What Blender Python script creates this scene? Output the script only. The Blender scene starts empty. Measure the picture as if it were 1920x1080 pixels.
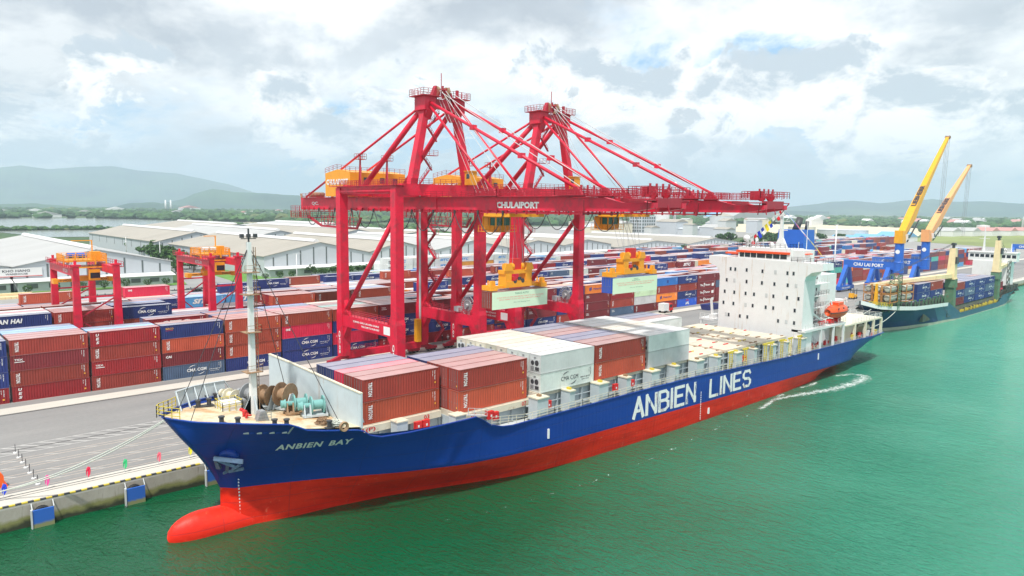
import bpy, math, random
from mathutils import Vector, Matrix, noise as mnoise
random.seed(7)
SC = bpy.context.scene
COL = SC.collection
# ------------------------------------------------------------------ camera
CAMH = 35.3
PSI, TH, RO, FPX = math.radians(42.438), math.radians(6.3326), math.radians(0.6261), 1351.9
Fv = Vector((math.sin(PSI)*math.cos(TH), math.cos(PSI)*math.cos(TH), -math.sin(TH)))
Rv0 = Vector((math.cos(PSI), -math.sin(PSI), 0)); Uv0 = Rv0.cross(Fv)
Rv = Rv0*math.cos(RO)+Uv0*math.sin(RO); Uv = -Rv0*math.sin(RO)+Uv0*math.cos(RO)
cam_d = bpy.data.cameras.new("camera"); cam = bpy.data.objects.new("camera", cam_d); COL.objects.link(cam)
cam.matrix_world = Matrix(((Rv.x, Uv.x, -Fv.x, 0), (Rv.y, Uv.y, -Fv.y, 0), (Rv.z, Uv.z, -Fv.z, CAMH), (0, 0, 0, 1)))
cam_d.sensor_width = 36; cam_d.lens = FPX/1920*36; cam_d.clip_start = 1; cam_d.clip_end = 60000
SC.camera = cam
# ------------------------------------------------------------------ light
SUN_EL, SUN_AZ = math.radians(62), math.radians(236)      # azimuth clockwise from +Y
sdir = Vector((math.sin(SUN_AZ)*math.cos(SUN_EL), math.cos(SUN_AZ)*math.cos(SUN_EL), math.sin(SUN_EL)))
sl = bpy.data.lights.new("sun", 'SUN'); sl.energy = 4.3; sl.angle = math.radians(2.5); sl.color = (1.0, .965, .91)
so = bpy.data.objects.new("sun", sl); COL.objects.link(so); so.rotation_euler = sdir.to_track_quat('Z', 'Y').to_euler(); so.location = (0, 0, 300)
W = bpy.data.worlds.new("World"); SC.world = W; W.use_nodes = True
def build_world():
    nt = W.node_tree; N = nt.nodes; L = nt.links; N.clear()
    def nd(t, **k):
        n = N.new(t)
        for a, b in k.items(): setattr(n, a, b)
        return n
    def mth(op, a, b=None, c=None, clamp=False):
        n = nd('ShaderNodeMath', operation=op, use_clamp=clamp)
        for i, v in enumerate((a, b, c)):
            if v is None: continue
            if isinstance(v, (int, float)): n.inputs[i].default_value = v
            else: L.new(v, n.inputs[i])
        return n.outputs[0]
    def ramp(v, pts):
        n = nd('ShaderNodeValToRGB'); e = n.color_ramp.elements
        while len(e) < len(pts): e.new(.5)
        for i, (p, c) in enumerate(pts):
            e[i].position = p; e[i].color = (c, c, c, 1) if isinstance(c, (int, float)) else (*c, 1)
        L.new(v, n.inputs[0]); return n.outputs[0]
    def mix(f, a, b, bt='MIX'):
        n = nd('ShaderNodeMix', data_type='RGBA', blend_type=bt)
        for i, v in ((0, f), (6, a), (7, b)):
            if isinstance(v, (int, float)): n.inputs[i].default_value = v
            elif isinstance(v, tuple): n.inputs[i].default_value = (*v, 1)
            else: L.new(v, n.inputs[i])
        return n.outputs[2]
    out = nd('ShaderNodeOutputWorld'); bg = nd('ShaderNodeBackground'); bg.inputs[1].default_value = .88
    sky = nd('ShaderNodeTexSky', sky_type='NISHITA', sun_disc=False, sun_elevation=SUN_EL, sun_rotation=SUN_AZ, air_density=1.0, dust_density=1.5, ozone_density=1.0)
    tc = nd('ShaderNodeTexCoord'); sep = nd('ShaderNodeSeparateXYZ'); L.new(tc.outputs['Generated'], sep.inputs[0])
    z = mth('MAXIMUM', sep.outputs[2], 0.0)
    # heading in degrees (0 = +Y) and elevation as cloud coordinates: a cumulus field seen side-on near the horizon
    az = mth('ARCTAN2', sep.outputs[0], sep.outputs[1])
    zz = mth('ADD', z, 0.16)
    cx = mth('DIVIDE', sep.outputs[0], zz); cy = mth('DIVIDE', sep.outputs[1], zz)
    cb = nd('ShaderNodeCombineXYZ'); L.new(cx, cb.inputs[0]); L.new(cy, cb.inputs[1]); L.new(mth('MULTIPLY', z, 5.0), cb.inputs[2])
    def noi(vec, sc, det, rough, off=(0, 0, 0), dist=0.0, scv=(1, 1, 1)):
        m = nd('ShaderNodeMapping'); m.inputs['Location'].default_value = off; m.inputs['Scale'].default_value = scv; L.new(vec, m.inputs[0])
        n = nd('ShaderNodeTexNoise'); n.inputs['Scale'].default_value = sc; n.inputs['Detail'].default_value = det; n.inputs['Roughness'].default_value = rough
        n.inputs['Distortion'].default_value = dist; L.new(m.outputs[0], n.inputs['Vector']); return n.outputs[0]
    OFF = (SKYOFF[0], SKYOFF[1], SKYOFF[2])
    ca = nd('ShaderNodeCombineXYZ'); L.new(az, ca.inputs[0]); L.new(mth('MULTIPLY', mth('POWER', mth('ADD', z, .0001), .85), 1.45), ca.inputs[1])
    A = ca.outputs[0]
    def lay(o, s1, s2, r2=.58, w=.5, dist=.2):
        n1 = noi(A, s1, 2, .5, (o[0], o[1], o[2])); n2 = noi(A, s2, 9, r2, (o[0]*1.7+1, o[1]*1.7, o[2]), dist)
        return mth('ADD', mth('MULTIPLY', n1, 1-w), mth('MULTIPLY', n2, w))
    # high broken sheet
    hi = lay(OFF, 1.7, 4.6, .60, .55); hi2 = lay((OFF[0]-.03, OFF[1]+.06, OFF[2]), 1.7, 4.6, .60, .55)
    cover = ramp(z, ((.0, .10), (.06, .45), (.14, .80), (.24, 1.0), (.40, 1.1)))
    dh = mth('ADD', hi, mth('MULTIPLY', mth('SUBTRACT', cover, .7), .17))
    mh = ramp(dh, ((.43, 0.0), (.475, .70), (.53, 1.0)))
    lith = ramp(mth('ADD', mth('MULTIPLY', mth('SUBTRACT', hi, hi2), -6.5), .5), ((.10, 0.0), (.85, 1.0)))
    tone = ramp(noi(A, 2.3, 5, .55, (OFF[0]+4, OFF[1]+2, 3)), ((.42, 0.0), (.58, 1.0)))
    sheet_ = mix(lith, mix(tone, (.56, .61, .68), (.86, .91, .96)), mix(tone, (.98, 1.0, 1.02), (1.45, 1.43, 1.40)))
    # low heaps
    lo1 = lay((OFF[0]+7, OFF[1]+3, OFF[2]+5), 4.0, 9.0, .62, .55, .35); lo2 = lay((OFF[0]+7, OFF[1]+3.035, OFF[2]+5), 4.0, 9.0, .62, .55, .35)
    belt = ramp(z, ((.0, .15), (.035, .8), (.11, 1.0), (.17, .75), (.23, .0)))
    dl = mth('ADD', lo1, mth('MULTIPLY', mth('SUBTRACT', belt, 1.0), .16))
    ml = ramp(dl, ((.478, 0.0), (.497, .80), (.53, 1.0)))
    litl = ramp(mth('ADD', mth('MULTIPLY', mth('SUBTRACT', lo1, lo2), -7.0), .52), ((.15, 0.0), (.75, 1.0)))
    heap = mix(litl, (.66, .74, .82), (1.36, 1.33, 1.30))
    skyc = mix(1.0, sky.outputs[0], (.145, .145, .145), 'MULTIPLY')
    blue = mix(.55, skyc, (.30, .68, 1.10))
    zen = ramp(z, ((.0, 1.0), (.12, .6), (.40, .0)))
    blue = mix(mth('MULTIPLY', zen, .55), blue, (.50, .80, 1.10))
    c = mix(mh, blue, sheet_)
    c = mix(ml, c, heap)
    hz = ramp(z, ((.0, .85), (.04, .35), (.12, .0)))
    c = mix(hz, c, (.92, 1.08, 1.28))
    lo = ramp(mth('ADD', sep.outputs[2], .5), ((.47, 1.0), (.50, 0.0)))
    c = mix(lo, c, (.30, .38, .36))
    L.new(c, bg.inputs[0]); L.new(bg.outputs[0], out.inputs[0])
SKYOFF = (41.3, 4.1, 12.7)
build_world()
VS = SC.view_settings; VS.view_transform = 'Standard'; VS.look = 'None'; VS.gamma = 1; VS.use_curve_mapping = False; VS.exposure = 0.17
SC.cycles.max_bounces = 6; SC.cycles.volume_bounces = 3; SC.cycles.transparent_max_bounces = 12
# ------------------------------------------------------------------ mesh helper
OFF = {}
def link(name, me, mats, parent, loc=None):
    o = bpy.data.objects.new(name, me); COL.objects.link(o)
    for m in mats: me.materials.append(m)
    if parent is not None: o.parent = parent; OFF[o.name] = OFF[parent.name]
    return o
class MB:
    def __init__(s): s.v = []; s.f = []; s.m = []; s.sm = []
    def add(s, vs, fs, m=0, sm=False):
        b = len(s.v); s.v.extend([tuple(v) for v in vs]); s.f.extend([tuple(i+b for i in f) for f in fs]); s.m.extend([m]*len(fs)); s.sm.extend([sm]*len(fs)); return s
    def box(s, x0, x1, y0, y1, z0, z1, m=0, bottom=True):
        if x0 > x1: x0, x1 = x1, x0
        if y0 > y1: y0, y1 = y1, y0
        if z0 > z1: z0, z1 = z1, z0
        v = [(x0,y0,z0),(x1,y0,z0),(x1,y1,z0),(x0,y1,z0),(x0,y0,z1),(x1,y0,z1),(x1,y1,z1),(x0,y1,z1)]
        f = [(4,5,6,7),(0,1,5,4),(1,2,6,5),(2,3,7,6),(3,0,4,7)]
        if bottom: f.append((3,2,1,0))
        return s.add(v, f, m)
    def cb(s, c, sx, sy, sz, m=0): return s.box(c[0]-sx/2, c[0]+sx/2, c[1]-sy/2, c[1]+sy/2, c[2]-sz/2, c[2]+sz/2, m)
    def bar(s, p, q, w, h=None, m=0, w2=None, h2=None, up=(0,0,1)):
        p = Vector(p); q = Vector(q); d = (q-p)
        if d.length < 1e-6: return s
        d.normalize(); h = w if h is None else h; w2 = w if w2 is None else w2; h2 = h if h2 is None else h2
        u = Vector(up)
        if abs(d.dot(u)) > .98: u = Vector((0,1,0))
        r = d.cross(u).normalized(); t = r.cross(d).normalized()
        v = []
        for c, a, b in ((p, w, h), (q, w2, h2)):
            for i, j in ((-1,-1),(1,-1),(1,1),(-1,1)): v.append(c+r*(i*a/2)+t*(j*b/2))
        return s.add(v, [(0,1,5,4),(1,2,6,5),(2,3,7,6),(3,0,4,7),(3,2,1,0),(4,5,6,7)], m)
    def tube(s, p, q, r, r2=None, n=8, m=0, caps=True, sm=True):
        p = Vector(p); q = Vector(q); d = (q-p)
        if d.length < 1e-6: return s
        d.normalize(); r2 = r if r2 is None else r2
        u = Vector((0,0,1)) if abs(d.z) < .9 else Vector((0,1,0))
        a = d.cross(u).normalized(); b = a.cross(d).normalized(); v = []
        for c, rr in ((p, r), (q, r2)):
            for i in range(n):
                t = 2*math.pi*i/n; v.append(c+a*(math.cos(t)*rr)+b*(math.sin(t)*rr))
        s.add(v, [(i, (i+1) % n, n+(i+1) % n, n+i) for i in range(n)], m, sm)
        if caps:
            k = len(s.v)-2*n
            s.f.append(tuple(k+i for i in reversed(range(n)))); s.m.append(m); s.sm.append(False)
            s.f.append(tuple(k+n+i for i in range(n))); s.m.append(m); s.sm.append(False)
        return s
    def path(s, pts, r, n=5, m=0):
        for a, b in zip(pts, pts[1:]): s.tube(a, b, r, n=n, m=m, caps=False)
        return s
    def lathe(s, c, prof, n=16, m=0, axis='z', sm=True, ball=False):
        segs = [prof] if ball else [prof[i:i+2] for i in range(len(prof)-1)]
        for pf in segs:
            v = []
            for (r, z) in pf:
                for i in range(n):
                    t = 2*math.pi*i/n; x, y = r*math.cos(t), r*math.sin(t)
                    if axis == 'z': v.append((c[0]+x, c[1]+y, c[2]+z))
                    elif axis == 'x': v.append((c[0]+z, c[1]+x, c[2]+y))
                    else: v.append((c[0]+x, c[1]+z, c[2]+y))
            s.add(v, [(j*n+i, j*n+(i+1) % n, (j+1)*n+(i+1) % n, (j+1)*n+i) for j in range(len(pf)-1) for i in range(n)], m, sm)
        return s
    def ext(s, poly, a, b, plane='xz', m=0):
        n = len(poly); v = []
        for d in (a, b):
            for (p, q) in poly:
                v.append((p, d, q) if plane == 'xz' else (d, p, q) if plane == 'yz' else (p, q, d))
        f = [tuple(range(n)), tuple(reversed(range(n, 2*n)))]
        f += [(i, i+n, (i+1) % n+n, (i+1) % n) for i in range(n)]
        return s.add(v, f, m)
    def rail(s, pts, h=1.1, post=2.0, r=.035, m=0, rails=3):
        for a, b in zip(pts, pts[1:]):
            a = Vector(a); b = Vector(b); L = (b-a).length; n = max(1, int(L/post))
            for i in range(n+1):
                c = a+(b-a)*(i/n); s.bar(c, c+Vector((0,0,h)), r*1.6, m=m)
            for k in range(1, rails+1):
                z = Vector((0,0,h*k/rails)); s.bar(a+z, b+z, r*1.4, m=m)
        return s
    def build(s, name, mats, parent=None, col=None):
        if not isinstance(mats, (list, tuple)): mats = [mats]
        if parent is not None: o = OFF[parent.name]
        else:
            xs = [v[0] for v in s.v]; ys = [v[1] for v in s.v]; zs = [v[2] for v in s.v]
            o = Vector(((min(xs)+max(xs))/2, (min(ys)+max(ys))/2, min(zs)))
        me = bpy.data.meshes.new(name)
        me.from_pydata([(v[0]-o.x, v[1]-o.y, v[2]-o.z) for v in s.v], [], s.f)
        me.polygons.foreach_set('material_index', s.m); me.polygons.foreach_set('use_smooth', s.sm)
        if col:
            ca = me.color_attributes.new('col', 'FLOAT_COLOR', 'CORNER'); buf = []
            for p, c in zip(me.polygons, col): buf.extend((*c, 1.0)*p.loop_total)
            ca.data.foreach_set('color', buf)
        me.update()
        ob = link(name, me, mats, parent)
        if parent is None: ob.location = o; OFF[ob.name] = o
        return ob
def tag(o, label=None, cat=None, group=None, kind=None):
    if label: o['label'] = label
    if cat: o['category'] = cat
    if group: o['group'] = group
    if kind: o['kind'] = kind
    return o
def empty(name, loc, label=None, cat=None, group=None):
    o = bpy.data.objects.new(name, None); COL.objects.link(o); o.location = loc; o.empty_display_size = 1
    OFF[o.name] = Vector(loc); return tag(o, label, cat, group)
def copy_tree(o, parent=None):
    c = o.copy(); COL.objects.link(c)
    if parent is not None: c.parent = parent
    for ch in list(o.children): copy_tree(ch, c)
    return c
# ------------------------------------------------------------------ materials
def mat(name, col=(.5,.5,.5), rough=.5, metal=0.0, var=.12, vs=.6, dirt=None, dirta=0.0, ds=1.5, bump=0.0, bs=8.0, spec=.5, objcol=False, vcol=False, streak=False, glare_dust=None, extra=None):
    M = bpy.data.materials.new(name); M.use_nodes = True; nt = M.node_tree; N = nt.nodes; L = nt.links
    P = N['Principled BSDF']; P.inputs['Roughness'].default_value = rough; P.inputs['Metallic'].default_value = metal; P.inputs['Specular IOR Level'].default_value = spec
    geo = N.new('ShaderNodeNewGeometry'); vec = geo.outputs['Position']
    if objcol: src = N.new('ShaderNodeObjectInfo').outputs['Color']
    elif vcol:
        a = N.new('ShaderNodeVertexColor'); a.layer_name = 'col'; src = a.outputs[0]
    else:
        r = N.new('ShaderNodeRGB'); r.outputs[0].default_value = (*col, 1); src = r.outputs[0]
    def mx(f, a, b, bt='MIX'):
        n = N.new('ShaderNodeMix'); n.data_type = 'RGBA'; n.blend_type = bt
        for i, v in ((0, f), (6, a), (7, b)):
            if isinstance(v, (int, float)): n.inputs[i].default_value = v
            elif isinstance(v, tuple): n.inputs[i].default_value = (*v, 1)
            else: L.new(v, n.inputs[i])
        return n.outputs[2]
    def noi(sc, det=4, scv=(1,1,1), rg=.6):
        m = N.new('ShaderNodeMapping'); m.inputs['Scale'].default_value = scv; L.new(vec, m.inputs[0])
        n = N.new('ShaderNodeTexNoise'); n.inputs['Scale'].default_value = sc; n.inputs['Detail'].default_value = det; n.inputs['Roughness'].default_value = rg; L.new(m.outputs[0], n.inputs['Vector']); return n.outputs[0]
    def rmp(v, a, b, c0=0.0, c1=1.0):
        n = N.new('ShaderNodeMapRange'); n.inputs[1].default_value = a; n.inputs[2].default_value = b; n.inputs[3].default_value = c0; n.inputs[4].default_value = c1; L.new(v, n.inputs[0]); return n.outputs[0]
    c = src
    if glare_dust: c = mx(glare_dust[0], c, glare_dust[1])
    if var:
        n1 = rmp(noi(vs, 5), .25, .75, 1-var, 1+var)
        cmb = N.new('ShaderNodeCombineColor'); [L.new(n1, cmb.inputs[i]) for i in range(3)]
        c = mx(1.0, c, cmb.outputs[0], 'MULTIPLY')
    if dirt:
        sv = (1.6, 1.6, .12) if streak else (1,1,1)
        dn = rmp(noi(ds, 6, sv, .7), .62-.25*dirta, .80-.15*dirta, 0, 1)
        c = mx(dn, c, dirt)
    L.new(c, P.inputs['Base Color'])
    if bump:
        b = N.new('ShaderNodeBump'); b.inputs['Strength'].default_value = bump; b.inputs['Distance'].default_value = .1; L.new(noi(bs, 4), b.inputs['Height']); L.new(b.outputs[0], P.inputs['Normal'])
    return M
RUST = (.23, .10, .035)
M_red = mat('crane_red', (.70, .010, .045), .42, var=.15, vs=.4, dirt=(.36,.035,.05), dirta=.55, ds=.5)
M_redd = mat('crane_dark_red', (.40, .015, .035), .45, var=.1)
M_orange = mat('crane_orange', (.83, .34, .015), .42, var=.08)
M_orangey = mat('boom_yellow', (.80, .38, .012), .4, var=.08)
M_peach = mat('boom_peach', (.82, .38, .15), .45, var=.06)
M_blue = mat('crane_blue', (.02, .12, .50), .4, var=.08)
M_white = mat('white_paint', (.76, .76, .74), .4, var=.04, dirt=(.55,.46,.33), dirta=.0, ds=1.2, streak=True)
M_whitep = mat('plain_white', (.70, .70, .69), .5, var=.03)
M_letter = mat('letter_white', (.82, .82, .80), .5, var=.02)
M_ink = mat('letter_dark', (.03, .03, .05), .5, var=0)
M_redink = mat('letter_red', (.65, .03, .03), .5, var=0)
M_navyink = mat('letter_navy', (.02, .05, .25), .5, var=0)
M_blueink = mat('letter_blue', (.03, .25, .60), .5, var=0)
M_greyk = mat('ship_grey', (.46, .51, .53), .5, var=.08, dirt=RUST, dirta=-.1, ds=1.5, streak=True)
M_lgrey = mat('light_grey', (.55, .57, .57), .5, var=.06)
M_cream = mat('ship_cream', (.66, .61, .47), .55, var=.08, dirt=RUST, dirta=.12, ds=.9)
M_yel = mat('safety_yellow', (.62, .48, .05), .5, var=.06, dirt=RUST, dirta=0, ds=2)
M_dark = mat('dark_steel', (.05, .05, .055), .5, var=.15)
M_black = mat('black_rubber', (.02, .02, .02), .7, var=.1)
M_glass = mat('window_glass', (.02, .03, .04), .12, var=.05, spec=.8)
M_steel = mat('galvanised_steel', (.32, .33, .34), .45, metal=.3, var=.1)
M_rusty = mat('rusty_steel', (.30, .19, .11), .7, var=.25, vs=2, dirt=RUST, dirta=.5, ds=3)
M_rope = mat('rope', (.55, .58, .52), .9, var=.1)
M_green = mat('green_paint', (.05, .22, .12), .5, var=.15, dirt=RUST, dirta=.1, ds=1.5)
M_redeq = mat('red_equipment', (.60, .02, .02), .45, var=.05)
M_boat = mat('lifeboat_orange', (.80, .09, .015), .35, var=.05)
# text
TXT = {}
def text_geo(body, shear=0.0, bold=0.0, space=1.0):
    k = (body, shear, bold, space)
    if k in TXT: return TXT[k]
    c = bpy.data.curves.new('t', 'FONT'); c.body = body; c.size = 1; c.shear = shear; c.offset = bold; c.space_character = space; c.resolution_u = 2; c.fill_mode = 'FRONT'
    o = bpy.data.objects.new('t', c); me = bpy.data.meshes.new_from_object(o)
    vs = [v.co.copy() for v in me.vertices]; fs = [tuple(p.vertices) for p in me.polygons]
    x0 = min(v.x for v in vs); x1 = max(v.x for v in vs); y0 = min(v.y for v in vs); y1 = max(v.y for v in vs)
    vs = [((v.x-x0)/(x1-x0), (v.y-y0)/(y1-y0)) for v in vs]
    bpy.data.objects.remove(o); bpy.data.curves.remove(c); bpy.data.meshes.remove(me)
    TXT[k] = (vs, fs); return TXT[k]
def put_text(mb, body, org, right, up, w, h, m=0, shear=0.0, bold=.02, space=1.0, off=.02):
    """letters w x h metres with the lower left corner at org"""
    vs, fs = text_geo(body, shear, bold, space); o = Vector(org); r = Vector(right).normalized(); u = Vector(up).normalized(); n = r.cross(u)*off
    mb.add([o+n+r*(x*w)+u*(y*h) for x, y in vs], fs, m); return mb
# ================================================================== SETTING
def sheet(name, pts, z, m, kind='structure'):
    mb = MB(); mb.add([(x, y, z) for x, y in pts], [tuple(range(len(pts)))]); o = mb.build(name, m); o['kind'] = kind; return o
def rect(x0, x1, y0, y1): return [(x0, y0), (x1, y0), (x1, y1), (x0, y1)]
def nodemat(name):
    M = bpy.data.materials.new(name); M.use_nodes = True; nt = M.node_tree; N = nt.nodes; L = nt.links; P = N['Principled BSDF']
    geo = N.new('ShaderNodeNewGeometry')
    def noi(sc, det=4, scv=(1,1,1), rg=.6, rot=0.0, dist=0.0):
        m = N.new('ShaderNodeMapping'); m.inputs['Scale'].default_value = scv; m.inputs['Rotation'].default_value = (0,0,rot); L.new(geo.outputs['Position'], m.inputs[0])
        n = N.new('ShaderNodeTexNoise'); n.inputs['Scale'].default_value = sc; n.inputs['Detail'].default_value = det; n.inputs['Roughness'].default_value = rg; n.inputs['Distortion'].default_value = dist; L.new(m.outputs[0], n.inputs['Vector']); return n.outputs[0]
    def rng(v, a, b, c=0.0, d=1.0):
        n = N.new('ShaderNodeMapRange'); n.inputs[1].default_value = a; n.inputs[2].default_value = b; n.inputs[3].default_value = c; n.inputs[4].default_value = d; L.new(v, n.inputs[0]); return n.outputs[0]
    def mx(f, a, b, bt='MIX'):
        n = N.new('ShaderNodeMix'); n.data_type = 'RGBA'; n.blend_type = bt
        for i, v in ((0, f), (6, a), (7, b)):
            if isinstance(v, (int, float)): n.inputs[i].default_value = v
            elif isinstance(v, tuple): n.inputs[i].default_value = (*v, 1)
            else: L.new(v, n.inputs[i])
        return n.outputs[2]
    def mt(op, a, b):
        n = N.new('ShaderNodeMath'); n.operation = op
        for i, v in enumerate((a, b)):
            if isinstance(v, (int, float)): n.inputs[i].default_value = v
            else: L.new(v, n.inputs[i])
        return n.outputs[0]
    return M, N, L, P, geo, noi, rng, mx, mt
# water --------------------------------------------------------------
def water_mat(name, deep, shallow, amp=1.0, rough=.06, sc=1.0, grad=None):
    M, N, L, P, geo, noi, rng, mx, mt = nodemat(name)
    c = mx(rng(noi(.012*sc, 3), .35, .65), deep, shallow)
    if grad:   # paler turquoise further out in the basin
        sp = N.new('ShaderNodeSeparateXYZ'); L.new(geo.outputs['Position'], sp.inputs[0])
        g = mt('ADD', mt('SUBTRACT', mt('MULTIPLY', sp.outputs[0], .55), sp.outputs[1]), mt('MULTIPLY', noi(.02, 4), 60)); c = mx(rng(g, -5, 110), c, grad)
    L.new(c, P.inputs['Base Color']); P.inputs['Roughness'].default_value = rough; P.inputs['IOR'].default_value = 1.33; P.inputs['Specular IOR Level'].default_value = .5
    h1 = noi(.80*sc, 4, (1, .5, 1), .6, .9, .5); h2 = noi(2.3*sc, 4, (1, .6, 1), .65, .5, .4); h3 = noi(.07*sc, 2, (1, .6, 1), .5, 1.2)
    patch = rng(noi(.03*sc, 3), .35, .65, .45, 1.15)
    h = mt('ADD', mt('MULTIPLY', mt('ADD', mt('MULTIPLY', h1, .62), mt('MULTIPLY', h2, .30)), patch), mt('MULTIPLY', h3, .5))
    b = N.new('ShaderNodeBump'); b.inputs['Strength'].default_value = 1.0; b.inputs['Distance'].default_value = amp; L.new(h, b.inputs['Height']); L.new(b.outputs[0], P.inputs['Normal'])
    return M
M_water = water_mat('harbour_water', (.001, .060, .022), (.002, .095, .036), amp=.85, rough=.05, grad=(.045, .30, .20))
M_lagoon = water_mat('lagoon_water', (.20, .22, .20), (.25, .26, .24), amp=.15, rough=.15, sc=.1)
sheet('water', rect(-4000, 17400, -6000, 99.2), -3.0, M_water)
# land ---------------------------------------------------------------
def ground_mat():
    M, N, L, P, geo, noi, rng, mx, mt = nodemat('land')
    g = mx(rng(noi(.004, 5, rg=.65), .40, .60), (.035, .085, .025), (.085, .12, .04))
    g = mx(rng(noi(.0022, 4), .56, .64), g, (.34, .31, .22))
    L.new(g, P.inputs['Base Color']); P.inputs['Roughness'].default_value = .95; return M
M_land = ground_mat()
def conc(name, c1, c2, sc=.15, stain=(.12,.12,.11), amt=.4, stretch=1.0, bumpy=0):
    M, N, L, P, geo, noi, rng, mx, mt = nodemat(name)
    c = mx(rng(noi(sc, 6, (stretch, 1, 1)), .3, .7), c1, c2)
    c = mx(rng(noi(sc*2.2, 6, (.25*stretch, 1, 1), .7), .60, .80, 0, amt), c, stain)
    c = mx(rng(noi(sc*12, 3), .3, .7, 0, .18), c, stain)
    L.new(c, P.inputs['Base Color']); P.inputs['Roughness'].default_value = .85; return M
M_asph = conc('apron_asphalt', (.20, .198, .195), (.265, .258, .248), .12, (.10,.10,.10), .65, .22)
M_yard = conc('yard_concrete', (.26, .255, .24), (.33, .32, .30), .05, (.17,.17,.16), .5)
M_pale = conc('pale_concrete', (.50, .475, .42), (.58, .55, .49), .3, (.32,.30,.26), .5, .3)
M_road = conc('road_asphalt', (.24, .24, .24), (.30, .30, .29), .05, (.18,.18,.18), .3)
M_grass = mat('grass', (.10, .23, .035), .95, var=.35, vs=.12)
M_field = mat('dry_field', (.21, .25, .075), .95, var=.30, vs=.01)
M_sand = mat('pale_sand', (.60, .52, .37), .95, var=.14, vs=.012)
M_line = mat('road_paint_white', (.44, .43, .41), .7, var=.15, vs=1.5, dirt=(.3,.3,.3), dirta=.3, ds=2)
M_linep = mat('road_paint_peach', (.47, .39, .32), .7, var=.15, vs=1.5, dirt=(.28,.27,.26), dirta=.3, ds=2)
M_railk = mat('steel_rail', (.07, .07, .07), .5, var=.1)
sheet('land', rect(-3000, 17400, 99.1, 17400), -.30, M_land)
sheet('yard_ground', rect(-90, 1000, 99.4, 331), .0, M_yard)
sheet('apron_road', rect(-90, 760, 103.4, 151.2), .004, M_asph)
sheet('service_road', rect(-90, 640, 322, 331), .006, M_road)
o = MB(); o.box(-90, 760, 143.55, 147.8, 0, .10, 0).build('kerb_strip', M_pale)['kind'] = 'structure'
# pale apron edge as the top of the quay wall
qw = MB(); qw.box(-90, 760, 99.0, 103.4, -.35, .012, 0); qw.box(-90, 760, 99.35, 101.2, -7, -.35, 1)
def quay_mat():
    M, N, L, P, geo, noi, rng, mx, mt = nodemat('quay_wall_concrete')
    sp = N.new('ShaderNodeSeparateXYZ'); L.new(geo.outputs['Position'], sp.inputs[0])
    c = mx(rng(noi(.5, 6, (1, 1, .5), .7), .3, .7), (.33, .30, .25), (.46, .43, .37))
    c = mx(rng(noi(1.1, 5, (1.6, 1, .15), .7), .58, .72), c, (.18, .165, .13))
    zz = mt('ADD', sp.outputs[2], mt('MULTIPLY', noi(.6, 4), 1.2))
    c = mx(rng(zz, -1.35, -.9, 1, 0), c, (.22, .22, .08)); c = mx(rng(zz, -2.0, -1.5, 1, 0), c, (.035, .04, .02))
    L.new(c, P.inputs['Base Color']); P.inputs['Roughness'].default_value = .9; return M
M_quay = quay_mat()
qw2 = MB(); qw2.box(-90, 760, 99.0, 99.9, -7.5, -.30, 0); qo = qw2.build('quay_wall', M_quay); tag(qo, 'stained concrete quay wall along the water', 'quay wall')
pe = MB(); pe.box(-90, 760, 99.0, 103.4, -.30, .012, 0); pe.build('quay_edge', M_pale)['kind'] = 'structure'
# yellow and black edge blocks (first 34 m shown)
eb = MB(); x = -6.0; k = 0
while x < 32.6:
    eb.box(x, x+.62, 98.98, 99.34, -.06, .09, k % 2); x += .62; k += 1
tag(eb.build('edge_marking', [M_yel, M_dark]), kind='structure')
# painted lines ------------------------------------------------------
ln = MB()
def strip(x0, x1, y, w=.16, m=0): ln.box(x0, x1, y-w/2, y+w/2, .008, .012, m, False)
for y in (123.8, 119.8): strip(-60, 700, y, .18, 0)
for a, b in ((117.3, 116.3), (113.9, 112.9), (110.4, 109.4), (106.8, 105.8)):
    for y in (a, b): strip(-60, 700, y, .13, 1)
def slant(x, ya, yb, dx, w, m=0): ln.add([(x, ya, .0135), (x+w, ya, .0135), (x+w+dx, yb, .0135), (x+dx, yb, .0135)], [(0,1,2,3)], m)
x = -10.0
while x < 60:
    slant(x, 119.9, 121.5, -1.9, .45); slant(x+.8, 122.0, 123.7, -1.9, .45)
    x += 2.25
x = 200
while x < 420:
    slant(x, 119.9, 121.5, -1.9, .6); slant(x+.8, 122.0, 123.7, -1.9, .6); x += 4.5
for y0 in (116.3, 112.9, 109.4, 105.8):
    x = -8.0+y0 % 3
    while x < 60: slant(x, y0, y0+1.0, -1.6, .35); x += 5.0
strip(-60, 700, 104.0, .12, 1)
for y in (158, 0):
    pass
ln.build('road_markings', [M_line, M_linep])['kind'] = 'structure'
rl = MB()
for y, w in ((121.75, .16), (101.75, .12), (102.55, .2), (143.25, .42)): rl.box(-90, 760, y-w/2, y+w/2, .002, .03, 0, False)
rl.build('crane_rail', M_railk)['kind'] = 'structure'
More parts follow.
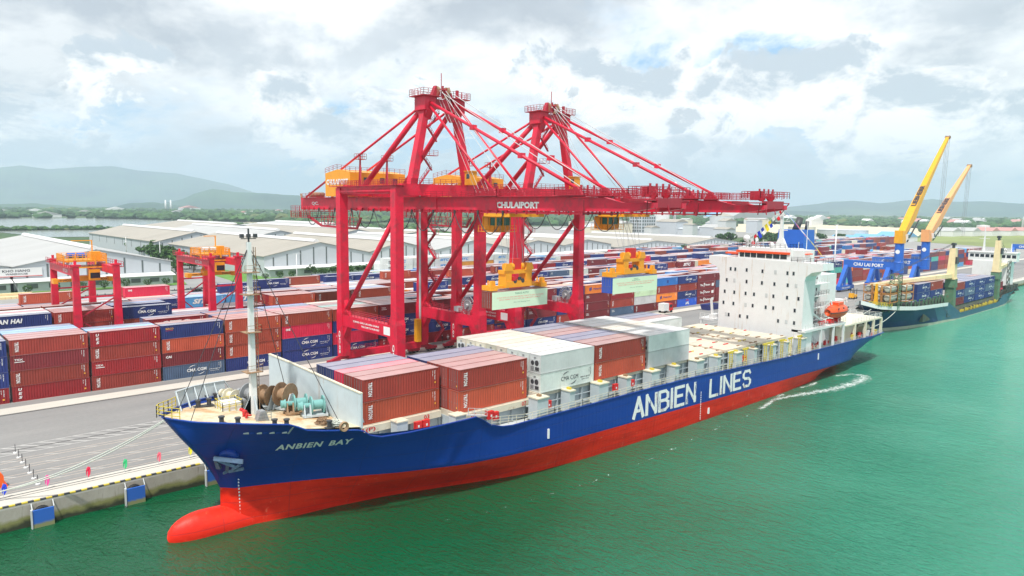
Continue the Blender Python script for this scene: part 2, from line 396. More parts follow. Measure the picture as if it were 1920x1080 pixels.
# grass, roads, sand, field, lagoon
sheet('grass_verge', [(-60, 333), (122, 333), (122, 344), (-60, 344)], .02, M_grass)
sheet('grass_lawn', [(128, 322), (290, 322), (290, 341), (170, 341), (150, 400), (136, 400)], .045, M_grass)
sheet('access_road', [(108, 331), (128, 331), (160, 470), (215, 720), (200, 720), (140, 470)], .03, M_road)
sheet('canal_water', [(150, 880), (222, 860), (330, 1100), (120, 1100)], .05, M_lagoon)
sheet('lagoon_water', [(120, 1180), (300, 1150), (480, 1290), (620, 1500), (420, 1960), (150, 1960)], .06, M_lagoon)
sheet('sand_flat', [(1030, 450), (1150, 380), (1750, 560), (1900, 900), (1700, 1000), (1100, 650)], .05, M_sand)
sheet('pond_water', [(1000, 440), (1180, 395), (1230, 450), (1080, 560), (980, 560)], .08, M_lagoon)
sheet('field_grass', [(820, 130), (2400, 130), (1700, 500), (960, 330)], .07, M_field)
sheet('plant_yard', [(420, 500), (960, 500), (1400, 760), (1300, 1000), (700, 1000)], .02, M_yard)
# hills --------------------------------------------------------------
def hills(name, R, prof, depth, m, seed, rough=.16, nr=22):
    azs = []; a0, a1 = prof[0][0], prof[-1][0]; n = int((a1-a0)/.16)
    mb = MB(); vs = []
    for i in range(n+1):
        a = a0+(a1-a0)*i/n
        for (pa, pe), (qa, qe) in zip(prof, prof[1:]):
            if pa <= a <= qa: e = pe+(qe-pe)*((a-pa)/(qa-pa)); break
        for j in range(nr+1):
            t = j/nr; r = R*(1-depth+2*depth*t)
            x, y = math.sin(math.radians(a))*r, math.cos(math.radians(a))*r
            env = math.exp(-((t-.55)/.24)**2)
            if j in (0, nr): env = 0
            h = max(0, CAMH+e*R)*env
            nz = mnoise.fractal(Vector((x/R*15+seed, y/R*15, seed*.7)), .85, 2.1, 6)
            h = h*(1+rough*nz*(1.5-env))-nz*R*.0026*env
            if t <= .55: h = h*(1-.25*abs(mnoise.noise(Vector((a*1.6, t*5, seed))))*(1-env)*2)
            vs.append((x, y, max(h, -2)))
    w = nr+1; fs = [(i*w+j, (i+1)*w+j, (i+1)*w+j+1, i*w+j+1) for i in range(n) for j in range(nr)]
    mb.add(vs, fs, 0, True); o = mb.build(name, m); o['kind'] = 'structure'; return o
def hill_mat(name, a, b, sc):
    M, N, L, P, geo, noi, rng, mx, mt = nodemat(name)
    c = mx(rng(noi(sc, 6, rg=.65), .38, .62), a, b); L.new(c, P.inputs['Base Color']); P.inputs['Roughness'].default_value = 1; return M
M_hill = hill_mat('hill_green', (.010, .040, .045), (.055, .115, .065), .0011)
hills('mountain_range', 13500, [(-4,.030),(1,.034),(4.58,.03466),(7.3,.04009),(8.45,.04331),(9.9,.03949),(11.73,.04317),(13.63,.04568),(15.25,.04158),(17.61,.03899),(19.0,.03439),(21.13,.02658),(22.96,.01562),(25.22,.005),(29,.002),(40,.001)], .25, M_hill, 3.1)
hills('middle_hill', 7200, [(12,-.0049),(14.14,-.0040),(16.48,-.001),(17.89,.00544),(18.78,.01433),(20.04,.02078),(21.48,.01685),(23.71,.01584),(26.0,.01371),(29.14,.01027),(31.55,.0061),(35.66,.0036),(44.05,.00275),(52,.001),(60,.001),(66,.0)], .16, M_hill, 8.4)
hills('low_hill', 5200, [(2,-.0062),(5.51,-.00362),(7.17,-.00211),(8.89,-.00114),(10.98,-.00443),(13.18,-.00532),(14.49,.00135),(16.16,.00304),(17.53,-.00128),(19.5,-.0055),(22,-.0066)], .12, M_hill, 5.9)
hills('right_hills', 10500, [(48,-.002),(52.37,.001),(58,.0005),(61.81,.0020),(64.01,.00737),(66.14,.01237),(67.53,.01384),(69.24,.01075),(70.88,.01414),(72.47,.01615),(73.73,.01248),(75.53,.01325),(78.4,.0105),(81.07,.0079),(88,.006)], .2, M_hill, 1.7)
# woodland masses ----------------------------------------------------
M_leafv = mat('woodland_leaves', (.05,.1,.03), .95, var=.35, vs=.05, vcol=True)
def ico():
    t = (1+5**.5)/2; v = [(-1,t,0),(1,t,0),(-1,-t,0),(1,-t,0),(0,-1,t),(0,1,t),(0,-1,-t),(0,1,-t),(t,0,-1),(t,0,1),(-t,0,-1),(-t,0,1)]
    f = [(0,11,5),(0,5,1),(0,1,7),(0,7,10),(0,10,11),(1,5,9),(5,11,4),(11,10,2),(10,7,6),(7,1,8),(3,9,4),(3,4,2),(3,2,6),(3,6,8),(3,8,9),(4,9,5),(2,4,11),(6,2,10),(8,6,7),(9,8,1)]
    return [Vector(p).normalized() for p in v], f
ICV, ICF = ico()
def inpoly(x, y, P):
    c = False; j = len(P)-1
    for i in range(len(P)):
        if (P[i][1] > y) != (P[j][1] > y) and x < (P[j][0]-P[i][0])*(y-P[i][1])/(P[j][1]-P[i][1])+P[i][0]: c = not c
        j = i
    return c
CLEAR = [[(150, 880), (222, 860), (330, 1100), (120, 1100)], [(120, 1180), (300, 1150), (480, 1290), (620, 1500), (420, 1960), (150, 1960)],
         [(1030, 450), (1150, 380), (1750, 560), (1900, 900), (1700, 1000), (1100, 650)], [(820, 130), (2400, 130), (1700, 500), (960, 330)], [(420, 500), (960, 500), (1400, 760), (1300, 1000), (700, 1000)]]
def woods(name, n, a0, a1, r0, r1, s0, s1, seed, label, dens=.42):
    rr = random.Random(seed); mb = MB(); col = []
    for _ in range(n):
        a = math.radians(rr.uniform(a0, a1)); r = r0*(r1/r0)**(rr.random()**1.0); x, y = math.sin(a)*r, math.cos(a)*r
        if any(inpoly(x, y, P) for P in CLEAR) or y < 110: continue
        if mnoise.noise(Vector((x/260, y/260, seed))) < -dens: continue
        s = rr.uniform(s0, s1); h = s*rr.uniform(.6, 1.1); c = rr.random()
        col_ = (.02+.045*c, .055+.085*c, .02+.02*c)
        if rr.random() < .03: col_ = (.10, .13, .05)
        k = rr.uniform(0, 6.28); ck, sk = math.cos(k), math.sin(k)
        vs = []
        for v in ICV:
            q = rr.uniform(.75, 1.25); vx, vy = v.x*ck-v.y*sk, v.x*sk+v.y*ck
            vs.append((x+vx*s*q*1.5, y+vy*s*q*1.5, max(-.3, h*.75+v.z*h*q)))
        mb.add(vs, ICF); col.extend([col_]*20)
    o = mb.build(name, M_leafv, col=col); tag(o, label, kind='stuff'); return o
woods('near_woodland', 1900, 19, 40, 800, 1250, 3, 5.5, 11, 'green scrub and low trees beyond the warehouse roofs', .1)
woods('woodland', 12000, 5, 80, 1500, 4800, 5, 10, 12, 'wide belt of green woodland beneath the hills', .08)
woods('right_woodland', 2600, 55, 82, 1300, 2600, 4, 8, 13, 'green tree belt behind the pale sand flats', .02)
woods('shore_scrub', 500, 4, 22, 1105, 1160, 2.0, 3.6, 14, 'scrub on the near shore of the lagoon', .3)
# ================================================================== CARGO SHIP
def lerpt(T, x):
    if x <= T[0][0]: return T[0][1]
    for (a, b), (c, d) in zip(T, T[1:]):
        if x <= c: return b+(d-b)*(x-a)/(c-a)
    return T[-1][1]
YC = 84.2
BD = [(24.0,.25),(25,1.75),(26.5,3.6),(28.1,4.9),(29.9,6.3),(31.8,7.4),(35.5,9.1),(38.6,10.4),(41.3,11.2),(45,12.1),(48.8,12.75),(52.6,13.2),(58,13.45),(66,13.5),(180,13.5),(190,13.1),(198.5,12.1)]
ZD = [(24,11.7),(26.5,11.4),(30,11.2),(35.3,10.65),(35.6,10.55),(36.4,9.9),(38.6,9.6),(41.3,9.3),(42.8,9.1),(43.7,8.35),(45,7.95),(48.8,7.9),(52.6,8.0),(57.5,8.05),(58.6,8.1),(59.7,7.5),(61.1,6.55),(63.2,5.9),(65,5.7),(93,5.85),(108,5.8),(144,4.75),(176,4.5),(198.5,3.9)]
BP = [(30.35,.05),(31.5,1.3),(34.9,2.5),(38.4,3.9),(41.9,5.4),(49.3,9.0),(57.8,12.0),(65,13.1),(72,13.5),(166,13.5),(177,12.9),(186,9.5),(193,4.0),(197,.3)]
BW = [(30.6,.05),(32,1.5),(38.3,2.9),(43.2,3.5),(50,4.9),(57.9,7.4),(66.5,10.3),(71.3,11.6),(81,12.6),(101,13.1),(143,12.9),(160,11.8),(170,8.8),(180,4.0),(188,.3)]
STEM = [(11.7,24.1),(9.2,25.85),(6.7,27.75),(4.0,29.4),(1.85,30.3),(.6,30.45),(-.5,30.3),(-3,30.0),(-7,30)]   # z -> x
def zp(x): return 1.82-.0157*(x-35)
ZR = [(24,11.7),(36,10.5),(45,9.6),(58,8.4),(66,7.2),(80,6.2),(110,5.9),(144,4.9),(198.5,4.1)]
def breadth(x, z):
    zr = lerpt(ZR, x); t = max(0, min(1.04, (z-zp(x))/(zr-zp(x)))); bd = lerpt(BD, x); bp = lerpt(BP, x) if x > 30.35 else 0
    if x < 100: return bp+(bd-bp)*t**(1.55-.55*max(0, min(1, (x-40)/30)))
    return bp+(bd-bp)*(1-(1-min(1, t))**1.6 if bp < bd-.3 else t)
def stemx(z):
    T = sorted(STEM); return lerpt(T, z)
ship = empty('container_ship', (110, YC, -3), 'blue and red container ship with white letters along its hull, moored beneath the red cranes', 'container ship')
xs = [24.1+(i/14)**1.3*6.4 for i in range(14)]+[30.5+i*.9 for i in range(13)]+[42.3+.7*i for i in range(9)]+[48.8+1.1*i for i in range(9)]+[58.6,59.2,59.7,60.4,61.1,62.1,63.2,65,68]+[72+6*i for i in range(15)]+[160+2.6*i for i in range(15)]+[198.5]
xs = sorted(set(round(x, 3) for x in xs))
LV = []   # level functions: (t, fn) returning (z, b) for station x
def hull_mesh():
    mb = MB(); rows = []
    tl = [1, .93, .86, .77, .68, .58, .48, .38, .28, .18, .09, .0]
    for t in tl:
        row = []
        zs = zp(30.3)+(11.7-zp(30.3))*t; sx = stemx(zs)
        for x in xs:
            xx = sx+(x-24.1)*(198.5-sx)/(198.5-24.1)
            zd = lerpt(ZD, xx); z = zp(xx)+(zd-zp(xx))*t if xx > 30 else (zp(xx)+(zd-zp(xx))*t)
            b = breadth(xx, z)
            b = max(0.02, b) if x > 24.2 else .02
            row.append((xx, b, z))
        rows.append(row)
    nb = len(rows)
    for q, z0 in enumerate((-.7, -1.9, -3.0, -4.4, -7)):
        row = []; sx = stemx(z0)
        for x in xs:
            xx = sx+(x-24.1)*(198.5-sx)/(198.5-24.1)
            bp = lerpt(BP, xx); bw = lerpt(BW, xx)
            f = max(0, min(1.6, (zp(xx)-z0)/(zp(xx)+3)))
            b = bp+(bw-bp)*min(1, f)**.8 if z0 >= -3 else bw*(.97 if z0 > -5 else .8)
            if xx > 196: z = zp(xx)-.02
            row.append((xx, max(.02, b) if x > 24.2 else .02, z0))
        rows.append(row)
    n = len(xs)
    for side in (-1, 1):
        vs = [(x, YC+side*b, z) for row in rows for (x, b, z) in row]
        for j in range(len(rows)-1):
            fs = []
            for i in range(n-1):
                a = j*n+i; f = (a, a+1, a+n+1, a+n); fs.append(f if side < 0 else tuple(reversed(f)))
            if j == 0: b0 = len(mb.v); mb.v.extend(vs)
            mb.f.extend([tuple(k+b0 for k in f) for f in fs]); mb.m.extend([0 if j < len(tl)-1 else 1]*len(fs)); mb.sm.extend([True]*len(fs))
    # transom
    for j in range(len(rows)-1):
        (x, b, z), (x2, b2, z2) = rows[j][-1], rows[j+1][-1]
        mb.add([(x, YC-b, z), (x, YC+b, z), (x2, YC+b2, z2), (x2, YC-b2, z2)], [(0,3,2,1)], 0 if j < len(tl)-1 else 1)
    # bulb
    prof = []
    for i in range(15):
        t = i/14; q = min(1, (t**1.6)*14/4.3); prof.append((24.15+(t**1.6)*14, math.sqrt(max(0, 1-(1-q)**2))**1.0))
    n2 = 20; vs = []
    for (x, r) in prof:
        lift = .25*(1-min(1, (x-24)/6))*0
        zc = -2.55-.02*(x-24)+lift; ry = 1.6*r*(1+.02*(x-24)); rz = 2.5*r*(1-.012*(x-24))
        for k in range(n2):
            a = 2*math.pi*k/n2; vs.append((x, YC+ry*math.cos(a), zc+rz*math.sin(a)))
    fs = [(i*n2+k, i*n2+(k+1) % n2, (i+1)*n2+(k+1) % n2, (i+1)*n2+k) for i in range(len(prof)-1) for k in range(n2)]+[tuple(range(n2))]
    mb.add(vs, fs, 1, True)
    return mb, rows
def hull_plates(c, N, L, P, g, noi, mx, mt):
    # welded plates: faint seams every 7.5 m by 2.1 m, slightly hungry plating between the frames
    sp = N.new('ShaderNodeSeparateXYZ'); L.new(g.outputs['Position'], sp.inputs[0]); hs = []
    for ax, per in ((0, 7.5), (2, 2.1)):
        f = mt('ABSOLUTE', mt('SUBTRACT', mt('FRACT', mt('DIVIDE', sp.outputs[ax], per), 0), .5), 0); hs.append(mt('GREATER_THAN', f, .5-.05/per))
    seam = mt('MAXIMUM', hs[0], hs[1]); c2 = mx(mt('MULTIPLY', seam, .22), c, (.02, .02, .05)); L.new(c2, P.inputs['Base Color']); P.inputs['Specular IOR Level'].default_value = .35
    fr = mt('SINE', mt('MULTIPLY', sp.outputs[0], 2*math.pi/.8), 0); h = mt('ADD', mt('MULTIPLY', noi(.35, 3), 1.2), mt('MULTIPLY', fr, .05)); h = mt('SUBTRACT', h, mt('MULTIPLY', seam, .25))
    b = N.new('ShaderNodeBump'); b.inputs['Strength'].default_value = .8; b.inputs['Distance'].default_value = .07; L.new(h, b.inputs['Height']); L.new(b.outputs[0], P.inputs['Normal'])
M_hblue, N_, L_, P_, g_, noi_, rng_, mx_, mt_ = nodemat('hull_blue')
c_ = mx_(rng_(noi_(.09, 5, (.6, 1, 1)), .3, .7), (.004, .035, .24), (.008, .055, .33)); c_ = mx_(rng_(noi_(.9, 6, (1.2, 1, .12), .72), .66, .80, 0, .35), c_, (.004, .02, .11))
c_ = mx_(rng_(noi_(2.2, 6, (1, 1, .5), .7), .70, .78, 0, .6), c_, (.10, .07, .10))
L_.new(c_, P_.inputs['Base Color']); P_.inputs['Roughness'].default_value = .42
hull_plates(c_, N_, L_, P_, g_, noi_, mx_, mt_)
M_hred, N_, L_, P_, g_, noi_, rng_, mx_, mt_ = nodemat('hull_antifouling_red')
c_ = mx_(rng_(noi_(.5, 6, (.35, 1, 1), .65), .3, .7), (.70, .014, .004), (.88, .030, .007)); c_ = mx_(rng_(noi_(.5, 6, (.15, 1, 1.6), .7), .52, .70, 0, .7), c_, (.46, .012, .006))
c_ = mx_(rng_(noi_(1.3, 6, (1.0, 1, .5), .75), .60, .74, 0, .7), c_, (.78, .24, .13))
L_.new(c_, P_.inputs['Base Color']); P_.inputs['Roughness'].default_value = .5
hull_plates(c_, N_, L_, P_, g_, noi_, mx_, mt_)
mb, HR = hull_mesh(); mb.build('hull', [M_hblue, M_hred], ship)
def near_y(x, z):
    """outer y of the near side at station x and height z (top side only)"""
    return YC-breadth(x, z)
# decks
M_fdeck = mat('forecastle_deck', (.62, .56, .40), .65, var=.12, vs=.5, dirt=(.48,.24,.09), dirta=.75, ds=.35)
M_gdeck = mat('deck_edge_green', (.38, .52, .22), .6, var=.1)
def deck_strip(name, stations, zf, inset, m):
    mb = MB(); vs = []
    for x in stations:
        z = zf(x); b = max(.05, min(breadth(x, z), lerpt(BD, x))-inset); vs += [(x, YC-b, z), (x, YC, z+.05), (x, YC+b, z)]
    n = len(stations); fs = []
    for i in range(n-1): fs += [(i*3, i*3+3, i*3+4, i*3+1), (i*3+1, i*3+4, i*3+5, i*3+2)]
    mb.add(vs, fs, 0); return mb.build(name, m, ship)
fz = lambda x: min(lerpt(ZD, x)-.10, 11.55-.095*(x-24)) if x < 36 else 9.35-.03*(x-36)
fst = [24.3, 25, 26, 27, 28.5, 30, 32, 34, 36, 38, 40, 42, 43.4]
deck_strip('forecastle_deck', fst, lambda x: 11.45-.11*(x-24) if x < 36 else 9.95-.085*(x-36), .12, M_fdeck)
deck_strip('main_deck', [43.4, 46, 50, 56, 62, 70, 100, 144, 176, 190, 198.2], lambda x: lerpt([(43, 5.6), (64, 4.7), (110, 4.7), (144, 3.7), (198, 3.0)], x), .15, M_lgrey)
b = MB(); 
b.add([(43.4, YC-breadth(43.4,5.5)+.2, 5.5), (43.4, YC+breadth(43.4,5.5)-.2, 5.5), (43.4, YC+breadth(43.4,9)-.3, 9.3), (43.4, YC-breadth(43.4,9)+.3, 9.3)], [(0,1,2,3)]); b.build('forecastle_bulkhead', M_greyk, ship)
# rub strake / cap rail along the deck edge
cr = MB(); prev = None
for side in (-1, 1):
    pts = [(x, YC+side*lerpt(BD, x), lerpt(ZD, x)+.03) for x in xs if x >= 24.1]
    cr = MB()
    for a, c in zip(pts, pts[1:]): cr.bar(a, c, .28, .10, 0)
    cr.build('cap_rail', M_hblue, ship)
# breakwater -------------------------------------------------------
bw = MB(); y0, y1 = 73.1, 93.2; pts = [(42.9, y0), (42.4, 77), (41.9, 82), (41.3, 88), (40.6, y1)]
tops = [13.35, 13.75, 14.2, 14.75, 15.2]
for (a, ta), (c, tc) in zip(zip(pts, tops), zip(pts[1:], tops[1:])):
    bw.add([(a[0],a[1],9.2),(c[0],c[1],9.2),(c[0],c[1],tc),(a[0],a[1],ta),(a[0]+.25,a[1],9.2),(c[0]+.25,c[1],9.2),(c[0]+.25,c[1],tc),(a[0]+.25,a[1],ta)], [(0,3,2,1),(4,5,6,7),(3,7,6,2),(0,4,7,3),(1,2,6,5)])
    bw.bar((a[0]+.12,a[1],ta+.05), (c[0]+.12,c[1],tc+.05), .36, .14, 1)
for y in (75, 77.7, 80.4, 83.1, 85.8, 88.5, 91): 
    x = lerpt([(p[1], p[0]) for p in pts], y); t = lerpt([(p[1], q) for p, q in zip(pts, tops)], y)
    bw.ext([(x+.25, 9.2), (x+1.8, 9.2), (x+.25, t-.2)], y-.05, y+.05)
M_bwk = mat('breakwater_grey', (.52, .59, .62), .5, var=.08, dirt=(.36,.19,.08), dirta=.12, ds=.8, streak=True)
bw.build('breakwater', [M_bwk, M_cream], ship)
# bow bulwark far side and bow rail ---------------------------------
fb = MB()
stn = [27.2, 28.6, 30, 31.5, 33, 34.6]
for a, c in zip(stn, stn[1:]):
    ya, yc2 = YC+lerpt(BD, a), YC+lerpt(BD, c); za, zc = lerpt(ZD, a), lerpt(ZD, c)
    fb.add([(a,ya,za-.3),(c,yc2,zc-.3),(c,yc2+.5,zc+1.7),(a,ya+.5,za+1.7),(a,ya+.12,za-.3),(c,yc2+.12,zc-.3),(c,yc2+.62,zc+1.7),(a,ya+.62,za+1.7)], [(0,1,2,3),(5,4,7,6),(3,2,6,7)])
    fb.bar((a, ya+.55, za+1.72), (c, yc2+.55, zc+1.72), .3, .12)
    fb.bar((a, ya-1.2, za-.3), (a, ya+.5, za+1.6), .14, .22)
fb.bar((34.6, YC+lerpt(BD,34.6)+.5, lerpt(ZD,34.6)+1.7), (36.2, YC+lerpt(BD,36.2)+.1, lerpt(ZD,36.2)), .16, .16)
fb.build('bulwark', M_greyk, ship)
br = MB()
pts = [(26.9, YC+lerpt(BD,26.9), 11.35), (25.6, YC+2.4, 11.5), (24.5, YC+.9, 11.65), (24.0, YC, 11.7), (24.5, YC-.9, 11.65), (25.4, YC-2.2, 11.5)]
pts = [Vector(p)+Vector((-.35 if abs(p[1]-YC) < 1.5 else 0, 0, 0)) for p in pts]
br.rail(pts, 1.35, .8, .05, 0, 3); br.build('bow_rail', M_yel, ship)
# mast --------------------------------------------------------------
fm = MB(); fm.bar((34.2, 83.2, 9.9), (34.2, 83.2, 31.0), .72, .72, 0, .45, .45)
fm.build('foremast', M_white, ship)
fl = MB(); mz = 10.2
for s in (-1, 1):
    fl.bar((34.85+.0, 83.2+s*.3-.0, 10), (34.85, 83.2+s*.3, 30.4), .07)
z = 10.4
while z < 30.2: fl.bar((34.85, 82.9, z), (34.85, 83.5, z), .05); z += .5
for z in (15.5, 20.3, 24.8, 27.4):
    fl.box(34.2-.95, 34.2+.95, 83.2-.9, 83.2+.9, z, z+.08); fl.rail([(33.3, 82.3, z), (35.1, 82.3, z), (35.1, 84.1, z)], .9, .9, .03, 0, 2)
fl.build('mast_ladder', M_rusty, ship)
ft = MB(); ft.bar((34.2, 83.2, 31), (34.2, 83.2, 32.6), .16); ft.bar((33.3, 83.2, 31.4), (35.1, 83.2, 31.4), .1)
for dx in (-.8, 0, .8): ft.box(34.2+dx-.2, 34.2+dx+.2, 83.0, 83.4, 31.5, 31.95)
ft.build('mast_light', M_dark, ship)
fs_ = MB()
for s, q in ((1.5, 1), (-1.5, -1)):
    fs_.ext([(34.2-1.7, 9.9), (34.2+1.7, 9.9), (34.2+.35, 12.6), (34.2-.35, 12.6)], 83.2-.12, 83.2+.12)
fs_.ext([(83.2-1.6, 9.9), (83.2+1.6, 9.9), (83.2+.35, 12.6), (83.2-.35, 12.6)], 34.2-.1, 34.2+.1, 'yz')
fs_.build('mast_foot', M_greyk, ship)
for q in ((26.5, 86.5, 11.2), (26.5, 81.9, 11.2), (41.9, 76.5, 9.4), (41.2, 88.5, 9.4)): st = MB(); st.tube((34.2, 83.2, 30.6), q, .045, n=5, caps=False); st.build('mast_stay', M_dark, ship)
# windlasses --------------------------------------------------------
def windlass(x, y, z, ang, m1, m2, big=1.0, brand='mooring_winch'):
    e = MB(); R = Matrix.Rotation(ang, 4, 'Z')
    e.lathe((0,0,1.35*big), [(.25,-1.6),(.25,-1.35),(1.15*big,-1.35),(1.15*big,-1.2),(.62*big,-1.2),(.62*big,.1),(1.15*big,.1),(1.15*big,.25),(.3,.25),(.3,1.2),(.6,1.2),(.45,1.45),(.5,1.75),(.0,1.8)], 16, 0, 'y')
    for yy in (-1.55, .35, 1.05): e.ext([(-1.0*big, 0), (1.0*big, 0), (.28, 1.5*big), (-.28, 1.5*big)], yy-.08, yy+.08, 'xz', 1)
    e.box(-.9, .9, -1.7, 1.3, -.02, .22, 1); e.box(.35, 1.35, .4, 1.0, .2, 1.25, 1)
    e.v = [tuple(R @ Vector(v)+Vector((x, y, z))) for v in e.v]
    return e.build(brand, [m1, m2], ship)
M_teal = mat('teal_rope', (.17, .38, .36), .8, var=.15)
windlass(35.6, 88.0, 10.1, .35, M_steel, M_greyk, 1.15); windlass(36.9, 86.6, 10.0, .45, M_rusty, M_greyk, 1.15); windlass(38.5, 84.8, 10.0, .45, M_rusty, M_greyk, 1.3)
windlass(39.0, 82.0, 9.9, 1.3, M_teal, M_rusty, .9); windlass(40.2, 79.9, 9.8, 1.3, M_teal, M_greyk, .95)
windlass(33.9, 89.8, 10.4, .2, M_cream, M_greyk, .75)
# rope heaps, bollards, fittings -------------------------------------
rp = MB(); rr = random.Random(3)
for (cx, cy, R_, c) in ((39.6, 76.2, .9, 0), (40.6, 75.0, 1.15, 1)):
    for k in range(26):
        a = rr.uniform(0, 6.28); r = R_*rr.uniform(.3, 1); z = 9.75+rr.uniform(0, .75)*(1.2-r/R_); pts = []
        for t in range(9): 
            q = a+t*.75; w = .35+.3*rr.random(); pts.append((cx+math.cos(a)*r*.5+math.cos(q)*w, cy+math.sin(a)*r*.5+math.sin(q)*w, z+.06*math.sin(q*2)))
        rp.path(pts, .05, 4, c)
rp.build('rope_heap', [M_rusty, M_rope], ship)
for (x, y, z, n) in ((29.6, 88.6, 10.95, 2), (29.2, 80.0, 10.95, 1), (30.6, 78.9, 10.8, 1), (31.6, 91.8, 10.6, 2), (33.4, 92.9, 10.45, 2), (37.0, 93.6, 9.9, 2), (34.0, 76.9, 10.4, 1), (35.2, 76.4, 10.3, 1), (39.5, 74.4, 9.75, 1)):
    e = MB()
    for k in range(n):
        e.lathe((x+k*1.3, y, z-.15), [(.27, 0), (.27, .8), (.36, .8), (.36, .95), (0, .96)], 10, 0)
    e.box(x-.5, x+(n-1)*1.3+.5, y-.4, y+.4, z-.15, z, 0); e.build('bollard', M_dark, ship)
e = MB(); e.box(31.4, 33.6, 85.4, 87.6, 10.5, 11.5, 0); e.rail([(31.3, 85.3, 10.6), (33.7, 85.3, 10.6), (33.7, 87.7, 10.6), (31.3, 87.7, 10.6), (31.3, 85.3, 10.6)], 1.2, .7, .04, 1, 2); e.build('hatch_box', [M_white, M_yel], ship)
for (x, y) in ((34.2, 86.6), (33.9, 80.2)):
    e = MB(); e.ext([(x-.8, 10.1), (x+.8, 10.1), (x+.3, 11.5), (x-.3, 11.5)], y-.5, y+.5); e.rail([(x-.9, y-.6, 10.2), (x+.9, y-.6, 10.2)], 1.2, .6, .04, 0, 3)
    e.build('anchor_chain_stopper', M_steel, ship)
for y in (81.4, 82.2):
    e = MB(); e.tube((32.6, y, 10.3), (32.6, y, 11.3), .16); e.tube((32.6, y, 11.3), (32.2, y, 11.5), .2); e.tube((32.6, y, 10.8), (33.2, y, 10.8), .1)
    e.build('fire_hydrant', M_redeq, ship)
e = MB(); e.lathe((40.6, 73.0, 9.9), [(.30,-.12),(.55,-.2),(.62,0),(.55,.2),(.30,.12),(.30,-.12)], 16, 0, 'y'); e.build('fairlead', M_rusty, ship)
# scratched panel on near bow
sp = MB(); 
for k in range(7):
    x = 31.0+k*.62; z = 9.75-.04*k; y = near_y(x, z)-.03; sp.add([(x, y, z-.1), (x+.5, near_y(x+.5, z)-.03, z-.12), (x+.45, near_y(x+.45, z+.12)-.04, z+.12), (x+.05, y-.02, z+.1)], [(0,1,2,3)], k % 2)
sp.bar((35.4, near_y(35.4, 9.3)-.05, 9.3), (35.5, near_y(35.5, 10.3)-.05, 10.35), .16, .1, 0)
sp.build('mooring_recess', [M_lgrey, M_hblue], ship)
# anchor --------------------------------------------------------------
ax, az_ = 30.9, 6.0
def hullpt(x, z, o=.0):
    y = near_y(x, z); e = .3; n = Vector((near_y(x+e, z)-near_y(x-e, z), -2*e, 0)); nz = (near_y(x, z+e)-near_y(x, z-e))/(2*e)
    n = Vector((n.x/(2*e), -1, nz)).normalized(); return Vector((x, y, z))+n*o, n
p0, nn = hullpt(30.6, 6.4, 0)
e = MB(); q0 = p0-nn*.4; q1 = p0+nn*.75; e.tube(q0, q1, 1.25, 1.05, 16, 0, True)
e.build('hawse_bolster', M_hblue, ship)
e = MB(); t = Vector((1, 0, 0)); t = (t-nn*t.dot(nn)).normalized(); up = nn.cross(t); up = up if up.z > 0 else -up
def AP(a, b, c): return p0+t*a+up*b+nn*c
e.bar(AP(.1, .3, .95), AP(.35, -2.0, .7), .35, .3); e.bar(AP(-1.3, -.1, .95), AP(1.3, -1.0+.6, .95), .35, .35)
e.bar(AP(-1.3, -.1, .95), AP(-.6, -1.7, .8), .3, .3, 0, .55, .3); e.bar(AP(1.5, .1, .95), AP(1.0, -1.1, .85), .3, .3, 0, .5, .3)
e.bar(AP(-1.45, .0, 1.0), AP(1.75, .9, 1.0), .22, .5); e.bar(AP(.35, -1.9, .8), AP(.1, -2.5, .7), .7, .3, 0, .25, .2); e.bar(AP(.6, -1.7, .8), AP(2.0, -.4, .9), .25, .35)
e.build('anchor', mat('anchor_blue_grey', (.13,.19,.30), .6, var=.3, vs=2), ship)
# names on the hull ---------------------------------------------------
def hull_text(body, x0, x1, z0, z1, bold=.02, off=.05, space=1.0, name='ship_name', m=M_letter, wear=False, slope=0.0):
    vs, fs = text_geo(body, 0, bold, space); mb = MB(); out = []
    for (a, c) in vs:
        x = x0+(x1-x0)*a; z = z0+(z1-z0)*c+slope*(x1-x0)*a
        out.append((x, near_y(x, z)-off, z))
    mb.add(out, fs); return mb.build(name, m, ship)
def wear_mat():
    M, N, L, P, geo, noi, rng, mx, mt = nodemat('worn_letter_white')
    c = mx(rng(noi(1.5, 6, (1, 1, .25), .75), .57, .62), (.80, .80, .78), (.34, .17, .13)); c = mx(rng(noi(1.1, 6, (1.2, 1, .2), .8), .58, .62), c, (.05, .08, .28))
    L.new(c, P.inputs['Base Color']); return M
M_worn = wear_mat()
hull_text('ANBIEN', 34.9, 39.6, 6.75, 7.6, .035, .13, 1.15, 'bow_name', M_letter); hull_text('BAY', 40.4, 42.8, 6.75, 7.6, .035, .13, 1.15, 'bow_name', M_letter)
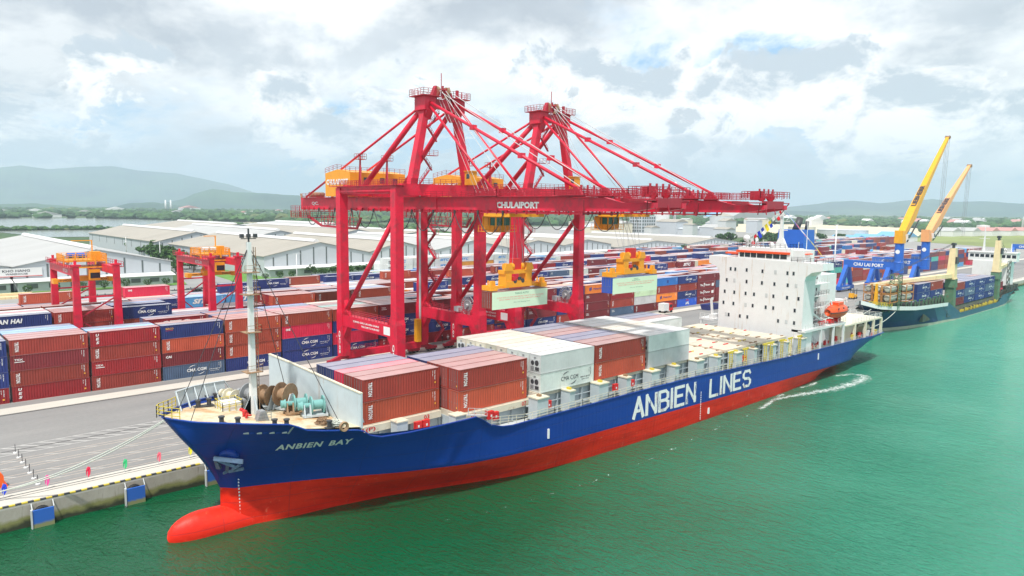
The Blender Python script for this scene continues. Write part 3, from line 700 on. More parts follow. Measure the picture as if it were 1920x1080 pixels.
def block(word, x0, x1, z0, z1, wf=.72, sl=0.0):
    """tall sans letters drawn stroke by stroke"""
    n = len(word); mb = MB(); cw = (x1-x0)/n; s = cw*.25; h = z1-z0
    G = {'A': [((0,0),(.5,1)),((.5,1),(1,0)),((.2,.33),(.8,.33))], 'N': [((0,0),(0,1)),((0,1),(1,0)),((1,0),(1,1))],
         'B': [((0,0),(0,1)),((0,1),(.7,1)),((.7,1),(.95,.86)),((.95,.86),(.95,.64)),((.95,.64),(.7,.52)),((0,.52),(.7,.52)),((.7,.52),(1,.38)),((1,.38),(1,.14)),((1,.14),(.7,0)),((.7,0),(0,0))],
         'I': [((.5,0),(.5,1))], 'E': [((0,0),(0,1)),((0,1),(1,1)),((0,.52),(.8,.52)),((0,0),(1,0))], 'L': [((0,0),(0,1)),((0,0),(1,0))],
         'S': [((1,.82),(.85,.97)),((.85,.97),(.2,.97)),((.2,.97),(0,.80)),((0,.80),(0,.64)),((0,.64),(.2,.52)),((.2,.52),(.8,.47)),((.8,.47),(1,.34)),((1,.34),(1,.18)),((1,.18),(.8,.02)),((.8,.02),(.15,.02)),((.15,.02),(0,.18))]}
    xc = x0; 
    widths = {'I': .35}
    tot = sum(widths.get(ch, 1) for ch in word); unit = (x1-x0)/tot
    for ch in word:
        w = unit*widths.get(ch, 1); lw = w*wf if ch != 'I' else 0; xo = xc+(w-lw)/2 if ch != 'I' else xc+w/2
        for k, ((a, c), (d, f)) in enumerate(G[ch]):
            A = Vector((xo+a*lw if ch != 'I' else xo, 0, z0+s*.28+c*(h-s*.56))); B_ = Vector((xo+d*lw if ch != 'I' else xo, 0, z0+s*.28+f*(h-s*.56)))
            dd = (B_-A).normalized(); nrm = Vector((-dd.z, 0, dd.x)); ww = s*(.5 if abs(dd.x) < .5 else .36)
            q = [A-nrm*ww-dd*s*.28, B_-nrm*ww+dd*s*.28, B_+nrm*ww+dd*s*.28, A+nrm*ww-dd*s*.28]
            mb.add([(v.x, near_y(v.x, v.z)-.03-.004*k, v.z+sl*(v.x-x0)) for v in q], [(0,1,2,3)])
        xc += w
    return mb
block('ANBIEN', 91.2, 109.6, 1.35, 5.0, .72, -.006).build('side_name', M_worn, ship)
block('LINES', 113.6, 128.6, 1.15, 4.65, .72, -.008).build('side_name', M_worn, ship)
dm = MB()
for k in range(14): 
    z = 2.9-k*.42; x = 31.9+.02*k; yy = near_y(x, z) if z > zp(x) else YC-lerpt(BP, x)*(1-(zp(x)-z)*.02); 
    dm.box(x-.09, x+.09, yy-.05, yy+.05, z, z+.2, 0)
for k in range(16):
    z = 2.6-k*.33; dm.box(111.0, 111.14, 70.62, 70.7, z, z+.16, 0)
for x in (72.0, 157.5): dm.box(x-.14, x+.14, 70.55, 70.75, 2.4, 3.8, 0)
dm.box(113.9, 114.3, 70.8, 71.0, -1.9, -.8, 0)
dm.build('draught_marks', M_letter, ship)
# hatch coaming, covers, side pillars --------------------------------
hc = MB(); zc0 = 8.7
hc.box(46.0, 58.0, 78.2, 90.4, 5, 7.0, 0); hc.box(58.3, 71.2, 74.6, 90.4, 4.8, 7.0, 0)
hc.box(71.6, 147.6, 73.6, 94.8, 3.2, 7.9, 0)
for x in [46+2.4*k for k in range(6)]: hc.box(x-.08, x+.08, 77.8, 78.2, 5, 6.9, 0)
for x in [58.6+2.4*k for k in range(6)]: hc.box(x-.08, x+.08, 74.2, 74.6, 5, 6.9, 0)
for x in [71+2.7*k for k in range(29)]: hc.box(x-.08, x+.08, 73.15, 73.6, 3.6, 7.85, 0)
for z in (5.6, 6.8): hc.box(70.2, 147.6, 73.2, 73.6, z, z+.12, 0)
M_coam = mat('coaming_grey', (.38, .43, .45), .5, var=.12, dirt=RUST, dirta=.0, ds=1.2, streak=True)
hc.build('hatch_coaming', M_coam, ship)
M_hatch = mat('hatch_cover_beige', (.60, .54, .43), .6, var=.14, vs=.5, dirt=(.30,.15,.07), dirta=.10, ds=.7)
rr = random.Random(5)
spans = [(46.0, 57.9), (58.4, 71.4), (72.2, 84.3), (84.7, 97.4), (98.0, 110.2), (110.7, 122.0), (122.8, 134.4), (135.3, 147.4)]
for i, (a, c) in enumerate(spans):
    fy = (77.7, 84.3, 91.0) if i == 0 else (74.1, 80.3, 87.0, 91.0) if i == 1 else (73.2, 81.9, 95.2)
    for y0, y1 in zip(fy, fy[1:]):
        e = MB(); t = 7.75 if i < 2 else 8.45; e.box(a, c, y0+.06, y1-.06, t-.75 if i < 2 else t-.55, t, 0)
        if i >= 4:
            yy = y0+.9
            while yy < y1-.4:
                for xx in (a+.5, (a+c)/2-.4, (a+c)/2+.4, c-.5):
                    if rr.random() < .9: e.box(xx-.42, xx+.42, yy-.12, yy+.12, t, t+.16, 1 if rr.random() < .62 else 2 if rr.random() < .6 else 3)
                yy += 2.5
        e.build('hatch_cover', [M_hatch, M_rusty, M_yel, M_redeq], ship)
gp = MB()
for (a, c), (d, f) in zip(spans[2:], spans[3:]):
    gp.box(c+.03, d-.03, 73.4, 95.0, 7.9, 8.12, 0)
    yy = 74
    while yy < 95: gp.bar(((c+d)/2-.2, yy, 8.2), ((c+d)/2+.2, yy+.9, 8.35), .12, .12); yy += 1.1
gp.build('cross_deck_walkway', M_rusty, ship)
k = 0; x = 70.2
while x < 152:
    wide = k % 2 == 0; w = 2.2 if wide else 1.1
    zt = 8.3 if x < 112 else 8.2-(x-112)*.012; zb = lerpt(ZD, x)-.6
    e = MB(); e.box(x, x+w, 71.15, 73.0, zb, zt, 0); e.box(x-.1, x+w+.1, 71.0, 73.1, zt, zt+.18, 1)
    e.box(x+w*.4, x+w*.4+.4, 71.6, 72.3, zt+.18, zt+.5, 2)
    e.build('container_pillar', [M_greyk, M_cream, M_yel if k % 3 else M_rusty], ship)
    k += 1; x += 6.72 if k % 2 else 6.6
for x in [121.0, 126.3, 134.0, 136.4, 140.8, 144.4, 148.6]:
    e = MB()
    for s in (0, .9): e.bar((x+s, 71.1, 4.3), (x+s, 71.1, 8.7), .12)
    z = 4.6
    while z < 8.6: e.bar((x, 71.1, z), (x+.9, 71.1, z), .09); z += .42
    e.bar((x-.4, 71.2, 8.6), (x+1.6, 71.2, 8.6), .2, .35)
    e.build('yellow_ladder', M_yel, ship)
pr_ = MB()
zr = lambda x: lerpt(ZD, x)
xx = 61.5; pts = []
while xx < 160: pts.append((xx, 70.95, zr(xx)-.1)); xx += 6
pr_.rail(pts, 1.15, 1.5, .035, 0, 3); pr_.build('side_railing', M_cream, ship)
for x in (53.0, 54.3, 62.0, 62.9, 71.6+1.6, 84.2+1.6, 91.6, 92.7, 97+2.4, 127.0, 128.1, 131.2, 150.6, 88.5):
    e = MB(); z0 = lerpt(ZD, x)-.1; yy = 72.2 if x > 60 else 76.4; z0 = z0 if x > 60 else 5.5
    e.box(x, x+.95, yy, yy+.5, z0+.55, z0+1.55, 0); e.box(x+.35, x+.6, yy-.03, yy, z0+.9, z0+1.2, 1); e.box(x-.05, x+1.0, yy, yy+.5, z0+1.55, z0+1.65, 0); e.build('fire_hose_box', [M_redeq, M_whitep], ship)
# forward coaming band with hold numbers
cbm = MB(); cbm.box(44.2, 57.9, 77.4, 77.7, 6.8, 7.7, 0); cbm.box(58.3, 71.3, 73.8, 74.1, 6.8, 7.7, 0)
cbm.build('coaming_band', M_cream, ship)
tx = MB(); put_text(tx, '1(P)', (45.6, 77.38, 6.95), (1,0,0), (0,0,1), 1.9, .6); put_text(tx, '03', (55.0, 77.38, 6.95), (1,0,0), (0,0,1), .9, .6); put_text(tx, '02', (51.4, 77.38, 6.95), (1,0,0), (0,0,1), .9, .6); put_text(tx, '05', (60.2, 73.78, 6.95), (1,0,0), (0,0,1), .9, .6); put_text(tx, '2', (62.6, 73.78, 6.95), (1,0,0), (0,0,1), .4, .6); put_text(tx, '07', (69.6, 73.78, 6.95), (1,0,0), (0,0,1), .9, .6)
tx.build('hold_number', M_redink, ship)
for (x0, w, ya) in ((49.6, 1.6, 75.6), (57.0, 1.7, 73.0)):
    e = MB(); e.box(x0, x0+w, ya, ya+1.5, 5.4, 7.9, 0); e.box(x0-.1, x0+w+.1, ya-.1, ya+1.6, 7.9, 8.05, 1); e.build('container_pillar', [M_greyk, M_cream, M_cream], ship)
gw = MB(); gw.bar((58.7, 72.9, 7.9), (62.0, 72.9, 7.2), .9, .1); gw.rail([(58.7, 72.5, 7.9), (62.0, 72.5, 7.2)], 1, 1, .04, 0, 2); gw.build('walkway', M_lgrey, ship)
# ---------------------------------------------------------------- accommodation
M_sup = mat('superstructure_white', (.76, .76, .75), .42, var=.04, dirt=(.52,.36,.20), dirta=.12, ds=.9, streak=True)
sup = MB(); X0 = 151.0; YR, YL = 71.7, 92.3
prof = [(YR, 8.0), (YL, 8.0), (YL, 19.9), (92.6, 21.2), (93.6, 22.3), (95.3, 22.8), (95.4, 24.6), (67.9, 24.2), (67.8, 22.7), (70.2, 22.2), (71.4, 21.2), (71.7, 20.2)]
prof = prof
sup.ext([(y, z) for y, z in prof], X0, X0+5.2, 'yz')
sup.box(X0+5.2, 165, 74.5, 92.0, 4.5, 21.9, 0)
sup.box(X0+5.2, 163, 76.0, 91.0, 21.9, 24.5, 0)
for z in (8.0, 10.8, 13.5, 16.2, 18.9): sup.box(X0+5.2, 167, 73.2, 92.3, z-.18, z, 0)
sup.box(X0+.2, X0+5, 88.9, 89.0, 24.4, 24.6); sup.build('accommodation_block', M_sup, ship)
# lower front apron
e = MB(); e.box(X0-.02, X0+5.0, YR, YL, 4, 8.0); e.build('deckhouse_base', M_sup, ship)
pw = [(21.75, (89.5, 88.3, 85.4, 81.5, 78.4, 75.6, 74.2)), (19.1, (90.4, 88.4, 85.3, 81.5, 78.5, 75.4, 73.5)), (16.35, (90.8, 88.3, 85.4, 83.3, 80.3, 78.6, 75.4, 72.8)), (13.7, (91.0, 88.4, 85.3, 83.5, 80.3, 78.5, 73.5)), (10.95, (90.2, 89.5, 86.6, 84.7, 77.2, 75.3, 73.5))]
for z, ys in pw:
    for i, y in enumerate(ys):
        e = MB(); e.box(X0-.05, X0+.02, y-.22, y+.22, z-.38, z+.38, 0); e.box(X0-.03, X0+.03, y-.3, y+.3, z-.46, z+.46, 1); e.build('porthole', [M_glass if (i+int(z)) % 5 else M_lgrey, M_lgrey], ship)
wh = MB(); wh.box(X0+.3, X0+6.5, 75.2, 87.9, 24.2, 27.0, 0); wh.box(X0+.6, X0+6.0, 72.6, 75.2, 24.2, 26.8, 0); wh.build('wheelhouse', M_sup, ship)
wf = MB(); ys = [76.0, 77.7, 79.4, 81.1, 83.3, 84.8, 86.3, 87.6]
for a, c in zip(ys, ys[1:]): wf.box(X0+.22, X0+.32, a+.12, c-.12, 24.75, 25.75, 0)
wf.build('bridge_window', M_glass, ship)
wb = MB(); wb.box(X0+.1, X0+6.8, 75.4, 88.4, 25.75, 26.25, 0); wb.box(X0+1.4, X0+4, 88.4, 91.9, 25.2, 25.55, 0); wb.box(X0+1.4, X0+4, 72.0, 75.4, 25.9, 26.1, 0); M_bor = mat('bridge_orange_red', (.80, .09, .02), .45, var=.05); wb.build('bridge_band', M_bor, ship)
wr = MB(); wr.rail([(X0+.4, 75.5, 26.9), (X0+.4, 88.3, 26.9), (X0+6, 88.3, 26.9)], 1.15, 1.1, .04, 0, 3); wr.rail([(X0+.3, 68.0, 24.2), (X0+.3, 75.0, 24.2)], 1.1, 1.2, .04, 0, 3); wr.rail([(X0+5.2, 68.0, 24.2), (X0+.3, 68.0, 24.2)], 1.1, 1.2, .04, 0, 3); wr.rail([(X0+.4, 75.5, 26.9), (X0+6, 75.5, 26.9)], 1.1, 1.2, .04, 0, 3)
for z in (10.8, 13.5, 16.2, 18.9): wr.rail([(X0+5.4, 73.3, z), (167, 73.3, z)], 1.05, 1.3, .035, 0, 3); wr.build('deck_railing', M_whitep, ship)
for (y, z, r) in ((87.2, 28.9, .8), (80.9, 27.6, .62)):
    e = MB(); e.tube((X0+2.5, y, 26.8), (X0+2.5, y, z-.3), .18, .14); e.lathe((X0+2.5, y, z), [(0,-r),(r*.6,-r*.8),(r*.95,-r*.3),(r,.1*r),(r*.8,.6*r),(r*.4,.92*r),(0,r)], 14, 0, ball=True); e.build('radome', M_whitep, ship)
rm = MB(); rm.bar((X0+3, 79.0, 26.9), (X0+3, 79.0, 36.2), 1.0, 1.0, 0, .3, .3); rm.ext([(77.4, 26.9), (80.6, 26.9), (79.5, 29.2), (78.5, 29.2)], X0+2.6, X0+3.4, 'yz'); rm.bar((X0+3, 77.2, 33.0), (X0+3, 80.8, 33.0), .14, .14); rm.bar((X0+3, 77.6, 31.0), (X0+3, 80.4, 31.0), .14, .14); rm.bar((X0+2.4, 78.2, 34.6), (X0+2.4, 79.8, 34.6), .25, .2); rm.build('radar_mast', M_whitep, ship)
for y in (86.0, 85.4, 84.8, 84.2, 83.6, 74.0, 82.3): an = MB(); an.bar((X0+1.2, y, 26.8), (X0+1.2, y, 28.6+(y*7 % 1)*1.4), .09); an.build('aerial', M_whitep, ship)
an = MB(); an.bar((X0+6, 74.5, 26), (X0+6, 74.5, 34.5), .14, .14, 0, .05, .05); an.build('aerial', M_whitep, ship)
fn = MB(); fn.ext([(80.0, 20), (87.6, 20), (87.0, 30.8), (80.6, 30.8)], 168.0, 173.5, 'yz', 0); fn.tube((170.2, 83.8, 30.5), (171.6, 83.4, 33.6), .85, .8, 12, 1); fn.tube((172.0, 82.0, 30.5), (172.6, 82, 32.8), .4, .4, 10, 1); fn.build('funnel', [M_blue, M_dark], ship)
fc = MB(); fc.box(166.5, 178, 76.5, 91.5, 3.5, 20.2, 0); fc.build('engine_casing', M_sup, ship)
ab = MB(); ab.box(178.2, 190.6, 79.4, 92.6, 8.0, 12.6, 0); ab.box(178.15, 190.65, 79.35, 79.45, 12.4, 12.65, 0); ab.build('aft_store', M_sup, ship)
sb = MB()
for k in range(6):
    z = 6.2+k*2.7; y = 75.2-k*0; sb.bar((157 if k % 2 else 162, 73.9, z-1.3), (162 if k % 2 else 157, 73.9, z+1.3), .7, .12); sb.rail([(157 if k % 2 else 162, 73.5, z-1.3), (162 if k % 2 else 157, 73.5, z+1.3)], 1, 1.1, .04, 0, 2)
sb.build('outside_stair', M_lgrey, ship)
for z in (8.7, 11.4, 14.1, 16.8, 19.5):
    for x in (158.3, 160.5, 162.8): dw = MB(); dw.box(x, x+.5, 74.42, 74.52, z+.3, z+1.0); dw.build('side_window', M_dark, ship)
# boat platforms
pf = MB(); pf.box(151.0, 158.5, 93.4, 97.4, 9.0, 9.4, 0); pf.bar((151.3, 97.0, 4.4), (151.3, 97.0, 9.0), .4); pf.rail([(151.1, 97.3, 9.4), (151.1, 93.4, 9.4)], 1.1, 1, .05, 0, 3); pf.bar((153, 95, 9.4), (153, 95.6, 14), .5, .4); pf.box(152, 155, 94.2, 95.4, 9.4, 10.3); pf.build('boat_platform', M_whitep, ship)
pf = MB(); pf.box(151.0, 171.5, 70.9, 74.0, 9.0, 9.5, 0)
for x in (159.0, 165.5, 170.8): pf.bar((x, 71.1, 4.0), (x, 71.1, 9.0), .42)
pf.bar((151.0, 71.1, 9.2), (151.0, 72.5, 9.2), .3); pf.rail([(151.2, 70.95, 9.5), (162, 70.95, 9.5)], 1.1, 1.2, .04, 0, 3); pf.rail([(167.5, 70.95, 9.5), (171.4, 70.95, 9.5)], 1.1, 1.2, .04, 0, 3)
pf.build('boat_platform', M_whitep, ship)
for x in (164.6, 172.6):
    dv = MB(); dv.bar((x, 73.8, 9.4), (x, 73.0, 13.5), .45, .4); dv.bar((x, 73.0, 13.5), (x, 71.6, 15.0), .4, .35); dv.bar((x, 71.6, 15.0), (x, 71.4, 14.0), .2); dv.build('davit', M_whitep, ship)
dv = MB(); dv.bar((156.8, 72.6, 12.9), (162.5, 71.9, 9.9), .4, .45); dv.tube((156.4, 72.7, 12.3), (156.4, 72.7, 13.4), .65, .5, 10)
dv.build('boat_crane', M_whitep, ship)
for x in (160.5, 161.6, 164.8, 166.0, 168.4, 169.6): e = MB(); e.lathe((x, 71.9, 10.2), [(.0,-.5),(.5,-.5),(.5,.5),(0,.5)], 12, 0, 'x' if x < 163 else 'y'); e.build('liferaft_canister', M_redeq, ship)
# lifeboat (hangs in the davits)
lb = MB(); vs = []; n1 = 14; n2 = 16
for i in range(n1+1):
    t = i/n1; X = 164.0+9.4*t; w = math.sin(math.pi*min(1, max(0, .06+.88*t)))**.55*1.75; hgt = math.sin(math.pi*(.06+.88*t))**.5
    for k in range(n2):
        a = 2*math.pi*k/n2; yy = math.cos(a)*w; zz = math.sin(a); zz = zz*(1.75 if zz > 0 else 1.6)*hgt
        vs.append((X, 72.0+yy, 12.2+zz))
fs = [(i*n2+k, (i+1)*n2+k, (i+1)*n2+(k+1) % n2, i*n2+(k+1) % n2) for i in range(n1) for k in range(n2)]+[tuple(reversed(range(n2))), tuple(n1*n2+k for k in range(n2))]
life = empty('lifeboat', (168.7, 72, 10.5), 'bright orange enclosed lifeboat hanging behind the white bridge block', 'lifeboat')
lb.add(vs, fs, 0, True); lb.box(167.2, 170.0, 71.0, 73.0, 13.5, 14.35, 0); lb.build('hull', M_boat, life)
e = MB(); 
for i in range(n1):
    t0, t1 = i/n1, (i+1)/n1
    w0, w1 = [math.sin(math.pi*(.06+.88*t))**.55*1.79 for t in (t0, t1)]
    e.bar((164+9.4*t0, 72-w0, 12.15), (164+9.4*t1, 72-w1, 12.15), .12, .16)
e.build('fender_rail', M_dark, life)
e = MB()
for x in (166, 168.5, 171): e = MB(); e.box(x, x+.5, 70.35, 70.5, 12.9, 13.25); e.build('window', M_glass, life)
# aft mooring deck
ad = MB(); ad.box(172.5, 198.3, 72.6, 95.8, 7.6, 7.95, 0)
for x in (175, 181.5, 188, 193, 198): ad.bar((x, 72.8, 3.0), (x, 72.8, 7.6), .7, .5)
for y in (78, 84, 90, 95.5): ad.bar((198, y, 3), (198, y, 7.6), .6, .5)
ad.box(176, 186, 75, 79, 3, 7.6, 0); ad.build('poop_deck', M_cream, ship)
e = MB(); e.rail([(180, 72.7, 7.95), (198.2, 72.7, 7.95), (198.2, 95.6, 7.95)], 1.15, 1.6, .045, 0, 3); e.rail([(165, 71.2, 4.3), (197.8, 72.2, 3.6)], 1.0, 1.6, .04, 0, 3); e.build('stern_railing', M_lgrey, ship)
windlass(190.5, 75.2, 3.3, .0, M_cream, M_teal, 1.2); windlass(194.5, 76, 3.3, .0, M_cream, M_greyk, 1.1)
e = MB()
rr = random.Random(9)
GM = [M_redeq, M_yel, M_whitep, M_dark]
for k in range(26):
    x = rr.uniform(153, 196); y = rr.uniform(72.6, 74.6); s = rr.uniform(.25, .6); z = lerpt(ZD, x)-.4; e = MB(); e.box(x, x+s*1.6, y, y+s, z, z+s*2.2); e.box(x-.05, x+s*1.6+.05, y-.05, y+s+.05, z+s*2.2, z+s*2.2+.08); e.build('deck_locker', GM[rr.choice((0,1,2,3))], ship)
for k in range(14):
    x = rr.uniform(186, 197); e = MB(); e.lathe((x, rr.uniform(73, 78), 3.4), [(.3,0),(.3,.8),(.4,.8),(.4,.95),(0,.95)], 8); e.build('bollard', GM[rr.choice((0,3))], ship)
# signal flags
rr = random.Random(21)
fcols = [((.75,.02,.03),(.8,.8,.8)), ((.02,.05,.45),(.8,.8,.8)), ((.85,.65,.02),(.02,.05,.4)), ((.8,.8,.8),(.75,.02,.03)), ((.02,.05,.55),(.02,.05,.55)), ((.85,.65,.02),(.85,.65,.02)), ((.85,.8,.8),(.1,.1,.1))]
FM = {}
def fmat(c):
    if c not in FM: FM[c] = mat('flag_cloth', c, .8, var=.05)
    return FM[c]
line_ = []
A = Vector((X0+3, 79.0, 36.0))
for (B_, n, nm) in ((Vector((X0+1.0, 86.3, 28.0)), 10, 0), (Vector((X0+9, 73.5, 27.0)), 7, 1)):
    ln_ = MB(); ln_.tube(A, B_, .03, n=4); ln_.build('signal_halyard', M_rope, ship)
    for k in range(n):
        p = A+(B_-A)*((k+.4)/n); q = A+(B_-A)*((k+1.05)/n); c = fcols[(k*3+nm) % 7]; e = MB(); dr = Vector((.35, -.55 if nm else -.3, -.9)).normalized()*(2.6 if nm else 1.6)
        m1 = p+dr*.5; m2 = q+dr*.5; wob = Vector((.12, .1, 0))
        e.add([p, q, m2+wob, m1+wob], [(0,1,2,3)], 0); e.add([m1+wob, m2+wob, q+dr, p+dr], [(0,1,2,3)], 1)
        e.build('signal_flag', [fmat(c[0]), fmat(c[1])], ship)
# ================================================================== CONTAINERS
M_cpaint = mat('container_paint', objcol=True, rough=.5, var=.16, vs=.35, dirt=(.17,.08,.045), dirta=.03, ds=.9, streak=True)
M_croof = mat('container_roof', objcol=True, rough=.38, var=.13, vs=.5, glare_dust=(.42, (.66,.64,.64)), dirt=(.27,.18,.13), dirta=.05, ds=.6)  # roofs mixed paler: sun glare and dust painted into the colour
M_cdoor = mat('container_gear', (.20,.20,.20), .5, var=.1)
CL, CW, CH = 12.19, 2.44, 2.8
def container_mesh(kind):
    mb = MB(); L, Wd, H = CL/2, CW/2, CH
    if kind == 'far': mb.box(-L, L, -Wd, Wd, .02, H-.02, 0, False); mb.m[-5] = 1; 
    else:
        # posts and rails
        for sx in (-1, 1):
            for sy in (-1, 1): mb.box(sx*L, sx*(L-.16), sy*Wd, sy*(Wd-.14), 0, H, 0)
        for sy in (-1, 1):
            mb.box(-L+.16, L-.16, sy*Wd, sy*(Wd-.08), 0, .16, 0); mb.box(-L+.16, L-.16, sy*Wd, sy*(Wd-.08), H-.10, H-.005, 0)
        for sx in (-1, 1):
            mb.box(sx*L, sx*(L-.08), -Wd+.14, Wd-.14, 0, .16, 0); mb.box(sx*L, sx*(L-.08), -Wd+.14, Wd-.14, H-.12, H-.005, 0)
        def corr(p0, d, n_out, length, period, depth, m, z0, z1):
            k = int(length/period); per = length/k; pts = []
            for i in range(k):
                b = i*per
                pts += [(b, 0), (b+per*.26, 0), (b+per*.5, depth), (b+per*.76, depth)]
            pts.append((length, 0)); vs = []
            for (s, o) in pts:
                q = Vector(p0)+Vector(d)*s-Vector(n_out)*(o+.025); vs += [(q.x, q.y, z0), (q.x, q.y, z1)]
            mb.add(vs, [(2*i, 2*i+2, 2*i+3, 2*i+1) for i in range(len(pts)-1)], m)
        if kind == 'dry':
            corr((-L+.16, -Wd, 0), (1,0,0), (0,-1,0), 2*L-.32, .42, .06, 0, .16, H-.10)
            corr((L-.16, Wd, 0), (-1,0,0), (0,1,0), 2*L-.32, .42, .06, 0, .16, H-.10)
            corr((-L, Wd-.14, 0), (0,-1,0), (-1,0,0), 2*Wd-.28, .27, .05, 0, .16, H-.12)
            corr((L, -Wd+.14, 0), (0,1,0), (1,0,0), 2*Wd-.28, .27, .05, 0, .16, H-.12)
        else:
            for sy in (-1, 1): mb.box(-L+.16, L-.16, sy*(Wd-.03), sy*(Wd-.06), .16, H-.1, 0)
            for sx in (-1, 1): mb.box(sx*(L-.03), sx*(L-.06), -Wd+.14, Wd-.14, .16, H-.12, 0)
            for i in range(30): x = -L+.5+i*.39; mb.box(x, x+.03, -Wd+.015, -Wd+.03, .2, H-.12, 0)
        # roof with shallow swages
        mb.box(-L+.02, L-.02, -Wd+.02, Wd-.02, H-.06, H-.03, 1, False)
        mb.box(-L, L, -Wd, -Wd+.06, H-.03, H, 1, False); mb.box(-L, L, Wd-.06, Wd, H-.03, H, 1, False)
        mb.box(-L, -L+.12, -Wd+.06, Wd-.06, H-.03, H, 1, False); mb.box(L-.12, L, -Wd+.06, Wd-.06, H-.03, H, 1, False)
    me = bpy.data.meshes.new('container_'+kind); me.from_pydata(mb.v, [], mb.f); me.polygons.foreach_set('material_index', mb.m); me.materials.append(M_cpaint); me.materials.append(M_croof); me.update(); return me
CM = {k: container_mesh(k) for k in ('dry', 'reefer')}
def part_mesh(name, mb, mats):
    me = bpy.data.meshes.new(name); me.from_pydata(mb.v, [], mb.f); me.polygons.foreach_set('material_index', mb.m)
    for m in mats: me.materials.append(m)
    me.update(); return me
LM = {}
M_dot = mat('orange_dot', (.85,.42,.05), .5, var=0)
def logo_mesh(kind):
    if kind in LM: return LM[kind]
    mb = MB(); L = CL/2; y = -CW/2-.012; X, Z = (1,0,0), (0,0,1); mats = [M_letter, M_dot, M_ink, M_redink, M_navyink, M_blueink]
    def T(s, x, z, w, h, m=0, **k): put_text(mb, s, (x, y, z), X, Z, w, h, m, off=.0, **k)
    def arc(cx, cz, r, a0, a1, w, m=0):
        n = 8; v = []
        for i in range(n+1):
            t = math.radians(a0+(a1-a0)*i/n); k = w*math.sin(math.pi*(i+.3)/(n+.6)); v += [(cx+r*1.25*math.cos(t), y, cz+r*math.sin(t)), (cx+(r-k)*1.25*math.cos(t), y, cz+(r-k)*math.sin(t))]
        mb.add(v, [(2*i, 2*i+1, 2*i+3, 2*i+2) for i in range(n)], m)
    ink = 2 if kind in ('cmablack',) else 0
    base = kind.replace('black', '')
    # code marks at the right end
    if kind not in ('plainend',):
        put_text(mb, 'CLPU 702461', (L-.85, y, 2.5), (0,0,-1), (1,0,0), 1.25, .15, ink, bold=.04, off=0)
        put_text(mb, '45G1 MAX', (L-1.2, y, 2.5), (0,0,-1), (1,0,0), .8, .11, ink, bold=.03, off=0)
    if base == 'triton':
        put_text(mb, 'TRITON', (-L+.75, y, 2.35), (0,0,-1), (1,0,0), 1.75, .62, 0, bold=.03, off=0, space=1.1); mb.box(L-.85, L-.6, y, y+.004, .75, .98, 1, False)
    elif base == 'cma':
        T('CMA CGM', -1.55, 1.12, 3.9, .66, ink, bold=.03 if not ink else .0); arc(-.1, 1.45, 1.0, 150, 75, .13, ink); arc(.9, 1.40, 1.0, -30, -105, .13, ink)
        T('www.cma-cgm.com', 2.9, 1.0, 2.3, .22, ink); T('Carbon Saving', 3.1, .68, 1.8, .18, ink)
    elif base == 'sitc': T('SITC', -3.4, .75, 6.2, 1.45, 0, shear=.3, bold=.05)
    elif base == 'sitcblue': T('SITC', -3.4, .75, 5.6, 1.2, 5, shear=.3, bold=.05)
    elif base == 'wanhai': T('WAN HAI', -4.9, 1.1, 5.6, 1.0, 0, shear=.2, bold=.05, space=1.1)
    elif base == 'ues':
        for i, c in enumerate('UES'): T(c, -L+.9, 1.95-i*.72, .55, .5, 0, shear=.15, bold=.04)
        mb.box(L-1.0, L-.7, y, y+.004, .6, .9, 1, False)
    elif base == 'cai': T('CAI', -L+.6, 1.7, 1.1, .5, 0, bold=.04); mb.box(L-.9, L-.65, y, y+.004, .6, .85, 1, False)
    elif base == 'seaco': T('SEACO', -L+.8, 1.9, 1.5, .36, 1, bold=.02); mb.box(-L+.8, -L+2.2, y, y+.004, 1.66, 1.72, 3, False)
    elif base == 'one': T('ONE', -L+.8, 1.7, 1.1, .55, 0, bold=.05)
    elif base == 'hapag': T('Hapag-Lloyd', -2.4, 1.05, 5.0, .75, 4); mb.box(-4.3, -3.8, y, y+.004, .9, 1.9, 4, False); mb.box(-3.7, -3.2, y, y+.004, 1.1, 2.1, 4, False)
    elif base == 'apl': T('APL', -1.2, .55, 2.4, 1.0, 0, bold=.05); arc(0, 1.4, 1.0, 150, 30, .3, 3)
    elif base == 'factor': T('The', -4.4, 1.1, 1.9, .75, 0, bold=.04); T('F', -2.0, .7, .8, 1.5, 0, bold=.04); T('Factor', -.9, 1.1, 3.4, .75, 0, bold=.04); mb.box(3.4, 4.9, y, y+.004, .8, 1.9, 0, False)
    elif base == 'sq': mb.box(-.5, .5, y, y+.004, .9, 1.9, 4, False)
    elif base == 'tag': T('TEX', -L+.6, 1.8, 1.3, .34, 0); mb.box(-L+.6, -L+2.1, y, y+.004, 1.5, 1.62, 0, False)
    if base != 'cma': mb.box(-L-.012, -L-.008, -.75, -.55, .5, .7, 1, True)
    LM[kind] = part_mesh('container_lettering', mb, mats); return LM[kind]
em = MB()
for yy in (-.85, -.35, .35, .85): em.bar((-CL/2-.03, yy, .15), (-CL/2-.03, yy, CH-.15), .05)
em.box(-CL/2-.03, -CL/2-.01, -.015, .015, .15, CH-.15, 0)
for yy in (-.85, -.35, .35, .85): em.box(-CL/2-.06, -CL/2-.02, yy-.06, yy+.12, 1.15, 1.25, 0)
DOORM = part_mesh('container_lock_rods', em, [M_cdoor])
rm_ = MB(); x = -CL/2-.02
rm_.box(x-.02, x+.04, -1.0, 1.0, .35, 2.1, 1)
for (cy, cz, r) in ((-.42, 1.55, .42), (.48, 1.5, .36)):
    rm_.lathe((x-.05, cy, cz), [(0, 0), (r, 0), (r, .04)], 12, 0, 'x')
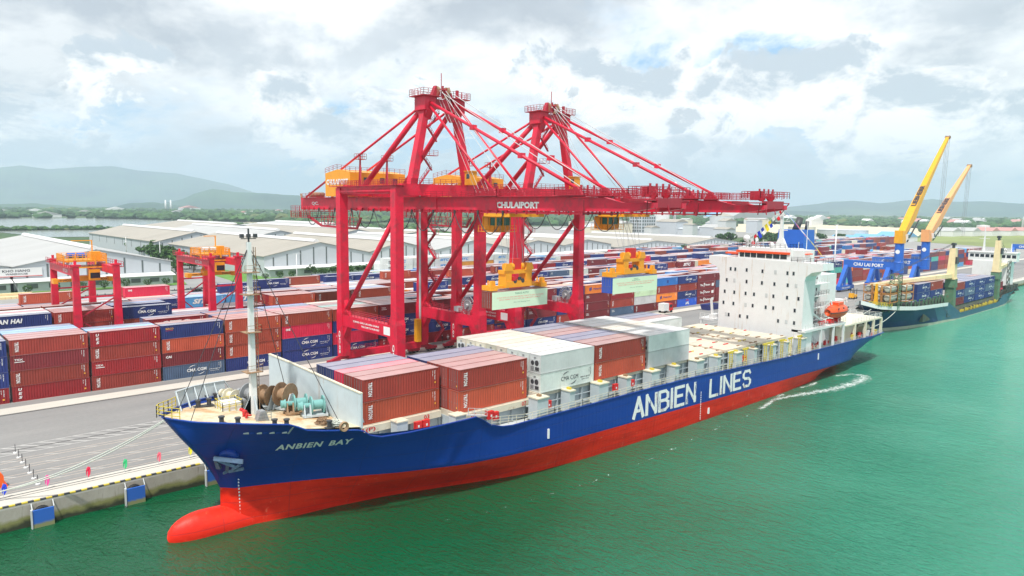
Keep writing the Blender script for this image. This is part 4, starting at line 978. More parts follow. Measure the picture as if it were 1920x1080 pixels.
rm_.box(x-.06, x, -.9, -.1, .45, .95, 0); rm_.box(x-.07, x, .15, .85, .5, 1.0, 2); rm_.box(x-.05, x, -.2, .2, 2.2, 2.45, 2)
FRIDGE = part_mesh('refrigeration_unit', rm_, [M_dark, M_lgrey, M_steel])
COLS = {'brick': (.30,.040,.027), 'orangebrick': (.42,.070,.034), 'maroon': (.19,.020,.026), 'darkred': (.29,.014,.018), 'crimson': (.66,.02,.07), 'navy': (.018,.035,.17), 'slate': (.07,.11,.19), 'skyblue': (.10,.36,.66), 'royal': (.02,.09,.50),
        'white': (.66,.68,.66), 'cream': (.68,.62,.49), 'grey': (.33,.38,.42), 'palegreen': (.50,.66,.42), 'teal': (.10,.48,.40), 'green': (.12,.45,.10), 'orange': (.78,.22,.03), 'darkbrick': (.29,.05,.025), 'blue': (.03,.17,.48), 'sun': (.7,.3,.05)}
CNAME = {'brick': 'brick red', 'orangebrick': 'orange brown', 'maroon': 'maroon', 'darkred': 'dark red', 'crimson': 'crimson', 'navy': 'navy blue', 'slate': 'slate blue', 'skyblue': 'light blue', 'royal': 'royal blue', 'white': 'white', 'cream': 'cream', 'grey': 'grey', 'palegreen': 'pale green', 'teal': 'teal', 'green': 'green', 'orange': 'orange', 'darkbrick': 'brownish red', 'blue': 'blue', 'sun': 'rusty orange'}
def place_container(x0, x1, yf, z, h, colour, logo=None, kind='dry', label='', group='containers stacked in the yard', wid=2.44, doors=True, name='shipping_container'):
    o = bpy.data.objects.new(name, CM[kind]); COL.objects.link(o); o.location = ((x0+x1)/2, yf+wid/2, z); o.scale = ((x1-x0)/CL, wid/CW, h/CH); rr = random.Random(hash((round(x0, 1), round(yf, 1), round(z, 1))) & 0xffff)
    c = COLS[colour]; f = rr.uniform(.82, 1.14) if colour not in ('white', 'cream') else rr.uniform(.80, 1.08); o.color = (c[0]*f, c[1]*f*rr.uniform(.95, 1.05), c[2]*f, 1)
    tag(o, label, 'container', group)
    if logo:
        l = bpy.data.objects.new('lettering', logo_mesh(logo)); COL.objects.link(l); l.parent = o
    if kind == 'reefer':
        l = bpy.data.objects.new('refrigeration_unit', FRIDGE); COL.objects.link(l); l.parent = o
    elif doors:
        l = bpy.data.objects.new('door_rods', DOORM); COL.objects.link(l); l.parent = o
    return o
ORD = ['first','second','third','fourth','fifth','sixth','seventh','eighth','ninth','tenth','eleventh','twelfth','thirteenth','fourteenth','fifteenth','sixteenth','seventeenth','eighteenth','nineteenth','twentieth']
def ordn(n): return ORD[n-1] if n <= 20 else ('twenty-'+ORD[n-21] if n < 30 else 'thirtieth' if n == 30 else 'thirty-'+ORD[n-31] if n < 40 else 'fortieth' if n == 40 else 'forty-'+ORD[n-41] if n < 50 else str(n)+'th')
# ---- on the ship -----------------------------------------------------
SG = 'containers on the deck of the moored ship'
bays = [
 ('foremost', 46.0, 58.0, 77.9, 7.8, 2.93, [('brick','orangebrick'), ('brick','brick'), ('crimson','brick'), ('navy','navy'), ('navy','navy')], 'dry'),
 ('second', 58.5, 71.1, 74.3, 7.8, 2.98, [('brick','orangebrick'), ('brick','brick'), ('brick','crimson'), ('navy','navy'), ('navy','navy')], 'dry'),
 ('third', 72.4, 84.2, 72.9, 8.5, 2.82, [('white','white'), ('white','white'), ('white','cream'), ('cream','cream'), ('cream','white'), ('cream','cream'), ('cream','cream'), ('cream','cream')], 'reefer'),
 ('fourth', 84.5, 97.3, 72.9, 8.5, 2.82, [('brick','orangebrick'), ('brick','brick'), ('navy','navy'), ('navy','navy'), ('brick','brick'), ('brick','brick'), ('navy','navy'), ('navy','navy')], 'dry'),
 ('fifth', 98.0, 110.1, 72.9, 8.5, 2.82, [('white','white'), ('white','cream'), ('white','white'), ('cream','white'), ('cream','white'), ('white','white'), ('white','white'), ('white','white')], 'reefer'),
 ('sixth', 110.7, 122.0, 82.7, 8.5, 2.72, [('white','white'), ('brick','brick'), ('navy','navy'), ('navy','brick')], 'dry')]
for (nm, x0, x1, yf, z0, h, rows, kd) in bays:
    for r, cols in enumerate(rows):
        for t, c in ((1, cols[0]), (0, cols[1])):
            lg = None
            if r == 0:
                lg = 'triton' if c in ('brick', 'orangebrick') else 'cmablack' if (nm == 'third' and t == 0) else 'tag' if kd == 'dry' else None
            y = yf+2.475*r
            side = 'nearest the water' if r == 0 else ORD[r]+' row inboard'
            if r > 0: side = f'{ORD[r]} row from the water' if False else f'row {ORD[r]} of {ORD[len(rows)-1]}'
            lab = f"{CNAME[c]} container, {'upper' if t else 'lower'} tier, {nm} bay from the bow, {ORD[r]} from the water"
            place_container(x0+.06, x1-.06, y, z0+h*t, h-.05, c, lg, 'reefer' if c in ('white', 'cream') and kd == 'reefer' else 'dry', lab, SG, wid=2.37)
# ---- the yard ----------------------------------------------------------
PX, PY, XB = 12.6, 2.5, 31.62
FRONT = {-2: [('darkred','ues'),('navy','tag'),('navy','tag'),('navy','tag')], -1: [('darkred','ues'),('brick','triton'),('maroon','tag'),('brick','triton')],
 0: [('brick','triton'),('darkred','tag'),('brick','triton'),('darkred','ues')], 1: [('slate','cma'),('maroon','cai'),('orangebrick','triton'),('navy','seaco')],
 2: [('navy','cma'),('orangebrick','triton'),('darkbrick','triton'),('orangebrick','triton')], 3: [('navy','cma'),('navy','cma'),('crimson','one'),('darkbrick','triton')],
 4: [('navy','cma'),('crimson','one'),('navy','cma'),('darkbrick','seaco')], 5: [('darkred','ues'),('navy','cma'),('navy','cma'),('maroon','tag')], 6: [('darkred','tag'),('navy','cma'),('navy','cma'),('maroon','tag')],
 7: [('brick','triton'),('navy','cma'),('navy','cma'),('navy','cma')], 8: [('navy','seaco'),('brick','triton'),('navy','cma'),('maroon','triton')], 9: [('navy','cma'),('maroon','tag'),('maroon','triton'),('maroon','tag')],
 10: [('brick','triton'),('navy','seaco'),('maroon','tag'),('navy','cma')], 11: [('maroon','tag'),('maroon','triton'),('maroon','tag'),('orange','hapag')], 12: [('slate','tag'),('brick','triton'),('darkred','tag'),('maroon','tag')],
 13: [('maroon','triton'),('white','tag'),('palegreen','tag'),('cream','tag')], 14: [('maroon','tag'),('orange','hapag'),('brick','triton'),('blue','sq')], 15: [('royal','apl'),('navy','cma'),('brick','triton'),('navy','cma')],
 16: [('maroon','factor'),('maroon','factor'),('maroon','factor'),('maroon','tag')], 17: [('maroon','tag'),('maroon','factor'),('slate','tag'),('maroon','tag')],
 25: [('crimson','tag'),('maroon','tag'),('teal','tag'),('navy','cma')]}
PAL = [('brick', 16), ('orangebrick', 6), ('maroon', 17), ('darkred', 9), ('darkbrick', 9), ('navy', 22), ('slate', 3), ('skyblue', 4), ('white', 3), ('grey', 3), ('crimson', 4), ('teal', 1.5), ('orange', 1.5), ('blue', 3), ('cream', 2)]
def pick(rr):
    t = rr.uniform(0, sum(w for _, w in PAL))
    for c, w in PAL:
        t -= w
        if t <= 0: return c
    return 'brick'
def logo_for(c, rr):
    return {'brick': 'triton', 'orangebrick': 'triton', 'darkbrick': 'triton', 'navy': 'cma', 'skyblue': 'sitc', 'maroon': rr.choice(('tag', 'tag', 'sitc')), 'darkred': rr.choice(('ues', 'sitc', 'tag')), 'crimson': 'one', 'white': 'sitcblue', 'orange': 'hapag'}.get(c, 'tag')
ry = random.Random(41); YARD = []
blocks = [(0, 151.7, -2, 44), (1, 184.5, -1, 44), (2, 217.3, -1, 46), (3, 250.1, 8, 50), (4, 282.9, 12, 56), (5, 305.0, 27, 66)]
for (bi, y0, k0, k1) in blocks:
    for k in range(k0, k1):
        base = {0: 4, 1: 4, 2: 3.3, 3: 3, 4: 3, 5: 3}[bi]
        if bi == 0 and 17 < k < 24: base = 4
        if bi > 0 and k > 6 and bi < 3: base = 3.2
        if bi == 4 and 12 <= k <= 17: base = 4
        if k > 30 and ry.random() < .12: continue
        if bi == 3 and k < 11: base = 3
        for r in range(6):
            h = int(round(base+ry.uniform(-1.1, .45))) if r else int(round(base))
            if bi == 0 and (k, r) in ((0,3),(0,4),(0,5),(1,2),(1,3)): h = 3
            if bi == 0 and k < 6 and r > 0 and (k, r) not in ((0,3),(0,4),(0,5),(1,2),(1,3)): h = 4
            if bi == 1 and k == 3: h = 2 if r < 2 else 3
            if bi == 1 and k == 2: h = 3 if r < 4 else 2
            h = max(1, min(5, h)); runc = pick(ry)
            for t in range(h):
                if bi == 0 and r == 0 and k in FRONT and t < len(FRONT[k]): c, lg = FRONT[k][t]
                else:
                    c = pick(ry) if ry.random() < .6 else runc
                    if bi == 4 and 12 <= k <= 17: c = 'white' if ry.random() < .86 else 'sun'
                    if bi == 3 and k in (8, 9): c = ('orangebrick', 'brick', 'navy', 'navy')[t]
                    if bi == 2 and k == 3 and r < 2: c = 'skyblue'
                    if bi == 1 and k == -1 and r == 0 and t == h-1: c = 'navy'
                    if bi == 1 and k == 0 and r < 3: c = 'brick'
                    if bi == 1 and k == 1 and r == 0 and t == h-1: c = 'navy'
                    lg = logo_for(c, ry)
                    if bi == 1 and k == -1 and r == 0 and t == h-1: lg = 'wanhai'
                    if bi == 1 and k == 3 and c != 'white': c, lg = 'maroon', 'sitc'
                YARD.append((bi, k, r, t, h, XB+PX*k+ry.uniform(-.07, .07), y0+PY*r+ry.uniform(-.05, .05), 2.8*t, c, lg))
import numpy as np
def select(boxes, extra, n):
    """how many cells of a coarse picture each box covers (nearest first), so that the n largest become things of their own"""
    Wd, Hd = 1440, 810; zb = np.full((Hd, Wd), 1e9, np.float32); ib = np.full((Hd, Wd), -1, np.int32); f = FPX*Wd/1920
    R_, U_, F_ = np.array(Rv), np.array(Uv), np.array(Fv)
    def quad(P4, idx):
        P4 = np.array(P4)-np.array([0, 0, CAMH]); d = P4@F_
        if d.min() < 5: return
        u = Wd/2+f*(P4@R_)/d; v = Hd/2-f*(P4@U_)/d
        x0, x1, y0, y1 = int(max(0, u.min())), int(min(Wd-1, u.max()+1)), int(max(0, v.min())), int(min(Hd-1, v.max()+1))
        if x1 <= x0 or y1 <= y0: return
        n_ = np.cross(P4[1]-P4[0], P4[2]-P4[0]); gx, gy = np.meshgrid(np.arange(x0, x1+1)+.5, np.arange(y0, y1+1)+.5)
        m = np.ones(gx.shape, bool); s = 0
        ar = sum(u[i]*v[(i+1) % 4]-u[(i+1) % 4]*v[i] for i in range(4))
        for i in range(4):
            j = (i+1) % 4; e = (u[j]-u[i])*(gy-v[i])-(v[j]-v[i])*(gx-u[i]); m &= (e*np.sign(ar) >= 0)
        if not m.any(): return
        den = n_@F_+(gx-Wd/2)/f*(n_@R_)+(Hd/2-gy)/f*(n_@U_); z = (n_@P4[0])/np.where(abs(den) < 1e-9, 1e-9, den)
        sl_ = (slice(y0, y1+1), slice(x0, x1+1)); m &= (z > 0) & (z < zb[sl_]); zb[sl_][m] = z[m]; ib[sl_][m] = idx
    for i, (x0, x1, y0, y1, z0, z1) in enumerate(list(boxes)+list(extra)):
        idx = i if i < len(boxes) else -2
        quad([(x0,y0,z1),(x1,y0,z1),(x1,y1,z1),(x0,y1,z1)], idx); quad([(x0,y0,z0),(x1,y0,z0),(x1,y0,z1),(x0,y0,z1)], idx); quad([(x0,y0,z0),(x0,y1,z0),(x0,y1,z1),(x0,y0,z1)], idx)
    ids, cnt = np.unique(ib[ib >= 0], return_counts=True); o = np.argsort(-cnt)
    return [int(i) for i in ids[o][:n]], set(int(i) for i in ids)
bx = [(x, x+12.19, y, y+2.44, z, z+2.79) for (_, _, _, _, _, x, y, z, _, _) in YARD]
big_, vis = select(bx, [(60, 150, 71, 97, -3, 8.5), (46, 122, 73, 93, 7, 14), (151, 165, 72, 92, 4, 25), (30, 198, 71, 97, -3, 5)], 228)
bigs = set(big_); far = MB(); fcol = []
rf = random.Random(17)
for i, (bi, k, r, t, h, x, y, z, c, lg) in enumerate(YARD):
    if i in bigs:
        rowt = 'front row' if r == 0 else 'row '+ORD[r]
        lab = f"{CNAME[c]} container, {'top' if t == h-1 else ORD[t]} tier, {ORD[r]} row, {ORD[bi]} yard block, {ordn(k+3)} stack from left"
        nb = bi < 3 and k < 22
        place_container(x, x+12.19, y, z, 2.78, c, lg if (r == 0 or bi > 0 or k < 3) and (nb or c in ('navy', 'skyblue', 'white')) else None, 'reefer' if c == 'white' and bi == 4 else 'dry', lab, 'containers stacked in the yard', doors=(bi == 0 and k < 16))
    elif i in vis or (t == h-1):
        if i not in vis and k > 30 and bi < 2: pass
        cc = COLS[c]; q = rf.uniform(.8, 1.15); cc = tuple(v*q for v in cc); far.box(x, x+12.19, y, y+2.44, z if i in vis else z, z+2.78, 0, False); fcol += [tuple(.5*v+.5*.62 for v in cc)]+[cc]*4  # top faces lightened: overhead glare and dust put into the colour
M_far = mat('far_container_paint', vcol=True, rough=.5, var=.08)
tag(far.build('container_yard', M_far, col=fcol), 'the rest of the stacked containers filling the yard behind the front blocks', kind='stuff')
# ================================================================== SHIP TO SHORE CRANES
def sts_crane(cx, label, mark, tag_txt):
    base = empty('gantry_crane', (cx, 132.6, 0), label, 'gantry crane', 'red ship to shore gantry cranes')
    LX = 10.75; YW, YL = 121.7, 143.5; x0, x1 = cx-LX, cx+LX
    G = 3.6
    for x in (x0, x1):
        for y in (YW, YL):
            e = MB(); w = 2.1 if y == YW else 1.8; d = 2.0
            # shaft, flared below the portal beam
            def fr(z, wx, wy): return [(x-wx, y-wy, z), (x+wx, y-wy, z), (x+wx, y+wy, z), (x-wx, y+wy, z)]
            rings = [fr(1.9, .95, 1.15), fr(8.2, 1.0, 1.3), fr(11.6, 1.05, 1.25), fr(12.6, .98, 1.0), fr(39.2, .95, .92)]
            vs = [p for r in rings for p in r]; fs = [(4*j+i, 4*j+(i+1) % 4, 4*j+4+(i+1) % 4, 4*j+4+i) for j in range(4) for i in range(4)]+[(3,2,1,0), (16,17,18,19)]
            e.add(vs, fs); 
            # haunch towards the other leg
            s = 1 if y == YW else -1
            e.ext([(y+s*1.1, 11.2), (y+s*3.0, 11.2), (y+s*1.1, 14.6)], x-.5, x+.5, 'yz'); e.ext([(y+s*1.2, 8.9), (y+s*1.2, 6.2), (y+s*3.0, 8.9)], x-.7, x+.7, 'yz')
            e.build('leg', M_red, base)
            # bogies
            e = MB()
            for q in (-2.6, 2.6): e.box(x+q-1.5, x+q+1.5, y-.5, y+.5, .55, 1.15, 0)
            e.ext([(x-3.4, 1.1), (x+3.4, 1.1), (x+1.0, 2.0), (x-1.0, 2.0)], y-.45, y+.45, 'xz', 0)
            for q in (-3.6, -2.6, -1.6, 1.6, 2.6, 3.6): e.lathe((x+q, y, .42), [(0,-.22),(.38,-.22),(.38,.22),(0,.22)], 10, 1, 'y')
            e.build('bogie', [M_redd, M_dark], base)
        e = MB(); e.box(x-.85, x+.85, YW+.9, YL-.9, 8.85, 11.35); e.build('portal_beam', M_red, base)
        e = MB(); e.rail([(x-.8, YW+1, 11.35), (x-.8, YL-1, 11.35)], 1.1, 1.3, .05, 0, 3); e.build('portal_railing', M_redd, base); e = MB(); e.rail([(x+.8, YW+1, 11.35), (x+.8, YL-1, 11.35)], 1.1, 1.3, .05, 0, 3); e.build('portal_railing', M_redd, base)
        e = MB(); e.tube((x, YL-1.6, 12.4), (x, YW+.7, 33.2), .55, n=12); e.build('diagonal_brace', M_red, base)
        e = MB(); e.box(x-.7, x+.7, YW-.9, YL+.9, 37.9, 39.5); e.box(x-1.3, x+1.3, YW-1.6, YL+3.2, 39.5, 39.62); e.build('upper_beam', M_red, base)
        e = MB(); e.rail([(x-1.25, YW-1.6, 39.6), (x-1.25, YL+3.2, 39.6)], 1.1, 1.6, .045, 0, 3); e.build('upper_railing', M_redd, base); e = MB(); e.rail([(x+1.25, YW-1.6, 39.6), (x+1.25, YL+3.2, 39.6)], 1.1, 1.6, .045, 0, 3); e.build('upper_railing', M_redd, base)
    e = MB(); e.tube((x0-.5, YL+.6, 38.4), (x0-.5, YW-.6, 38.5), .45, n=12); e.build('pipe_tie', M_red, base)
    for y in (YW, YL):
        e = MB(); e.box(x0+.9, x1-.9, y-.7, y+.7, 1.2, 2.7); e.build('sill_beam', M_red, base)
        e = MB(); e.box(x0+.9, x1-.9, y-.85, y+.85, 37.6, 39.9); e.build('cross_beam', M_red, base)
    for pa, pb in (((x0, YW-.9, 39.9), (x1, YW-.9, 39.9)), ((x0, YL+.9, 39.9), (x1, YL+.9, 39.9)), ((x0+1, YW, 2.7), (x1-1, YW, 2.7)), ((x0+1, YL, 2.7), (x1-1, YL, 2.7))): e = MB(); e.rail([pa, pb], 1.1, 1.4, .045, 0, 3); e.build('beam_railing', M_redd, base)
    # girders: rear part, boom, thinner tip
    TIP, HNG, TAIL = 64.4, 117.5, 176.5
    for s in (-1, 1):
        gx = cx+s*G
        e = MB(); e.ext([(TAIL, 34.3), (HNG, 34.8), (HNG, 37.5), (TAIL, 37.4)], gx-.55, gx+.55, 'yz'); e.build('main_girder', M_red, base)
        e = MB(); e.ext([(HNG-.3, 34.8), (68.5, 34.9), (TIP, 35.5), (TIP, 36.3), (70.5, 36.3), (74, 37.1), (80.5, 37.1), (86, 37.5), (97, 37.5), (103, 37.3), (HNG-.3, 37.3)], gx-.55, gx+.55, 'yz'); e.build('boom_girder', M_red, base)
        for yy in (80.0, 101.0):
            e = MB(); e.ext([(yy-1.6, 37.2), (yy+1.6, 37.2), (yy+.5, 38.9), (yy-.1, 38.9)], gx-.3, gx+.3, 'yz'); e.build('stay_lug', M_redd, base)
        # outside walkway and railing
        e = MB(); xo = gx+s*1.35
        e.box(gx+s*.55, gx+s*1.9, 67, 175, 35.35, 35.45) if s > 0 else e.box(gx+s*.55, gx+s*1.4, 67, 175, 37.25, 37.35)
        e.rail([(gx+s*.9, 67, 37.3), (gx+s*.9, 175, 37.3)], 1.1, 2.0, .05, 0, 3)
        e.rail([(gx-s*.4, 65, 37.3), (gx-s*.4, 100, 37.3)], 1.1, 2.0, .045, 0, 2)
        e.build('girder_walkway', M_redd, base)
        e = MB(); e.box(gx-.75, gx+.75, 78, 176, 34.35, 34.55); yy = 78
        while yy < 176: e.box(gx-.9, gx-.55, yy, yy+.2, 34.2, 34.9); yy += 2.6
        e.build('trolley_rail', M_redd, base)
    for yy in (65, 72, 84, 96, 108, 128, 150, 163, 175.8):
        e = MB(); e.box(cx-G+.55, cx+G-.55, yy-.5, yy+.5, 35.6, 37.0); e.build('cross_tie', M_redd, base)
    # clutter on the boom: sheaves, posts, platforms
    for (ya, yb) in ((64.6, 68.2), (77, 83.5), (98, 104)):
        e = MB(); e.box(cx-G-1.7, cx+G+1.7, ya, yb, 36.6 if ya < 70 else 37.4, 36.75 if ya < 70 else 37.55)
        e.rail([(cx-G-1.7, ya, 37.5), (cx-G-1.7, yb, 37.5), (cx+G+1.7, yb, 37.5), (cx+G+1.7, ya, 37.5), (cx-G-1.7, ya, 37.5)], 1.2, .9, .05, 0, 3)
        for q in (-2.4, -.8, .8, 2.4): e.bar((cx+q, (ya+yb)/2, 37.4), (cx+q, (ya+yb)/2, 39.2), .25)
        e.bar((cx-G-1.7, ya, 36.7), (cx-G-.5, ya+1, 34.6), .15); e.bar((cx+G+1.7, ya, 36.7), (cx+G+.5, ya+1, 34.6), .15)
        e.build('boom_platform', M_redd, base)
    for q in (-1.6, 1.6):
        e = MB(); e.bar((cx+q-2, TIP+.2, 36.2), (cx+q-2, TIP-.2, 34.6), .14); e.build('buffer', M_redd, base); e = MB(); e.lathe((cx+q, TIP+2, 37.7), [(0,-.2),(.75,-.2),(.75,.2),(0,.2)], 12, 0, 'x'); e.build('rope_sheave', M_redd, base)
    e = MB(); e.box(cx-1.0, cx+1.0, TIP+3.0, TIP+4.6, 37.2, 38.8); e.build('winch_box', M_redd, base)
    # A frame
    ZA = 55.9; ax_ = 3.7
    for s in (-1, 1):
        e = MB(); e.bar((cx+s*7.2, YW, 39.6), (cx+s*ax_, YW, ZA), 1.6, 1.7, 0, 1.25, 1.5, up=(0,1,0)); e.build('frame_leg', M_red, base)
        e = MB(); e.tube((cx+s*5.2, YL, 39.6), (cx+s*(ax_+.0), YW+1.8, ZA-1.0), .62, .58, n=12); e.build('frame_back_leg', M_red, base)
        e = MB(); e.box(cx+s*ax_-1.4, cx+s*ax_+1.4, YW-1.6, YW+1.9, ZA-1.2, ZA+1.5); e.ext([(YW-1.6, ZA-1.2), (YW+1.9, ZA-1.2), (YW+.9, ZA-3.0), (YW-.6, ZA-3.0)], cx+s*ax_-.8, cx+s*ax_+.8, 'yz'); e.build('frame_head', M_red, base)
        e = MB(); h = Vector((cx+s*ax_, YW, ZA+1.5)); e.box(h.x-2.2, h.x+2.2, YW-2.4, YW+2.6, ZA+1.45, ZA+1.6)
        e.rail([(h.x-2.2, YW-2.4, ZA+1.6), (h.x+2.2, YW-2.4, ZA+1.6), (h.x+2.2, YW+2.6, ZA+1.6), (h.x-2.2, YW+2.6, ZA+1.6), (h.x-2.2, YW-2.4, ZA+1.6)], 1.25, .9, .045, 0, 3); e.build('head_platform', M_redd, base)
        # stays
        def stay(p, q, r, knuckle=True):
            e = MB(); e.tube(p, q, r, n=10); p = Vector(p); q = Vector(q)
            if knuckle:
                for t in (.34, .67): c = p+(q-p)*t; e.cb(c, 1.0, 1.0, .9)
            e.build('stay', M_red, base)
        hx = cx+s*ax_
        stay((hx, YW-1.4, ZA+.3), (cx+s*G, 80.0, 38.6), .30); stay((hx, YW-1.4, ZA-.4), (cx+s*G, 101.0, 38.6), .25, False)
        stay((hx, YW+1.6, ZA-.2), (cx+s*G, 174.5, 37.6), .26, False)
        # small trestle carrying the back stay
        e = MB(); yb = 147.5; zt = ZA-.2+(37.6-ZA+.2)*(yb-YW)/(174.5-YW)
        e.bar((cx+s*G-.9, yb-1.6, 39), (cx+s*G, yb, zt), .3); e.bar((cx+s*G, yb+.8, 37.5), (cx+s*G, yb, zt), .3)
        e.box(cx+s*G-1, cx+s*G+1, yb-1, yb+1, zt-.9, zt-.8); e.rail([(cx+s*G-1, yb-1, zt-.8), (cx+s*G+1, yb-1, zt-.8), (cx+s*G+1, yb+1, zt-.8), (cx+s*G-1, yb+1, zt-.8), (cx+s*G-1, yb-1, zt-.8)], 1.2, 1, .04, 0, 2)
        e.build('stay_trestle', M_redd, base)
    e = MB(); e.box(cx-ax_, cx+ax_, YW-.9, YW+.9, ZA-.6, ZA+1.2); e.build('head_beam', M_redd, base)
    e = MB()
    for s in (-1, 1): e.bar((cx+s*2.2, YW-.3, ZA+1.2), (cx+s*1.1, YW-.3, ZA+3.6), 1.0, 1.3)
    e.build('sheave_bracket', M_redd, base)
    e = MB()
    for q in (-1.3, 1.3): e.lathe((cx+q, YW-.3, ZA+2.7), [(0,-.25),(1.15,-.25),(1.15,.25),(0,.25)], 14, 0, 'x')
    e.build('head_sheave', M_rusty, base)
    e = MB(); e.bar((cx+.2, YW, ZA+2), (cx+.2, YW, ZA+6.6), .12); e.bar((cx+ax_+.6, YW, ZA+1.6), (cx+ax_+.6, YW, ZA+3.6), .5); e.bar((cx+.9, YW+.4, ZA+1.6), (cx+.9, YW+.4, ZA+4.2), .3); e.bar((cx+ax_+1.8, YW, ZA+1.6), (cx+ax_+1.8, YW, ZA+3.4), .12); e.build('antenna_mast', M_redd, base)
    # cross bracing of the head and ladders
    e = MB(); z = 39.8; s = -1
    k = 0
    while z < ZA-3:
        t = (z-39.6)/(ZA-39.6); xx = cx+7.2+(ax_-7.2)*t; xl = cx-7.2+(7.2-ax_)*t
        a, b = (xl+1.0, YW-1.2, z), (xl+3.4, YW-1.2, z+2.9); 
        if k % 2: a, b = (xl+3.4, YW-1.2, z), (xl+1.0, YW-1.2, z+2.9)
        if k % 3 != 2: e.bar(a, b, .5, .12); e.rail([a, b], .95, .9, .04, 0, 2)
        else: e.box(xl+.6, xl+3.8, YW-2.0, YW-.8, z, z+.1); e.rail([(xl+.6, YW-2.0, z), (xl+3.8, YW-2, z)], 1.1, .8, .04, 0, 3)
        z += 2.9; k += 1
    e.build('frame_stair', M_redd, base)
    # zigzag stair up the far landside leg
    e = MB(); z = 11.5; k = 0; sx, sy = x1+1.5, YL-3.2
    while z < 36:
        a, b = Vector((sx, sy, z)), Vector((sx, sy+3.4, z+2.9))
        if k % 2: a, b = Vector((sx, sy+3.4, z)), Vector((sx, sy, z+2.9))
        e.bar(a, b, .7, .12); e.rail([a+Vector((.35,0,0)), b+Vector((.35,0,0))], 1.0, .9, .045, 0, 2); e.box(sx-.5, sx+.6, b.y-.7, b.y+.7, z+2.85, z+2.95); e.rail([(sx+.6, b.y-.7, z+2.9), (sx+.6, b.y+.7, z+2.9)], 1.1, .7, .045, 0, 3)
        z += 2.9; k += 1
    e.build('stair', M_redd, base)
    e = MB(); z = 2.7; k = 0; sx, sy = x1+1.6, YL-3.0
    while z < 9: 
        a, b = Vector((sx, sy, z)), Vector((sx+2.6, sy, z+2.9))
        if k % 2: a, b = Vector((sx+2.6, sy, z)), Vector((sx, sy, z+2.9))
        e.bar(a, b, .7, .12); e.rail([a, b], 1, .8, .045, 0, 3); z += 2.9; k += 1
    e.build('lower_stair', M_redd, base)
    # lift mast
    e = MB(); e.bar((x1-1.3, YL-.9, 3), (x1-1.3, YL-.9, 38), .35, .35); e.build('lift_mast', M_lgrey, base)
    e = MB(); e.box(x1-2.7, x1-1.5, YL-1.7, YL-.4, 2.9, 8.4); e.build('lift_cage', M_orangey, base)
    e = MB(); e.box(cx+5.2, cx+7.0, YW-3.4, YW-1.5, 40.0, 42.8); e.box(cx+5.0, cx+7.2, YW-3.6, YW-1.3, 42.8, 42.95); ec = e.build('electrical_cabin', M_orange, base); e = MB(); e.box(cx+5.16, cx+5.22, YW-3.1, YW-2.1, 41.3, 42.3); e.build('window', M_glass, ec)
    # machinery house
    e = MB(); hx0, hx1, hy0, hy1 = cx-5.6, cx+9.5, 148.8, 160.5
    e.add([(hx0,hy0,37.6),(hx0,hy1,37.6),(hx0,hy1,43.1),(hx0,(hy0+hy1)/2,43.9),(hx0,hy0,43.1),(hx1,hy0,37.6),(hx1,hy1,37.6),(hx1,hy1,43.1),(hx1,(hy0+hy1)/2,43.9),(hx1,hy0,43.1)], [(0,1,2,3,4)[::-1],(5,6,7,8,9),(0,5,9,4),(1,2,7,6),(4,9,8,3),(3,8,7,2),(0,1,6,5)])
    hs = e.build('machinery_house', M_orange, base)
    e = MB(); 
    for x in (hx0+3.6, hx0+8.0, hx0+11.6): e.box(x, x+1.3, hy0-.05, hy0+.05, 40.6, 42.0)
    e.build('window', M_glass, hs)
    e = MB(); e.box(hx0+6.5, hx0+13.5, hy0-.9, hy0-.1, 38.8, 39.3); e.box(hx0+7.4, hx0+9.2, hy0-.8, hy0-.05, 39.3, 40.2); e.build('service_duct', M_orange, hs)
    e = MB(); put_text(e, 'CHULAIPORT', (hx0-.04, hy1-.6, 40.3), (0,-1,0), (0,0,1), 10.2, 1.35, 0, bold=.05, off=0); e.build('lettering', M_letter, hs)
    e = MB(); e.rail([(hx0, hy0, 43.1), (hx0, (hy0+hy1)/2, 43.9), (hx0, hy1, 43.1)], 1.2, 1.5, .045, 0, 3); e.rail([(hx0, hy0, 43.1), (hx1, hy0, 43.1)], 1.2, 1.5, .045, 0, 3); e.rail([(hx0-1.2, hy0-1.4, 37.6), (hx1+1, hy0-1.4, 37.6)], 1.2, 1.5, .045, 0, 3); e.box(hx0-1.2, hx1+1, hy0-1.4, hy0, 37.5, 37.6); e.build('house_railing', M_redd, hs)
    # tail platforms
    e = MB(); e.box(cx-6, cx+6, 168, 178.5, 33.9, 34.0); e.rail([(cx-6, 168, 34), (cx-6, 178.5, 34), (cx+6, 178.5, 34)], 1.3, 1.1, .05, 0, 3); e.rail([(cx-6, 168, 32.4), (cx-6, 178.5, 32.4), (cx+6, 178.5, 32.4)], 1.3, 1.1, .05, 0, 3)
    e.box(cx-6, cx+6, 168, 178.5, 32.3, 32.4)
    for y in (168, 173, 178.5):
        for x in (cx-6, cx+6): e.bar((x, y, 32.4), (x, y, 34), .18)
    e.ext([(170, 32.3), (163, 30.2), (146, 30.0), (144, 32.8), (144.6, 32.8), (146.5, 30.5), (162.8, 30.7), (169.6, 32.9)], cx-5.6, cx-5.3, 'yz'); e.rail([(cx-5.5, 163, 30.3), (cx-5.5, 146, 30.1)], 2.6, 1.5, .06, 0, 3)
    for y in (146, 150, 155, 160): e.bar((cx-5.4, y, 30.3), (cx-4.2, y+.8, 34.4), .14)
    e.build('service_platform', M_redd, base)
    e = MB(); e.bar((cx-G, 176.3, 35.2), (cx-G+.3, 178.2, 38.4), .35); e.tube((cx-2, 176, 38.2), (cx+2, 176, 38.2), .7, n=10); e.build('tail_winch', M_rusty, base)
    # festoon loops
    e = MB(); yy = 78.0
